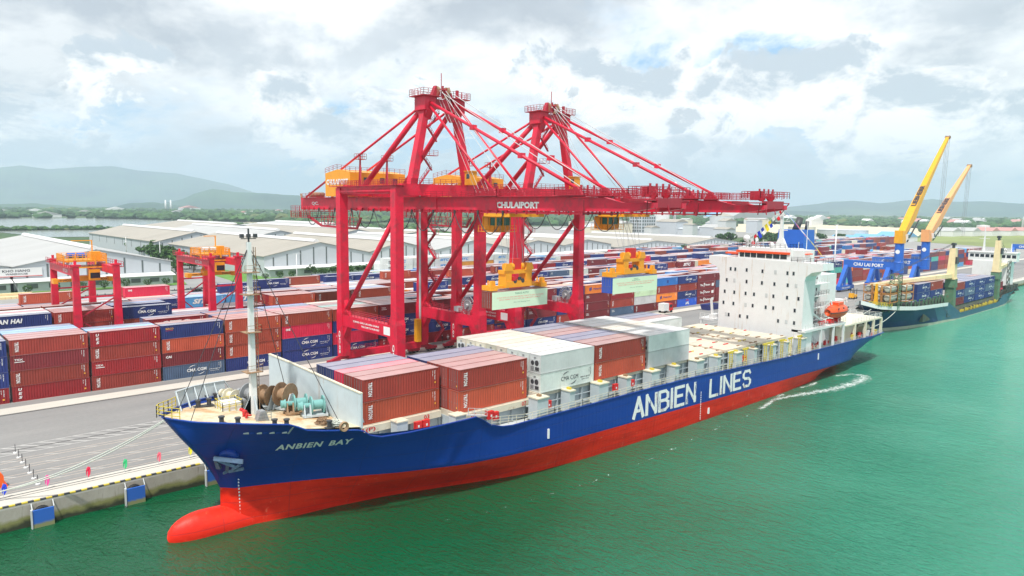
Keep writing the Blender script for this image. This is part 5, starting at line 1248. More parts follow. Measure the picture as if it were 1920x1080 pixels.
    for y_ in (97, 104, 111, 118, 125.5, 133, 140.5, 150, 158, 166):
        pts = [(cx-G-1.0, y_+7.0*t/10, 34.1-3.6*(1-((t-5)/5)**2)) for t in range(11)]
        e.path(pts, .10, 5)
        e.bar((cx-G-1.0, y_, 34.1), (cx-G-1.0, y_, 34.8), .3)
    e.build('festoon_cable', M_dark, base)
    # cab and trolley
    e = MB(); ty = 99.0
    e.box(cx-4.4, cx+4.4, ty-3.5, ty+3.5, 33.7, 34.3); e.build('trolley', M_orange, base)
    cabx = cx-.6; c = MB(); c.box(cabx-1.7, cabx+1.9, 101.5, 105.2, 31.0, 31.3); c.box(cabx-1.7, cabx+1.9, 101.5, 105.2, 33.5, 33.8)
    for (x, y) in ((-1.7, 101.5), (-1.7, 105.2), (1.9, 101.5), (1.9, 105.2), (.1, 101.5), (-1.7, 103.3)): c.bar((cabx+x, y, 31.2), (cabx+x, y, 33.6), .22)
    c.box(cabx-1.7, cabx+1.9, 103.8, 105.2, 31.2, 33.6); c.box(cabx-1.65, cabx+1.9, 101.5, 105, 31.3, 31.9)
    c.rail([(cabx-2.6, 100.8, 30.9), (cabx+2.8, 100.8, 30.9)], 1.1, .9, .05, 0, 2); c.rail([(cabx-2.6, 105.5, 30.9), (cabx-2.6, 100.8, 30.9)], 1.1, .9, .05, 0, 2); c.box(cabx-2.7, cabx+2.8, 100.7, 105.6, 30.8, 30.9)
    cb_ = c.build('operator_cab', M_orange, base)
    c = MB(); c.box(cabx-1.6, cabx+1.8, 101.6, 103.7, 31.8, 33.5); c.build('cab_window', mat('cab_glass', (.03,.14,.10), .15, var=.05), cb_)
    # cable reel on the portal beam of the far frame
    e = MB(); ry_, rz_ = YW+3.9, 13.3; rx_ = x1-.2
    n = 22
    for i in range(n):
        a = 2*math.pi*i/n; e.bar((rx_, ry_, rz_), (rx_, ry_+2.25*math.cos(a), rz_+2.25*math.sin(a)), .10, .16)
    pts = [(rx_, ry_+2.25*math.cos(2*math.pi*i/24), rz_+2.25*math.sin(2*math.pi*i/24)) for i in range(25)]; e.path(pts, .09, 5); pts = [(rx_, ry_+1.2*math.cos(2*math.pi*i/24), rz_+1.2*math.sin(2*math.pi*i/24)) for i in range(25)]; e.path(pts, .14, 5)
    e.tube((rx_-.7, ry_, rz_), (rx_+.7, ry_, rz_), .5, n=10); e.build('cable_reel', M_steel, base)
    e = MB(); e.box(rx_-.7, rx_+.7, ry_+2.6, ry_+4.2, 11.7, 12.8); e.build('reel_motor', M_lgrey, base)
    # hoist ropes
    e = MB()
    for q in (-1.4, -.6, .6, 1.4):
        e.tube((cx+q, YW-1.0, ZA+3.0), (cx+q*1.6, 80.0 if abs(q) > 1 else 99.0, 38.6), .07, n=4, caps=False)
        e.tube((cx+q, YW-.6, ZA+2.2), (cx+q*1.2, 108.0, 38.2), .04, n=4, caps=False)
    e.build('boom_rope', M_lgrey, base)
    # lettering on the near boom girder and the portal
    gx = cx-G-.56
    e = MB(); put_text(e, 'CHULAIPORT', (gx-.03, 99.2, 35.25), (0,-1,0), (0,0,1), 11.0, 1.15, 0, bold=.05, off=0)
    put_text(e, tag_txt[:3], (gx-.03, 170.5, 35.4), (0,-1,0), (0,0,1), 3.6, .95, 0, bold=.03, off=0)
    e.build('lettering', M_letter, base)
    e = MB(); xf = x0-.87
    put_text(e, 'CANG CHU LAI XIN CHAO', (xf, 137.8, 10.25), (0,-1,0), (0,0,1), 10.5, .42, 0, bold=.03, off=0); put_text(e, 'WELCOME TO OUR PORT', (xf, 134.4, 9.5), (0,-1,0), (0,0,1), 7.2, .42, 0, bold=.03, off=0)
    e.add([(xf, 125.6, 9.2), (xf, 123.2, 9.2), (xf, 123.2, 10.9), (xf, 125.6, 10.9)], [(3,2,1,0)], 0)
    e.build('portal_lettering', M_letter, base)
    for (yy, zz) in ((YL, 7.6), (YW, 7.6)): e = MB(); put_text(e, tag_txt, (x0-1.02, yy+.5, zz), (0,0,-1), (0,-1,0), 5.2, .8, 0, bold=.03, off=-.0); e.build('leg_lettering', M_letter, base)
    return base
sts_crane(90.85, 'red gantry crane nearer the bow of the blue ship, orange house at its left end', 0, 'QC.02')
sts_crane(122.95, 'red gantry crane second from the left, its boom tip reaching farthest right', 1, 'QC.03')
# hoisted spreaders and boxes
def hoisted(x0, x1, y, zt, col, n, cx, banner, lab1, lab2, lab3, big):
    h = 3.05; c = place_container(x0, x1, y, zt-h, h, col, None, 'dry', lab1, 'containers hanging from the gantry cranes', 2.6)
    s = empty('spreader', ((x0+x1)/2, y+1.3, zt), lab2, 'spreader', 'spreaders gripping hoisted containers')
    xm = (x0+x1)/2; ym = y+1.3
    e = MB(); e.box(x0+.2, x1-.2, ym-.45, ym+.45, zt+.35, zt+.85)
    for x in (x0, x1-1.5): e.box(x, x+1.5, ym-1.3, ym+1.3, zt+.15, zt+1.0); e.ext([(x+.2, zt+1.0), (x+1.3, zt+1.0), (x+1.15, zt+1.9), (x+.35, zt+1.9)], ym-1.0, ym-.4); e.bar((x+.1, ym-1.2, zt+1), (x+.1, ym-1.2, zt+1.8), .2); e.bar((x+1.4, ym+1.2, zt+1), (x+1.4, ym+1.2, zt+1.8), .2)
    e.build('telescopic_frame', M_orange, s)
    e = MB(); e.box(xm-3.2, xm+3.2, ym-1.1, ym+1.1, zt+.5, zt+1.6); e.box(xm-3.2, xm-1.8, ym-1.0, ym+1.0, zt+1.6, zt+3.0); e.box(xm+1.8, xm+3.2, ym-1.0, ym+1.0, zt+1.6, zt+3.0); e.box(xm-3.4, xm+3.4, ym-.9, ym+.9, zt+2.9, zt+3.6); e.build('main_frame', M_orange, s)
    e = MB(); 
    for q in (-2.6, -1.2, 1.2, 2.6): e.lathe((xm+q, ym-.2, zt+4.2), [(0,-.3),(.66,-.3),(.66,.3),(0,.3)], 12, 0, 'x'); 
    for q in (-2.6, 2.6): e.ext([(xm+q-1.1, zt+3.5), (xm+q+1.1, zt+3.5), (xm+q+.6, zt+4.8), (xm+q-.6, zt+4.8)], ym-1.1, ym-.9)
    e.build('sheave_block', M_orange, s)
    e = MB(); e.box(xm-1.0, xm+1.0, ym-.6, ym+.6, zt+3.4, zt+5.6); e.box(xm-1.6, xm-.9, ym-1.15, ym-.5, zt+1.7, zt+2.4); e.build('cable_basket', M_redeq, s)
    e = MB()
    for q in (-1.0, .9): e.lathe((xm+q, ym-1.12, zt+1.6), [(0,0),(.42,0),(.42,.1),(0,.1)], 12, 0, 'y')
    e.box(xm-.3, xm+.5, ym-1.15, ym-1.0, zt+1.75, zt+2.3); e.build('hydraulic_pump', M_dark, s)
    e = MB()
    for q in (-2.6, -1.2, 1.2, 2.6):
        for d in (-.5, .5): e.tube((xm+q, ym+d, zt+4.6), (cx+q*.9, 99+d*3, 34), .045, n=4, caps=False)
    e.build('hoist_rope', M_steel, s)
    b = MB(); yb = y-.10
    b.box(x0+.12, x1+.05, yb-.03, yb, zt-h-.15, zt-.1, 0)
    bn = b.build('banner', mat('banner_cloth', (.62,.80,.58), .8, var=.03), None); tag(bn, lab3, 'banner', 'pale green banners on the hoisted containers')
    L = x1-x0; ls = []
    if n == 1: ls.append(('THACO AUTO', .40, .75, .25, .34, 0))
    else: ls += [('THACO', .46, .6, .10, .22, 0), ('AGRITECH', .42, .9, .18, .22, 0)]
    ls += [('LE XUAT KHAU LO HANG LINH KIEN PHU TUNG O TO SANG THI TRUONG', .09, 1.3, .84, .26, 1), ('EXPORT SHIPMENT OF AUTO PARTS AND COMPONENTS CEREMONY', .13, 1.68, .75, .24, 1), ('Chu Lai, Quang Nam', .38, 2.3, .3, .2, 0)]
    for (t_, fx, dz, fw, hh, mi) in ls:
        b = MB(); put_text(b, t_, (x0+L*fx, yb-.035, zt-dz), (1,0,0), (0,0,1), L*fw, hh, 0, off=0); b.build('banner_line', M_redtxt if mi else M_greenink, bn)
M_greenink = mat('letter_green', (.12,.30,.20), .7, var=0); M_redtxt = mat('letter_pink_red', (.75,.32,.25), .7, var=0)
hoisted(82.2, 96.0, 95.3, 20.55, 'brick', 1, 90.85, 0, 'brick red container with a pale green banner, hoisted beneath the nearer gantry crane', 'orange spreader gripping the hoisted brick red container', 'pale green banner hung along the hoisted brick red container', 1)
hoisted(108.9, 123.3, 90.2, 21.9, 'royal', 2, 122.95, 0, 'royal blue container with a pale green banner, hoisted beneath the second gantry crane', 'orange spreader gripping the hoisted royal blue container', 'pale green banner hung along the hoisted royal blue container', 1)
# ================================================================== RUBBER TYRED YARD CRANES
def rtg(x0, x1, y0, y1, H, tx, spz, label, blue):
    b = empty('yard_crane', ((x0+x1)/2, (y0+y1)/2, 0), label, 'yard crane', 'red and orange yard cranes astride the stacks')
    for x in (x0, x1):
        for y in (y0, y1): e = MB(); e.bar((x, y, 1.6), (x, y, H), 1.7, 1.5, 0, 1.25, 1.15, up=(0,1,0)); e.box(x-1.0, x+1.0, y-.7, y+.7, H, H+.4); e.bar((x, y, H), (x, y, H+1.3), .5); e.build('leg', M_red, b)
        e = MB(); e.box(x-.65, x+.65, y0-.6 if x == x0 else y0-.6, y1+.6, H-2.1, H-.3); e.build('girder', M_red, b)
        e = MB(); e.rail([(x-1.2 if x == x0 else x+1.2, y0-1.5, H-.3), (x-1.2 if x == x0 else x+1.2, y1+1.5, H-.3)], 1.1, 1.8, .05, 0, 2); e.box(x-1.25 if x == x0 else x+.6, x-.6 if x == x0 else x+1.25, y0-1.5, y1+1.5, H-.4, H-.3); e.build('walkway', M_redd, b)
    for y in (y0, y1):
        e = MB(); e.box(x0, x1, y-.5, y+.5, 1.5, 2.5); e.bar((x0, y, H-7), (x1, y, H-7), .35); e.build('sill_beam', M_red, b)
        e = MB(); e.bar((x0, y, 9.5), (x1, y, 3.2), .28) ; e.bar((x0, y, 9.5), (x1, y, 14.2), .28); e.build('brace', M_redd, b)
        for x in (x0+.2, x1-.2):
            e = MB()
            for q in (-.9, .9): e.lathe((x+q, y, .8), [(0,-.35),(.8,-.35),(.8,.35),(0,.35)], 12, 0, 'y')
            e.build('wheel', M_black, b)
    ty = tx; e = MB(); e.box(x0-.4, x1+.4, ty-3.6, ty+3.6, H+.3, H+.7)
    for x in (x0-.3, x0+2, x1-2, x1+.3): e.bar((x, ty-3.6, H-.4), (x, ty-3.6, H+1.9), .3); e.bar((x, ty+3.6, H-.4), (x, ty+3.6, H+1.9), .3)
    e.rail([(x0-.4, ty-3.6, H+.7), (x1+.4, ty-3.6, H+.7), (x1+.4, ty+3.6, H+.7), (x0-.4, ty+3.6, H+.7), (x0-.4, ty-3.6, H+.7)], 1.4, 1.0, .08, 0, 3)
    e.box(x0-.2, x1+.2, ty-3.4, ty+3.4, H-1.2, H-.9); e.box(x1-2.6, x1-.6, ty-2.5, ty-.5, H+.7, H+2.6); e.bar((x1-1.6, ty+1, H+.7), (x1-1.6, ty+1, H+5.2), .25); e.bar((x1-1.6, ty+1, H+5.1), (x0+2.2, ty+1, H+5.1), .2); tr = e.build('trolley', M_orange, b)
    e = MB(); 
    for q in (1.6, 3.6): e.lathe((x0+q, ty-1.5, H+1.7), [(0,-.8),(.7,-.8),(.7,.8),(0,.8)], 10, 0, 'x')
    e.build('hoist_drum', M_blue if blue else M_lgrey, tr)
    e = MB(); e.box(x1-3.4, x1-1.2, ty-4.0, ty-1.9, H-4.0, H-1.6); e.build('cab', M_orange, tr)
    e = MB(); e.box(x1-3.3, x1-1.3, ty-4.06, ty-3.96, H-3.6, H-2.3); e.build('cab_window', M_glass, tr)
    xm = (x0+x1)/2; s = MB(); s.box(xm-6.2, xm+6.2, ty-.7, ty+.7, spz, spz+.7); s.box(xm-6.3, xm-5.3, ty-1.2, ty+1.2, spz-.3, spz+.8); s.box(xm+5.3, xm+6.3, ty-1.2, ty+1.2, spz-.3, spz+.8); s.box(xm-2.2, xm+2.2, ty-1.1, ty+1.1, spz+.2, spz+1.3)
    for q in (-1.9, 1.9): s.ext([(xm+q-.7, spz+1.3), (xm+q+.7, spz+1.3), (xm+q, spz+2.4)], ty-.2, ty+.2)
    s.build('spreader', M_orange, b)
    e = MB(); put_text(e, 'THACO', (xm-5.0, ty-.72, spz+.12), (1,0,0), (0,0,1), 2.4, .45, 0, off=0); put_text(e, 'THACO', (xm+2.6, ty-.72, spz+.12), (1,0,0), (0,0,1), 2.4, .45, 0, off=0); put_text(e, 'RTG.01', (x0-.68, y0+9, H-1.7), (0,-1,0), (0,0,1), 4.5, .8, 1, off=0); e.build('lettering', [M_ink, M_letter], b)
    e = MB()
    for q in (-1.9, 1.9):
        for d in (-.5, .5): e.tube((xm+q, ty+d, spz+1.2), (xm+q, ty+d*3, H), .05, n=4, caps=False)
    e.build('hoist_rope', M_steel, b)
rtg(36.0, 44.2, 183.2, 207.0, 21.3, 196.5, 16.8, 'left yard crane with twin blue hoist drums on its orange trolley', True)
rtg(65.6, 72.4, 183.2, 206.5, 22.0, 193.0, 16.9, 'yard crane right of the other one, orange trolley at its near end', False)
# ================================================================== SECOND SHIP
M_green2 = mat('dull_green_paint', (.09,.19,.11), .6, var=.2, dirt=(.22,.14,.08), dirta=.4, ds=.8)
M_h2 = mat('old_hull_blue', (.010,.035,.12), .5, var=.2, vs=.2, dirt=(.10,.05,.03), dirta=.15, ds=.35)
M_h2b = mat('old_hull_grey_blue', (.04,.12,.19), .5, var=.15, vs=.3, dirt=(.06,.16,.12), dirta=.3, ds=.3)
M_boot = mat('boot_top_grey', (.42,.44,.34), .7, var=.2, vs=.3, dirt=(.28,.24,.14), dirta=.3, ds=.6)
M_creamr = mat('old_crane_cream', (.78,.62,.36), .55, var=.1, dirt=(.50,.22,.06), dirta=.25, ds=.7, streak=True)
s2 = empty('cargo_ship', (300, 90.3, -3), 'weathered blue cargo ship with cream deck cranes, moored astern beyond the bigger ship', 'cargo ship')
BD2 = [(228,.2),(231,2.5),(236,4.8),(243,6.6),(252,8),(262,8.6),(366,8.6),(374,7.8),(380,6.0)]
ZD2 = [(228,8.1),(233,6.6),(240,5.9),(252,5.1),(262,4.8),(281.5,4.1),(282.5,3.9),(296.5,-.8),(344,-.7),(350,1.8),(362,2.2),(380,3.4)]
BW2 = [(240,.1),(248,2.4),(256,4.4),(272,7.3),(290,8.4),(355,8.4),(370,6.0),(378,2.0)]
e = MB(); st2 = [228+2*i for i in range(12)]+[252+4*i for i in range(7)]+[281.5,282.5,286,291,296.5]+[300+6*i for i in range(8)]+[345,350,356,362,368,374,380]
rows = []
for q, t in enumerate((1, .7, .35, .12, 0)):
    row = []
    for x in st2:
        z = -3+(lerpt(ZD2, x)+3)*t; xs0 = 228+(1-t)*12; xx = xs0+(x-228)*(380-xs0)/152; b = lerpt(BW2, xx)+(lerpt(BD2, x)-lerpt(BW2, xx))*t**1.3
        if t < 1: z = -3+(lerpt(ZD2, xx)+3)*t
        row.append((xx, max(.05, b) if x > 228 else .05, z))
    rows.append(row)
rows.append([(x, b*.95, -5) for (x, b, z) in rows[-1]])
for side in (-1, 1):
    for j in range(len(rows)-1):
        vs = [(x, 90.3+side*b, z) for (x, b, z) in rows[j]]+[(x, 90.3+side*b, z) for (x, b, z) in rows[j+1]]; n = len(st2); fs = [(i, i+1, i+1+n, i+n) if side < 0 else (i+n, i+1+n, i+1, i) for i in range(n-1)]
        for i, f in enumerate(fs): e.add([vs[k] for k in f], [(0,1,2,3)], 2 if j >= 3 else (0 if st2[i] < 268 else 1))
e.add([(380, 84.3, 3.4), (380, 96.3, 3.4), (378.5, 92.3, -3), (378.5, 88.3, -3)], [(0,3,2,1)], 1); e.build('hull', [M_h2, M_h2b, M_boot], s2)
e = MB(); pts = [(x, 90.3-lerpt(BD2, x)-.04, lerpt(ZD2, x)) for x in st2 if x <= 281.5]
for side in (-1, 1):
    pts = [(x, 90.3+side*(lerpt(BD2, x)+.05), lerpt(ZD2, x)+.05) for x in st2 if x <= 281.5]
    for a, c in zip(pts, pts[1:]): e.add([a, c, (c[0], c[1]-side*.05, c[2]-1.25), (a[0], a[1]-side*.05, a[2]-1.25)], [(0,1,2,3)])
e.build('white_bulwark', M_white, s2)
e = MB(); 
for (xa, za, xb, zb) in ((276, 3.2, 284, -1.2),): e.add([(xa, 81.62, za), (xa+.4, 81.62, za), (xb+.4, 81.66, zb), (xb, 81.66, zb)], [(0,3,2,1)])
e.build('hull_seam', M_dark, s2)
e = MB(); vs = []
for x in st2: b = max(.05, lerpt(BD2, x)-.25); z = min(lerpt(ZD2, x)-1.0, 4.5) if x < 282 else -1.2 if x < 345 else .8; vs += [(x, 90.3-b, z), (x, 90.3+b, z)]
e.add(vs, [(2*i, 2*i+2, 2*i+3, 2*i+1) for i in range(len(st2)-1)]); e.box(262, 344, 83.2, 97.4, -1.1, 1.6); e.build('deck', mat('old_deck', (.12,.14,.11), .8, var=.3, vs=.4, dirt=RUST, dirta=.5, ds=.6), s2)
e = MB(); put_text(e, 'HAI AN PORT', (246, 83.2, 2.9), (6,-1.4,0), (0,0,1), 9, .6, 0, off=.3); put_text(e, 'VINAFCO', (316, 81.55, -1.75), (1,0,0), (0,0,1), 7.0, .7, 0, off=.03)
# jetty clutter: yellow hatch edge
e = MB(); rr = random.Random(4)
for k in range(34): x = 298+k*1.35; e.box(x, x+.4, 82.1, 82.6, -.8, -.1+rr.random()*.7, 0 if rr.random() < .5 else 1)
e.rail([(297, 81.9, -.8), (344, 81.9, -.8)], 1.0, 1.6, .06, 0, 2); e.build('lashing_gear', [M_yel, M_dark], s2)
e = MB(); 
for k in range(16):
    x = 236+k*3; e.bar((x, 90.3-lerpt(BD2, x)+1.0, 4), (x, 90.3-lerpt(BD2, x)+1.0, 7.0), .3, .3); e.bar((x, 90.3-lerpt(BD2, x)+1.0, 6.9), (x+2.7, 90.3-lerpt(BD2, x+2.7)+1.0, 6.9 if k % 2 else 4.4), .25)
e.build('cargo_platform', M_green2, s2)
e = MB()
for k in range(5):
    z = 4.6+k*2.2; e.rail([(243.2, 83.9, z), (243.2, 87.5, z)], 2.2, 1.0, .10, 0, 2); e.bar((243.2, 83.9, z), (243.2, 87.5, z+2.2), .2); e.bar((243.2, 87.5, z), (243.2, 83.9, z+2.2), .2)
    e.rail([(240.9, 83.9, z), (243.2, 83.9, z)], 2.2, 1.0, .10, 0, 2)
e.build('lattice_tower', M_green2, s2)
e = MB(); e.bar((234.0, 88.0, 5.5), (234.0, 88.0, 13.2), 1.2, 1.2, 0, .5, .5); e.build('foremast', M_orangey, s2)
e = MB(); e.rail([(230.5, 88.6, 6.6), (233, 86.6, 6.4), (238, 84.6, 5.8)], 1.2, 1, .1, 0, 3); e.build('bow_rail', M_yel, s2)
for (x, h0, h1, jx, jz, jy) in ((289.5, 11.8, 22.3, 236, 12.6, 89.5), (345.5, 11.5, 23.8, 392, 13.5, 88.8)):
    e = MB(); e.bar((x, 83.6, 0), (x, 83.6, h0), 3.4, 3.0, 0, 2.7, 2.6); e.ext([(x-1.8, h0-3), (x+1.8, h0-3), (x+1.3, h0), (x-1.3, h0)], 82.0, 85.2); e.build('crane_pedestal', M_green2, s2)
    e = MB(); e.bar((x, 83.6, h0+.2), (x, 83.6, h1), 3.0, 2.6, 0, 2.1, 1.9); e.box(x-1.6, x+1.6, 82.0, 85.2, h0-.1, h0+.3); e.box(x-1.0, x+1.0, 82.6, 84.6, h1, h1+.5); e.build('crane_tower', M_creamr, s2)
    e = MB(); e.box(x-1.3, x+1.1, 81.9, 82.4, h1-5.0, h1-2.6); e.bar((x-.6, 83.6, h1), (x-.9, 83.6, h1+2.4), .5); e.bar((x+.6, 83.6, h1), (x+.6, 83.6, h1+1.8), .4); e.box(x-.9, x+.9, 83.0, 84.2, h1+1.5, h1+2.3); e.build('crane_cab', M_dark, s2)
    e = MB(); s = 1 if jx > x else -1; e.bar((x+s*1.2, 83.6, h0+1.2), (jx, jy, jz), 1.6, 1.5, 0, .8, .7); e.bar((x+s*1.2, 85.2, h0+1.2), (jx, jy+1.2, jz), .8, 1.2, 0, .4, .6); e.build('crane_jib', M_creamr, s2)
    e = MB(); 
    for q in (0, .6): e.tube((x, 83.6+q, h1+2), (jx+s*-4, jy+q, jz+.6), .09, n=4, caps=False)
    e.build('luffing_rope', M_dark, s2)
e = MB(); e.box(371, 378, 85.0, 99.2, .5, 14.4); e.box(371.3, 376, 82.8, 101.2, 14.4, 17.9); e.box(371, 376.4, 82.6, 101.5, 17.9, 18.4); e.build('deckhouse', M_white, s2)
for k in range(9): 
    y = 83.0+k*2.0; w = MB(); w.box(371.24, 371.32, y, y+1.5, 15.9, 17.2); w.build('bridge_window', M_glass, s2)
e = MB(); e.bar((374, 96, 18), (374, 96, 29), .8, .8, 0, .25, .25); e.bar((374, 94, 24), (374, 98, 24), .2); e.bar((376, 86, 18), (376, 86, 22), .3); e.lathe((374, 88, 19.5), [(0,-.7),(.7,0),(0,.8)], 10); e.rail([(371.2, 82, 18.4), (371.2, 101, 18.4)], 1.0, 1.6, .07, 0, 2); e.build('radar_mast', M_whitep, s2)
e = MB()
for k in range(6): z = 1+k*2.4; e.rail([(356, 82.3, z), (361, 82.3, z)], 2.4, 1.7, .12, 0, 2); e.bar((356, 82.3, z), (361, 82.3, z+2.4), .2)
e.rail([(346, 81.9, 1.8), (380, 84.6, 3.2)], 1.2, 1.5, .08, 0, 3)
for k in range(14): x = 352+k*2; e.box(x, x+rr.random()*1.4+.3, 82.6, 84.4, 1.6, 2.2+rr.random()*2.6)
e.build('stern_frame', mat('dark_green_steel', (.05,.07,.06), .7, var=.3, dirt=RUST, dirta=.4, ds=1), s2)
# tank containers
def tank_frame(x, y, z, label, axis='x'):
    t = empty('tank_container', (x+3, y+1.2, z), label, 'tank container', 'tank containers on the second ship')
    e = MB()
    for a in (x, x+6.05):
        for b_ in (y, y+2.44):
            e.bar((a, b_, z), (a, b_, z+2.7), .22)
        e.bar((a, y, z+.1), (a, y+2.44, z+.1), .2); e.bar((a, y, z+2.6), (a, y+2.44, z+2.6), .2)
    for b_ in (y, y+2.44): e.bar((x, b_, z+.1), (x+6.05, b_, z+.1), .2); e.bar((x, b_, z+2.6), (x+6.05, b_, z+2.6), .16)
    e.build('frame', M_sunr, t)
    e = MB(); e.lathe((x, y+1.22, z+1.4), [(0,.25),(.7,.3),(1.08,.65),(1.13,1.2),(1.13,4.9),(1.08,5.4),(.7,5.75),(0,5.8)], 14, 0, 'x'); e.build('tank', M_tank, t)
M_sunr = mat('rusty_orange_frame', (.50,.22,.06), .6, var=.2, dirt=RUST, dirta=.4, ds=1); M_tank = mat('tank_grey', (.42,.43,.37), .45, var=.15, vs=.8, dirt=RUST, dirta=.2, ds=.9)
names = ['nearest the water', 'second from the water', 'farthest from the water']
for i, y in enumerate((84.6, 87.4, 90.2)):
    for k, z in enumerate((7.1, 9.95)): tank_frame(236.2, y, z, f'grey tank in a rusty frame by the small bow, {"upper" if k else "lower"} tier, {names[i]}')
for k, z in enumerate((7.0, 9.8)): tank_frame(246.0, 83.4, z, f'grey tank in a rusty frame lying side-on behind the green lattice tower, {"upper" if k else "lower"} tier')
S2G = 'containers on the second ship'
for (x, cols, z0) in ((291.3, ('maroon','navy','brick'), 1.9), (304.0, ('navy','slate','navy'), 1.9), (316.8, ('navy','navy','navy'), 1.9), (329.6, ('navy','slate','navy'), 1.9)):
    for r in range(5):
        for t in range(3):
            c = cols[t] if r == 0 else random.Random(x+r*7+t).choice(('brick', 'navy', 'maroon', 'navy'))
            if r and t < 2: continue
            place_container(x, x+12.19, 83.0+2.5*r, z0+2.75*t, 2.7, c, 'cma' if c in ('navy', 'slate') else 'tag', 'dry', f"{CNAME[c]} box, second ship, {ORD[t]} tier, {ORD[r]} from water, bay {ORD[int((x-291)/12.6)]} behind green crane pedestal", S2G, doors=False)
for r in range(5):
    for (x, w) in ((255.0, 12.19), (267.6, 12.19)):
        for t in range(2):
            c = ('navy', 'navy')[t] if r == 0 and x < 260 else ('navy', 'brick')[t] if r == 0 else random.Random(x+r*7+t).choice(('brick', 'navy', 'orangebrick'))
            if r and t == 0: continue
            place_container(x, x+w, 83.2+2.5*r, 6.3+2.85*t, 2.82, c, 'cma' if c == 'navy' else 'tag', 'dry', f"{CNAME[c]} box beside the tanks, {'upper' if t else 'lower'} tier, {ORD[r]} from water, {'bow' if x < 260 else 'crane'} end", S2G, doors=False)
for r in range(4):
    for t in range(2): 
        if r and t == 0: continue
        place_container(349.0, 355.1, 83.2+2.5*r, 1.6+2.75*t, 2.7, ('crimson', 'maroon')[t], None, 'dry', f"short {('crimson','maroon')[t]} container behind the rear cream crane, {'upper' if t else 'lower'} tier, {ORD[r]} from water", S2G, doors=False)
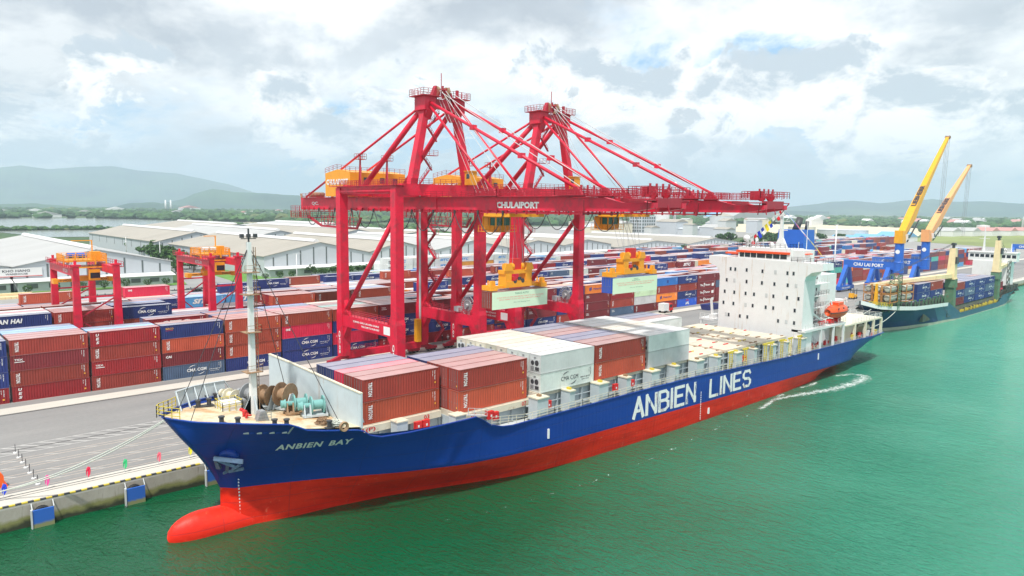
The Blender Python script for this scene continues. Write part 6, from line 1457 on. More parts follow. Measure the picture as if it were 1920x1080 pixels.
# ================================================================== BLUE PORTAL JIB CRANES
def portal_crane(x, tip, boomm, label, full=True, tz=14.0):
    b = empty('harbour_crane', (x, 125.5, 0), label, 'harbour crane', 'blue harbour cranes on portal legs')
    e = MB(); e.box(x-1.5, x+1.5, 113.4, 137.6, 10.8, 14.0); e.build('portal_beam', M_blue, b)
    e = MB(); e.rail([(x-1.4, 114, 14), (x-1.4, 137.5, 14)], 1.2, 1.6, .06, 0, 3); e.build('railing', M_steel, b)
    for y in (136.3, 118.5):
        e = MB(); e.bar((x-1, y, 11.2), (x-8.2, y, 1.9), 2.0, 1.8, 0, 1.4, 1.4, up=(0,1,0)); e.bar((x+.6, y, 11.2), (x+4.4, y, 1.9), 2.0, 1.8, 0, 1.4, 1.4, up=(0,1,0)); e.bar((x-1, y, 9.4), (x-2.6, y, 2.4), .8, 1.0); e.build('leg', M_blue, b)
        e = MB(); e.box(x-9.4, x+5.6, y-1.0, y+1.0, .9, 2.6); e.build('sill_beam', M_blue, b)
        e = MB()
        for q in (-8.4, -6.8, 2.8, 4.4): e.lathe((x+q, y, .5), [(0,-.3),(.5,-.3),(.5,.3),(0,.3)], 10, 0, 'y')
        e.build('bogie', M_dark, b)
        e = MB(); put_text(e, 'CHU LAI PORT', (x-7, y-1.03, 1.35), (1,0,0), (0,0,1), 8.5, .7, 0, bold=.03, off=0); e.build('sill_lettering', M_letter, b)
    e = MB(); put_text(e, 'CHU LAI PORT', (x-1.53, 133.2, 11.6), (0,-1,0), (0,0,1), 12.6, 1.5, 0, bold=.03, off=0); e.build('lettering', M_letter, b)
    if not full: 
        e = MB(); e.lathe((x, 115.2, 14), [(1.9,0),(1.75,8.4),(0,8.4)], 18); e.build('slewing_column', M_blue, b); return
    e = MB(); e.lathe((x, 115.2, 9.6), [(2.2,0),(2.2,1.2),(1.95,1.3),(1.95,4.2),(2.1,4.5),(1.85,4.8),(1.75,12.3),(1.9,12.5),(0,12.5)], 20); e.box(x-1.3, x+1.3, 117.2, 120.5, 14, 16.2); e.build('slewing_column', M_blue, b)
    e = MB(); e.lathe((x-1.80, 115.2, 18.6), [(0,0),(.9,0),(.9,.05),(0,.05)], 16, 0, 'x'); e.build('port_emblem', M_letter, b)
    e = MB(); zt = 22.2
    e.ext([(x-1.9, zt), (x+1.9, zt), (x+1.7, zt+2.2), (x-.2, zt+5.2), (x-1.9, zt+5.4)], 113.5, 116.9, 'xz'); e.build('slewing_platform', boomm, b)
    e = MB(); e.box(x+2.0, x+3.7, 112.8, 114.6, zt+1.6, zt+3.8); e.build('cab', M_whitep, b); e = MB(); e.box(x+3.72, x+3.8, 112.9, 114.5, zt+2.2, zt+3.6); e.box(x+2.2, x+3.6, 112.72, 112.8, zt+2.2, zt+3.6); e.build('cab_window', M_glass, b)
    p = Vector((x-.4, 115.2, zt+2.6)); q = Vector(tip); d = (q-p); k1 = p+d*.22
    up = Vector((-d.z, 0, d.x)).normalized()
    # boom: deepens to the knee, then tapers to the tip
    e = MB(); 
    def sec(c, w, h, sh): return [c+Vector((0,-w/2,0))+up*(sh+h/2), c+Vector((0,w/2,0))+up*(sh+h/2), c+Vector((0,w/2,0))+up*(sh-h/2), c+Vector((0,-w/2,0))+up*(sh-h/2)]
    ss = [sec(p, 2.7, 1.4, 0), sec(k1, 2.9, 4.2, -.7), sec(p+d*.30, 2.7, 3.4, -.3), sec(p+d*.6, 2.1, 2.3, 0), sec(q, 1.3, 1.1, 0)]
    vs = [v for s_ in ss for v in s_]; fs = [(4*j+i, 4*j+(i+1) % 4, 4*j+4+(i+1) % 4, 4*j+4+i) for j in range(4) for i in range(4)]+[(3,2,1,0), (16,17,18,19)]; e.add(vs, fs); e.build('boom', boomm, b)
    e = MB(); e.tube(q+Vector((0,-1,0)), q+Vector((0,1,0)), .8, n=12); e.tube(q+Vector((1.4,-.7,.2)), q+Vector((1.4,.7,.2)), .6, n=12); e.bar(q, q+Vector((1.6,0,.2)), 1.0, .6); e.build('boom_head', M_rusty, b)
    e = MB(); e.tube((x+1.0, 114.2, zt+.6), k1-up*2.6+Vector((0,-.9,0)), .35, n=8); e.tube((x+1.0, 116.2, zt+.6), k1-up*2.6+Vector((0,.9,0)), .35, n=8); e.build('luffing_cylinder', M_steel, b)
    e = MB(); a = Vector((x+1.9, 113.2, zt+.6)); c_ = k1-up*2.4+Vector((3.4, -1.4, -1)); e.bar(a, c_, .25); e.bar(a+Vector((.9,0,0)), c_+Vector((.9,0,0)), .25); n = 9
    for i in range(n+1): e.bar(a+(c_-a)*(i/n), a+(c_-a)*(i/n)+Vector((.9,0,0)), .15)
    e.build('ladder', M_dark, b)
    e = MB()
    for s_ in (-.6, .6): e.tube(q+Vector((.8, s_, -.6)), (q.x-1.5+s_, q.y+s_, 24), .07, n=4, caps=False); e.tube(q+Vector((-1, s_, -.6)), (q.x-3.5+s_, q.y+s_, 26), .06, n=4, caps=False)
    e.build('hoist_rope', M_steel, b)
    # maker's lettering along the boom
    e = MB(); c0 = p+d*.27+Vector((0, -1.15, 0)); dn = d.normalized(); put_text(e, 'LIEBHERR', c0+up*1.5, dn, (0,1,0), 13.5, 2.0, 0, bold=.04, off=.14); 
    return e.build('boom_lettering', M_ink, b)
portal_crane(328, (378, 115.2, 70), M_orangey, 'blue portal harbour crane with the taller deep yellow jib')
portal_crane(359.5, (413, 115.2, 58.6), M_peach, 'blue portal harbour crane with the shorter peach coloured jib')
portal_crane(602, None, None, 'blue portal crane partly visible at the right edge of the quay', False)
# ================================================================== WAREHOUSES
def roof_mat(name, a, b):
    M, N, L, P, geo, noi, rng, mx, mt = nodemat(name)
    sp = N.new('ShaderNodeSeparateXYZ'); L.new(geo.outputs['Position'], sp.inputs[0])
    c = mx(rng(noi(.05, 5, (.3, 1, 1)), .35, .65), a, b); c = mx(rng(noi(.35, 5, (.08, 1.2, 1), .7), .58, .75, 0, .55), c, tuple(v*.72 for v in b))
    rib = mt('GREATER_THAN', mt('FRACT', mt('DIVIDE', sp.outputs[1], 6.0), 0), .93); c = mx(mt('MULTIPLY', rib, .5), c, tuple(min(1, v*1.35) for v in a))
    L.new(c, P.inputs['Base Color']); P.inputs['Roughness'].default_value = .6; return M
M_clad = mat('white_cladding', (.50,.53,.56), .55, var=.04, vs=.3)
M_roofb = roof_mat('beige_roof', (.36,.33,.28), (.31,.285,.24))
M_roofw = roof_mat('pale_roof', (.42,.42,.41), (.37,.37,.36))
M_ridge = mat('ridge_white', (.68,.68,.67), .5, var=.02)
M_louv = mat('louvre_grey', (.11,.13,.13), .5, var=.1)
def ridge_noise(mb): pass
def warehouse(x0, x1, y0, y1, ev, ap, label, roof=M_roofb, lou=8, annex=True, side=8, apx=None):
    xm = (x0+x1)/2 if apx is None else apx
    b = empty('warehouse', ((x0+x1)/2, (y0+y1)/2, 0), label, 'warehouse', 'white portside warehouses')
    e = MB(); e.ext([(x0+.3, 0), (x1-.3, 0), (x1-.3, ev), (xm, ap), (x0+.3, ev)], y0, y1, 'xz'); e.build('wall', M_clad, b)
    e = MB(); n = max(2, int((x1-x0)/8)); 
    for (xa, za, xb, zb) in ((x0-.4, ev-.05, xm, ap), (x1+.4, ev-.05, xm, ap)): e.add([(xa,y0-.6,za+.25),(xb,y0-.6,zb+.25),(xb,y1+.6,zb+.25),(xa,y1+.6,za+.25),(xa,y0-.6,za),(xb,y0-.6,zb),(xb,y1+.6,zb),(xa,y1+.6,za)], [(0,1,2,3),(0,4,5,1),(0,3,7,4),(2,6,7,3)])
    rf_ = e.build('roof', roof, b)
    e = MB(); e.ext([(xm-1.6, ap+.2), (xm+1.6, ap+.2), (xm+1.2, ap+1.3), (xm, ap+1.6), (xm-1.2, ap+1.3)], y0+4, y1-4, 'xz'); e.build('ridge_vent', M_ridge, rf_)
    for i in range(lou):
        x = x0+(x1-x0)*(i+.7)/(lou+.4); top = ev+(ap-ev)*(1-abs(x-xm)/((x1-x0)/2))-1.6; bt = 5.2 if annex else 2.5
        if top-bt < 1: continue
        e = MB(); e.box(x-.35, x+.35, y0-.08, y0+.05, bt, top); e.build('louvre', M_louv, b)
    for i in range(side):
        y = y0+(y1-y0)*(i+.5)/side; e = MB(); e.box(x0+.2, x0+.36, y-.3, y+.3, 4.8, ev-.9); e.build('side_louvre', M_louv, b)
    if annex:
        e = MB(); e.box(x0+1, x1-1, y0-4.5, y0-.02, 0, 3.9); e.build('annex', M_clad, b)
        e = MB(); e.add([(x0, y0-5.6, 4.0), (x1, y0-5.6, 4.0), (x1, y0-.1, 5.0), (x0, y0-.1, 5.0), (x0, y0-5.6, 3.8), (x1, y0-5.6, 3.8)], [(0,1,2,3),(0,4,5,1)]); e.build('awning', M_ridge, b)
        k = x0+4
        while k < x1-6: e = MB(); e.box(k, k+3.8, y0-4.58, y0-4.45, 1.2, 3.0); e.build('window', M_louv, b); k += 7.6
    return b
warehouse(-18, 45.4, 345, 520, 9.8, 15.6, 'white warehouse at the left edge of the photo with a warehouse sign on its wall', M_roofw)
warehouse(45.8, 106, 345, 520, 9.6, 15.8, 'long white warehouse behind the left yard crane, second from the left edge', M_roofw)
warehouse(149, 210, 345, 490, 10, 16.4, 'beige roofed warehouse behind the grass lawn, its gable left of the near crane leg')
warehouse(210.4, 257, 350, 490, 9.6, 15.2, 'warehouse gable seen between the legs of the nearer gantry crane')
warehouse(147, 200, 510, 690, 10.4, 16.6, 'beige roofed warehouse beyond the road, the farthest left of the rear rank', annex=False)
warehouse(200.4, 262, 505, 690, 10.4, 17, 'pale roofed warehouse in the rear rank, second from left', M_roofw, annex=False)
warehouse(262.4, 330, 505, 700, 10.4, 17, 'beige roofed warehouse in the rear rank, third from left', annex=False)
warehouse(258, 318, 352, 495, 9.4, 14.6, 'pale roofed warehouse behind the landside legs of the cranes', M_roofw)
warehouse(318.4, 372, 352, 495, 9.0, 13.4, 'white warehouse behind the second gantry crane', M_roofb)
warehouse(372.4, 428, 356, 500, 8.6, 12.6, 'white warehouse just right of the second gantry crane leg', M_roofb, lou=9)
warehouse(429, 523, 350, 500, 6.4, 10.4, 'wide low warehouse with many wall slits right of the second crane', M_roofb, lou=17)
warehouse(524, 606, 352, 500, 6.4, 10.6, 'wide low warehouse behind the ship bridge, farthest right', M_roofb, lou=15)
warehouse(330.4, 400, 520, 700, 9.4, 14, 'beige roofed warehouse in the rear rank, fourth from left', annex=False)
warehouse(240, 330, 720, 900, 10, 16, 'distant beige roofed warehouse nearest the woodland', annex=False, side=0)
warehouse(340, 470, 740, 900, 9, 15, 'distant pale roofed warehouse left of the factory buildings', M_roofw, annex=False, side=0)
c = empty('open_shed', (500, 330, 0), 'low open sided shed with a wide beige roof behind the yard stacks', 'shed')
e = MB(); e.add([(440,320,3.2),(565,320,3.2),(560,329,5.6),(446,329,5.6),(440,339,3.2),(565,339,3.2)], [(0,1,2,3),(3,2,5,4),(0,3,4),(1,5,2)]); e.build('roof', M_roofb, c)
e = MB()
for x in range(442, 566, 10): e.bar((x, 320.5, 0), (x, 320.5, 3.2), .4)
e.build('post', M_clad, c)
sg = empty('warehouse_sign', (47.5, 344.7, 5.7), 'pale sign board reading KHO HANG on the left warehouse wall', 'sign')
e = MB(); e.box(37, 56, 344.6, 344.85, 5.9, 9.3); e.build('board', M_whitep, sg)
e = MB(); put_text(e, 'KHO HANG', (42.6, 344.57, 7.7), (1,0,0), (0,0,1), 9.2, 1.0, 0, bold=.02, off=0); put_text(e, 'WAREHOUSE', (43.6, 344.57, 6.6), (1,0,0), (0,0,1), 7.4, .7, 0, off=0); e.box(37.2, 56, 344.5, 344.58, 5.9, 6.1, 1); e.build('lettering', [M_ink, M_redink], sg)
# ================================================================== TREES
M_leaf = mat('tree_leaves', (.035,.10,.025), .9, var=.5, vs=.6, vcol=True); M_bark = mat('bark', (.12,.09,.06), .9, var=.2)
def tree_proto(name, h, r, n, seed, shape='round', kind='tree'):
    rr = random.Random(seed); t = empty(name, (0, 0, 0)); e = MB(); 
    e.tube((0,0,0), (.1,.05,h*.45), .035*h, .02*h, 6, 0, False)
    for k in range(4): a = k*1.6+rr.random(); e.tube((.1,.05,h*.38), (math.cos(a)*r*.6, math.sin(a)*r*.6, h*.72), .018*h, .006*h, 5, 0, False)
    e.build('trunk', M_bark, t)
    e = MB(); col = []; lumps = [(rr.uniform(-.55,.55)*r, rr.uniform(-.55,.55)*r, h*rr.uniform(.52,.82), r*rr.uniform(.35,.6)) for _ in range(7)]
    if shape == 'ball': lumps = [(0, 0, h*.6, r*.95)]
    for i in range(n):
        lx, ly, lz, lr = rr.choice(lumps); a = rr.uniform(0, 6.283); u = rr.uniform(-1, 1); s = math.sqrt(1-u*u); q = lr*rr.uniform(.7, 1.1)
        c = Vector((lx+math.cos(a)*s*q, ly+math.sin(a)*s*q, lz+u*q*.8)); w = r*rr.uniform(.10, .2)
        d1 = Vector((rr.uniform(-1,1), rr.uniform(-1,1), rr.uniform(-.5,.5))).normalized()*w; d2 = Vector((rr.uniform(-1,1), rr.uniform(-1,1), rr.uniform(-.2,.9))).normalized()*w
        g = rr.random(); e.add([c-d1, c-d2, c+d1, c+d2], [(0,1,2,3)]); col.append((.02+.06*g, .06+.11*g, .012+.03*g))
    e.build('crown', M_leaf, t, col=col); return t
pr1 = tree_proto('tree', 8, 3.6, 420, 1); pr2 = tree_proto('tree', 6, 3.0, 340, 2); pr3 = tree_proto('round_shrub', 2.6, 1.4, 260, 3, 'ball')
rt = random.Random(77); TC = 0
used = {}
def put_tree(p, x, y, s, label, cat, group):
    if p.name not in used: t = p; used[p.name] = 1
    else: t = copy_tree(p)
    t.location = (x, y, 0); t.scale = (s, s, s*rt.uniform(.85, 1.15)); t.rotation_euler = (0, 0, rt.uniform(0, 6.28)); tag(t, label, cat, group)
for k in range(96):
    y = 385+k*3.6; xa = 128+(y-400)*.17+(k % 3)*7; 
    put_tree(pr1 if rt.random() < .5 else pr2, xa+rt.uniform(-9, 2), y, rt.uniform(.8, 1.35), 'green tree in the dense rows lining the road between the warehouses', 'tree', 'trees along the warehouse road')
for k in range(34):
    x = rt.uniform(405, 600); put_tree(pr2, x, rt.uniform(337, 345) if x < 440 or x > 566 else rt.uniform(341, 346), rt.uniform(.7, 1.1), 'bushy tree in front of the low warehouses right of the cranes', 'tree', 'trees before the low warehouses')
for k in range(30):
    x = rt.uniform(620, 840); put_tree(pr1, x, rt.uniform(345, 400), rt.uniform(1.0, 1.6), 'dark tree behind the ship bridge, between warehouses and tanks', 'tree', 'trees behind the far yard')
for k in range(14):
    put_tree(pr2, rt.uniform(165, 205), rt.uniform(330, 336), rt.uniform(.6, .9), 'leafy tree on the lawn beside the stacked boxes', 'tree', 'trees on the lawn')
for i, (x, y) in enumerate(((67.9, 334.5), (76.2, 335), (84.3, 335), (93, 335.5), (100.6, 336), (58.5, 334), (31, 334.5), (49, 334), (119, 333), (152, 333.5), (158.5, 334), (145, 334))):
    put_tree(pr3, x, y, 1.25, 'small round clipped shrub on the grass before the warehouses', 'shrub', 'round shrubs on the verge')
# ================================================================== INDUSTRIAL PLANT AND TANKS
def cyl_tank(name, x, y, r, h, m, label, cone=.12, cat='tank', z=0):
    t = empty(name, (x, y, z), label, cat); e = MB(); e.lathe((x, y, z), [(r, 0), (r, h)], 32); e.build('shell', m, t)
    e = MB(); e.lathe((x, y, z), [(r*1.01, h), (0, h+r*cone)], 32); e.build('roof', M_roofb if cone > .1 else m, t)
    e = MB()
    for i in range(24): a = i*math.pi/12; e.bar((x+r*math.cos(a), y+r*math.sin(a), z), (x+r*math.cos(a), y+r*math.sin(a), z+h), .35)
    e.build('wall_rib', M_lgrey, t); return t
cyl_tank('storage_tank', 935, 572, 17, 27, M_lgrey, 'tall grey storage tank with a low cone roof beyond the warehouses', .28)
cyl_tank('oil_tank', 905, 385, 29, 13, M_lgrey, 'wide flat grey oil tank behind the far end of the yard', .03)
cyl_tank('oil_tank', 828, 400, 15, 17, M_cream, 'smaller cream tank just right of the funnel', .05)
cyl_tank('silo', 1138, 825, 14, 36, M_whitep, 'tall pale silo in the factory behind the cranes', .1, 'silo')
cyl_tank('gas_tank', 1330, 345, 9, 16, M_whitep, 'small white upright gas tank beside the white sphere', .1, 'gas tank')
t = empty('gas_sphere', (1455, 300, 0), 'big white spherical gas tank at the right edge of the photo', 'gas tank'); e = MB(); R_ = 21; e.lathe((1455, 300, 22), [(R_*math.cos(a), R_*math.sin(a)) for a in [math.radians(-90+180*i/20) for i in range(21)]], 32, ball=True); e.build('sphere', M_whitep, t)
e = MB()
for i in range(12): a = i*math.pi/6; e.bar((1455+R_*math.cos(a), 300+R_*math.sin(a), 0), (1455+R_*math.cos(a), 300+R_*math.sin(a), 22), 1.2)
e.build('support', M_lgrey, t)
ch = empty('chimney', (1150, 815, 0), 'tall thin white chimney rising above the crane boom', 'chimney'); e = MB(); e.tube((1165, 815, 0), (1165, 815, 88), 2.6, 1.8, 14); e.build('stack', M_whitep, ch)
ap = empty('apartment_block', (770, 590, 0), 'pale open framed building with floors of balconies left of the silo', 'building'); e = MB(); e.box(757, 787, 580, 600, 0, 27); e.build('wall', M_clad, ap)
for i in range(6):
    for j in range(5): e = MB(); e.box(756.85, 757.1, 581+j*3.8, 583.6+j*3.8, 2+i*4.2, 4.6+i*4.2); e.build('window', M_louv, ap)
for i in range(6):
    for j in range(6): e = MB(); e.box(758.5+j*4.8, 761.6+j*4.8, 579.85, 580.1, 2+i*4.2, 4.6+i*4.2); e.build('window', M_louv, ap)
fr_ = random.Random(31)
def shed(x, y, w, d, h, m, rm, label, cat='building', name='industrial_building', group='low buildings beyond the port'):
    b = empty(name, (x, y, 0), label, cat, group); e = MB(); e.box(x-w/2, x+w/2, y-d/2, y+d/2, 0, h); e.build('wall', m, b)
    e = MB(); e.ext([(x-w/2-.5, h), (x+w/2+.5, h), (x, h+w*.13)], y-d/2-.5, y+d/2+.5, 'xz'); e.build('roof', rm, b); return b
M_rblue = mat('blue_roof', (.16,.38,.62), .6, var=.06); M_rred = mat('faded_red_roof', (.48,.24,.22), .7, var=.1)
for k in range(38):
    a = fr_.uniform(47, 61.5); r = fr_.uniform(900, 1350); x, y = math.sin(math.radians(a))*r, math.cos(math.radians(a))*r
    if y < 505: continue
    shed(x, y, fr_.uniform(8, 34), fr_.uniform(10, 40), fr_.uniform(5, 22), fr_.choice((M_clad, M_cream, M_lgrey)), fr_.choice((M_roofw, M_roofb, M_clad)), 'one of the crowded pale factory buildings behind the crane booms', 'building', 'industrial_building', 'pale factory buildings')
for k, (x, y, w, d, h, rm) in enumerate(((800, 352, 26, 34, 5, M_roofw), (842, 352, 30, 30, 5, M_rblue), (885, 345, 34, 30, 5, M_rblue), (940, 335, 44, 34, 6, M_rblue))):
    shed(x, y, w, d, h, M_whitep, rm, ('white shed with a pale roof, first in the row before the wide grey tank', 'shed with a blue roof, second in the row before the wide grey tank', 'blue roofed shed directly in front of the wide grey tank', 'largest blue roofed shed, right of the wide grey tank')[k], 'shed', 'shed', 'sheds before the grey tank')
for k in range(5): shed(1230+k*44, 365-k*14, 40, 26, 8, M_whitep, M_rred if k > 1 else M_roofw, 'long faded roofed works building left of the white gas sphere', 'building', 'works_building', 'works by the gas sphere')
for k in range(46):
    a = fr_.uniform(60, 79.5) if k < 34 else fr_.uniform(6, 30); r = fr_.uniform(1900, 3600); x, y = math.sin(math.radians(a))*r, math.cos(math.radians(a))*r
    shed(x, y, fr_.uniform(20, 90), fr_.uniform(14, 30), fr_.uniform(7, 13), M_whitep, fr_.choice((M_roofw, M_whitep, M_rred)), 'small pale building scattered in the distant woodland', 'building', 'distant_building', 'distant buildings in the woodland')
shed(1950, 1110, 330, 60, 10, M_whitep, M_roofw, 'very long white roofed hall beyond the factory, before the woodland', 'building', 'factory_hall')
shed(2500, 1500, 260, 60, 12, M_whitep, M_rblue, 'distant long hall with a blue roof behind the silo', 'building', 'factory_hall')
for (x, y, h) in ((1178, 3890, 56), (1203, 3890, 56)): 
    b = empty('chimney', (x, y, 0), f'slim white power station chimney on the left horizon, {"left" if x < 1190 else "right"} one of the pair', 'chimney'); e = MB(); e.tube((x, y, 0), (x, y, h), 4.5, 3.6, 10); e.build('stack', M_whitep, b)
shed(1290, 3880, 90, 60, 18, M_whitep, M_rred, 'power station building beside the twin chimneys', 'building', 'power_station')
# ================================================================== QUAY FURNITURE, VEHICLES, PEOPLE
def fender(x, label):
    b = empty('dock_fender', (x+1.05, 98.3, -2.9), label, 'fender', 'blue dock fenders')
    e = MB(); e.box(x, x+2.15, 98.05, 98.32, -3.1, -.85); e.build('panel', M_fend, b)
    e = MB(); e.tube((x+1.05, 98.32, -1.5), (x+1.05, 99.0, -1.5), .85, n=16); e.build('rubber_cone', M_black, b)
    e = MB(); e.bar((x-.12, 98.2, -3.3), (x-.12, 98.2, -.75), .14, .5); e.bar((x+2.2, 98.3, -.85), (x+2.2, 98.9, -.2), .1); e.bar((x, 98.3, -.85), (x, 98.9, -.2), .1); e.build('bracket', M_lgrey, b)
M_fend, N_, L_, P_, g_, noi_, rng_, mx_, mt_ = nodemat('fender_blue')
sp_ = N_.new('ShaderNodeSeparateXYZ'); L_.new(g_.outputs['Position'], sp_.inputs[0])
L_.new(mx_(rng_(mt_('ADD', sp_.outputs[2], mt_('MULTIPLY', noi_(1.5, 4), .6)), -2.3, -2.0), (.25,.25,.12), (.03,.13,.50)), P_.inputs['Base Color'])
for x, l in ((13.5, 'blue dock fender nearest the left edge of the photo'), (23.6, 'blue dock fender midway between the other fender and the bow'), (33.6, 'blue dock fender half hidden by the bow of the ship'), (3.4, 'blue dock fender outside the left edge')):
    if x > 10: fender(x, l)
for i, (x, c, n) in enumerate(((11.3, (.02,.06,.65), 'blue'), (15.7, (.85,.08,.35), 'magenta pink'), (20.2, (.80,.02,.08), 'red'), (24.5, (.05,.60,.22), 'green'), (28.7, (.88,.16,.22), 'coral pink'), (32.8, (.90,.85,.03), 'yellow'))):
    b = empty('quay_flag', (x, 102.3, 0), f'{n} festival flag on a short pole at the quay edge', 'flag', 'coloured flags along the quay edge')
    e = MB(); e.bar((x, 102.3, 0), (x, 102.3, 1.9), .05); e.build('pole', M_lgrey, b)
    e = MB(); e.add([(x, 102.3, 1.85), (x+.32, 102.2, 1.7), (x+.4, 102.4, 1.2), (x+.28, 102.2, .75), (x+.05, 102.3, .35), (x-.12, 102.35, .7), (x-.18, 102.25, 1.3)], [(0,1,2,3,4,5,6)]); e.add([(x+.02, 102.42, 1.85), (x+.3, 102.45, 1.6), (x+.36, 102.5, 1.1), (x+.05, 102.45, .4)], [(0,1,2,3)]); e.build('cloth', mat('flag_cloth_'+n.replace(' ', '_'), c, .8, var=.05), b)
for i in range(7):
    x, y = 15.0+.03*i, 120.4-i*2.6; b = empty('barrier_post', (x, y, 0), f'thin post on white base, {ORD[i]} of seven counted from the hatched strip', 'post', 'posts across the quay lanes')
    e = MB(); e.bar((x, y, .1), (x, y, 1.25), .07); e.build('post', M_dark, b); e = MB(); e.lathe((x, y, .0), [(.28, .0), (.28, .12), (0, .14)], 12); e.build('base', M_whitep, b)
b = empty('orange_barrier', (11.4, 106.9, 0), 'bright orange plastic barrier at the left edge of the quay', 'barrier'); e = MB(); e.ext([(10.6, 0), (12.3, 0), (12.1, .5), (11.9, .5), (11.9, 1.4), (11.6, 1.9), (11.2, 1.6), (10.8, 1.9), (10.6, 1.4)], 106.4, 107.4); e.build('body', mat('barrier_orange', (.9,.12,.01), .5, var=.05), b)
rp = MB(); 
def sag(a, c, s, n=14): a = Vector(a); c = Vector(c); return [a+(c-a)*(i/n)-Vector((0,0,s*4*(i/n)*(1-i/n))) for i in range(n+1)]
rp.path(sag((26.6, 90.6, 9.6), (8.5, 103.0, .6), 1.2), .07, 5); rp.path(sag((26.9, 90.9, 9.5), (8.2, 103.6, .6), 1.6), .07, 5)
e = rp.build('mooring_rope', M_rope); tag(e, 'pale double mooring line running from the bow down to the quay at the left', 'rope')
rp = MB(); rp.path(sag((230.5, 87.9, 5.4), (198, 86, 3.8), .6), .09, 5); rp.path(sag((240, 84.2, 4.3), (198, 76, 4.4), .8), .09, 5); tag(rp.build('mooring_rope', M_rope), 'pale mooring lines between the bow of the second ship and the stern', 'rope')
# truck
def truck(x, y, label):
    b = empty('terminal_truck', (x+4, y, 0), label, 'truck'); e = MB(); e.box(x, x+2.8, y-1.2, y+1.2, .9, 3.4); e.build('cargo_box', M_whitep, b); e = MB(); e.box(x+3.0, x+4.9, y-1.15, y+1.15, .8, 3.2); e.ext([(x+4.9, .8), (x+5.5, .8), (x+5.3, 1.8), (x+4.9, 2.4)], y-1.1, y+1.1); cb_ = e.build('cab', M_redeq, b)
    e = MB(); e.box(x+3.3, x+4.7, y-1.2, y-1.14, 1.9, 2.9); e.build('window', M_glass, cb_)
    for q in (x+.8, x+4.4):
        for s_ in (-1, 1): e = MB(); e.lathe((q, y+s_*1.05, .5), [(0,-.18),(.5,-.18),(.5,.18),(0,.18)], 12, 0, 'y'); e.build('wheel', M_black, b)
truck(202.5, 145.8, 'small white box truck with a red cab beside the front row of stacks')
b = empty('steel_skip', (226, 141, 0), 'dark blue open skip on the apron left of the ship bridge', 'skip'); e = MB(); e.add([(222,139.6,0),(228.6,139.6,0),(228.6,142.4,0),(222,142.4,0),(221.4,139.2,1.9),(229.2,139.2,1.9),(229.2,142.8,1.9),(221.4,142.8,1.9)], [(0,1,5,4),(1,2,6,5),(2,3,7,6),(3,0,4,7),(3,2,1,0)]); e.build('tub', mat('skip_navy', (.03,.04,.22), .5), b); e = MB(); e.rail([(221.4,139.2,1.9),(229.2,139.2,1.9),(229.2,142.8,1.9)], .12, 2, .08, 0, 1); e.build('rim', M_dark, b)
b = empty('forklift', (299.5, 121.5, 0), 'yellow forklift beside the leg of the blue portal crane', 'forklift'); e = MB(); e.box(297.6, 301.2, 120.6, 122.6, .6, 1.8); e.box(297.6, 298.6, 120.6, 122.6, 1.8, 2.4); e.build('body', M_orangey, b)
e = MB()
for x in (298.7, 300.9):
    for y in (120.8, 122.4): e.bar((x, y, 1.8), (x, y, 3.3), .14)
e.box(298.6, 301, 120.7, 122.5, 3.3, 3.42); e.bar((301.5, 121, .2), (301.5, 121, 4.2), .18); e.bar((301.5, 122.2, .2), (301.5, 122.2, 4.2), .18); e.build('mast', M_dark, b)
for x in (298.3, 300.6):
    for y in (120.6, 122.6): e = MB(); e.lathe((x, y, .5), [(0,-.15),(.5,-.15),(.5,.15),(0,.15)], 12, 0, 'y'); e.build('wheel', M_black, b)
# parked flatbed trailers
for i, (x, y) in enumerate(((62, 301), (76, 300), (92, 301.5), (99, 304), (105, 300.5), (50, 299))):
    b = empty('flatbed_trailer', (x+5, y, 0), f'dark flatbed trailer parked before the warehouse grass, {ORD[i]} one built from the left group' if False else 'dark flatbed trailer parked on the road before the warehouse grass', 'trailer', 'flatbed trailers before the warehouses')
    e = MB(); e.box(x, x+12, y-1.2, y+1.2, 1.1, 1.4)
    for k in range(5): e.bar((x+1+k*2.6, y-1.2, 1.4), (x+1+k*2.6, y-1.2, 2.0), .2)
    e.build('deck', M_dark, b)
    for q in (x+8.6, x+10, x+11.3): e = MB(); e.tube((q, y-1.2, .5), (q, y+1.2, .5), .5, n=10); e.build('wheel', M_black, b)
b = empty('steel_beam_pile', (36, 322, 0), 'pile of long orange steel beams on the ground at the left edge', 'beam pile'); e = MB()
for k in range(6): e.box(18+k*1.3, 46+k*.6, 318+k*1.2, 318.8+k*1.2, 0 if k < 4 else .8, .8 if k < 4 else 1.6)
e.build('beam', M_creamr, b)
# lamp posts
for i, (x, y, h, l) in enumerate(((350.5, 152, 29, 'tall white pole rising behind the blue portal beam'), (144.8, 300.3, 14, 'street lamp by the lawn left of the near crane'), (129.2, 440, 14, 'street lamp among the trees by the warehouse road'), (132, 520, 14, 'farther street lamp on the warehouse road'), (112, 352, 10, 'lamp post at the corner of the long white warehouse'))):
    b = empty('lamp_post', (x, y, 0), l, 'lamp post'); e = MB(); e.tube((x, y, 0), (x, y, h), .3 if i else .42, .14 if i else .3, 8); e.build('pole', M_whitep, b)
    e = MB(); e.bar((x-1.6, y, h), (x+1.6, y, h), .16); e.box(x-1.9, x-1.1, y-.2, y+.2, h-.05, h+.15); e.box(x+1.1, x+1.9, y-.2, y+.2, h-.05, h+.15); e.build('lamp_head', M_lgrey, b)
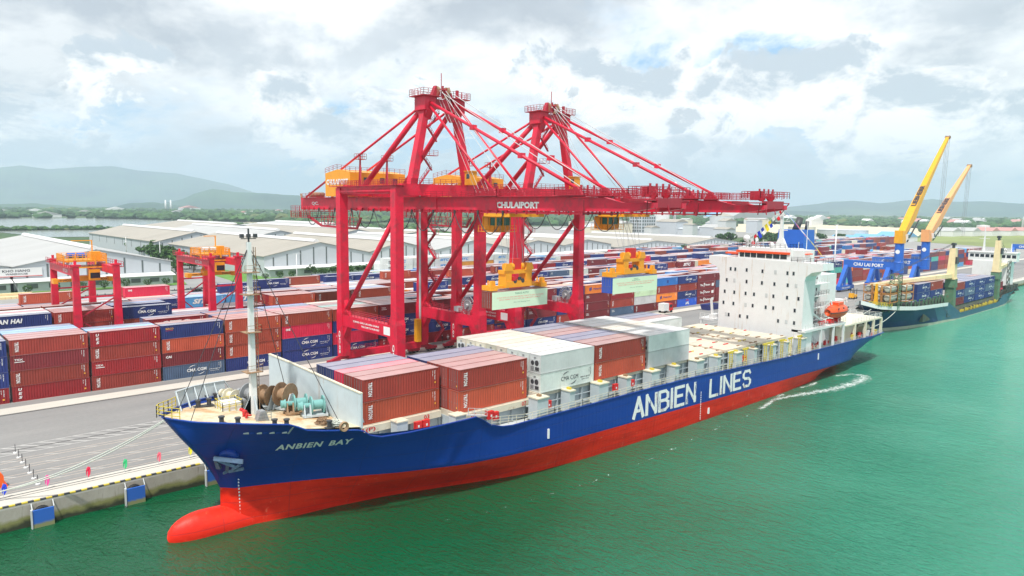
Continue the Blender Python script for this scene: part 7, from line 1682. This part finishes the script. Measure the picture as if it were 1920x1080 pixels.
# people by the far leg of the near crane
def person(x, y, rot, shirt, label):
    V = [(0,0,.95),(0,0,1.2),(0,.01,1.42),(0,0,1.53),(0,.02,1.66),(0,.01,1.78)]
    J = V+[(.1,0,.9),(.11,.02,.5),(.11,-.01,.08),(.12,.12,.03),(-.1,0,.9),(-.12,-.03,.5),(-.12,-.02,.08),(-.13,.11,.03),(.2,0,1.42),(.25,.0,1.14),(.24,.1,.90),(-.2,0,1.42),(-.25,-.02,1.14),(-.26,.06,.9)]
    E = [(0,1),(1,2),(2,3),(3,4),(4,5),(0,6),(6,7),(7,8),(8,9),(0,10),(10,11),(11,12),(12,13),(2,14),(14,15),(15,16),(2,17),(17,18),(18,19)]
    R = [.14,.13,.15,.06,.10,.08,.10,.07,.05,.045,.10,.07,.05,.045,.07,.05,.04,.07,.05,.04]
    me = bpy.data.meshes.new('person'); me.from_pydata(J, E, []); o = bpy.data.objects.new('person', me); COL.objects.link(o)
    sm_ = o.modifiers.new('skin', 'SKIN'); 
    for i, v in enumerate(me.skin_vertices[0].data): v.radius = (R[i], R[i]); v.use_root = (i == 0)
    su = o.modifiers.new('sub', 'SUBSURF'); su.levels = 1; su.render_levels = 1
    me.materials.append(mat('person_skin_and_trousers', (.10,.08,.08), .8)); o.location = (x, y, 0); o.rotation_euler = (0, 0, rot); OFF[o.name] = Vector((0, 0, 0)); tag(o, label, 'person', 'people on the apron')
    e = MB(); e.lathe((0, 0, 0), [(.15,.88),(.175,1.05),(.20,1.38),(.12,1.50),(.07,1.53)], 12, 0, 'z'); e.tube((.2,0,1.44), (.26,0,1.16), .075, .07, 8); e.tube((-.2,0,1.44), (-.26,-.02,1.16), .075, .07, 8); c = e.build('shirt', mat('shirt_cloth', shirt, .8), o)
    e = MB(); e.lathe((0, .01, 1.70), [(.125,-.02),(.12,.08),(.07,.13),(0,.15)], 12); e.build('helmet', M_whitep, o)
person(113.0, 150.6, 1.0, (.03,.03,.05), 'person in dark clothes and helmet standing left of the other on the apron')
person(114.4, 150.0, -.6, (.75,.75,.75), 'person in a white shirt standing by the front row of stacks')
# foam of the thruster wash
def foam_mat(name, lo, hi):
    M, N, L, P, geo, noi, rng, mx, mt = nodemat(name)
    P.inputs['Base Color'].default_value = (.70, .78, .74, 1); P.inputs['Roughness'].default_value = .8
    uv = N.new('ShaderNodeVertexColor'); uv.layer_name = 'col'; sx = N.new('ShaderNodeSeparateColor'); L.new(uv.outputs[0], sx.inputs[0])
    n = mt('ADD', mt('MULTIPLY', noi(1.1, 8, (1, 1.9, 1), .72, .3, .8), .75), mt('MULTIPLY', noi(.35, 3), .25)); a = mt('MULTIPLY', rng(mt('ADD', n, mt('MULTIPLY', sx.outputs[0], .22)), lo, hi), rng(sx.outputs[0], 0, .25)); L.new(a, P.inputs['Alpha']); return M
def foam_strip(name, pts, w, m, label):
    e = MB(); col = []; n = len(pts)
    P3 = [Vector((p[0], p[1], -2.96)) for p in pts]
    for i in range(n-1):
        for k in range(6):
            quad = []; 
            for (j, kk) in ((i, k), (i, k+1), (i+1, k+1), (i+1, k)):
                d = (P3[min(n-1, j+1)]-P3[max(0, j-1)]).normalized(); nn_ = Vector((-d.y, d.x, 0)); quad.append(P3[j]+nn_*(w[j]*(kk/3-1)))
            e.add(quad, [(0,1,2,3)])
    me_w = [1-abs(k/3-1) for k in range(7)]
    o = e.build(name, m); ca = o.data.color_attributes.new('col', 'FLOAT_COLOR', 'CORNER'); buf = []
    for i in range(n-1):
        for k in range(6):
            for (j, kk) in ((i, k), (i, k+1), (i+1, k+1), (i+1, k)):
                end = min(1, j/1.0 if j < 2 else 1, (n-1-j)/1.0); v = me_w[kk]*end; buf.extend((v, v, v, 1))
    ca.data.foreach_set('color', buf); tag(o, label, kind='stuff')
def dense(pts, n=8):
    o = []
    for a, b_ in zip(pts, pts[1:]):
        for i in range(n): o.append((a[0]+(b_[0]-a[0])*i/n, a[1]+(b_[1]-a[1])*i/n))
    return o+[pts[-1]]
MF1 = foam_mat('wash_foam', .60, .84); MF2 = foam_mat('thin_foam', .77, .84)
p_ = dense([(167, 71.2), (172.5, 69.5), (173.5, 66.8), (170, 65.4), (162, 65.2), (152, 66.3), (145, 68.2), (139, 69.4), (135, 70)], 5); foam_strip('wash_foam', p_, [1.1+1.5*math.sin(math.pi*min(1, i/(len(p_)-1)*1.15)) for i in range(len(p_))], MF1, 'white curling wash on the green water beside the stern')
p_ = dense([(159, 71.0), (154, 70.6), (150, 70.9)], 4); foam_strip('wash_foam', p_, [.9]*len(p_), MF1, 'small foam patch against the hull near the stern')
p_ = dense([(143, 71.0), (137, 69.9), (131, 68.6), (127, 67.9)], 5); foam_strip('wash_foam', p_, [1.0]*len(p_), MF1, 'foam streak ahead of the stern wash')
p_ = dense([(128, 67.9), (118, 67.2), (104, 66.4), (90, 64.9), (75, 64.6), (58, 66.2), (50, 68.5)], 6); foam_strip('thin_foam', p_, [.9]*len(p_), MF2, 'thin broken line of foam flecks along the hull')
# ================================================================== AIR
hz = MB(); hz.box(-4100, 17500, -6100, 17500, -9, 760, 0)
HM = bpy.data.materials.new('haze'); HM.use_nodes = True; hn = HM.node_tree; hn.nodes.clear()
ho = hn.nodes.new('ShaderNodeOutputMaterial'); hv = hn.nodes.new('ShaderNodeVolumePrincipled'); hv.inputs['Color'].default_value = (.72, .87, 1.0, 1); hv.inputs['Density'].default_value = 1.12e-4; hv.inputs['Anisotropy'].default_value = .3
hn.links.new(hv.outputs[0], ho.inputs['Volume'])
h = hz.build('haze', HM); tag(h, 'pale blue haze over the distant hills', kind='stuff')
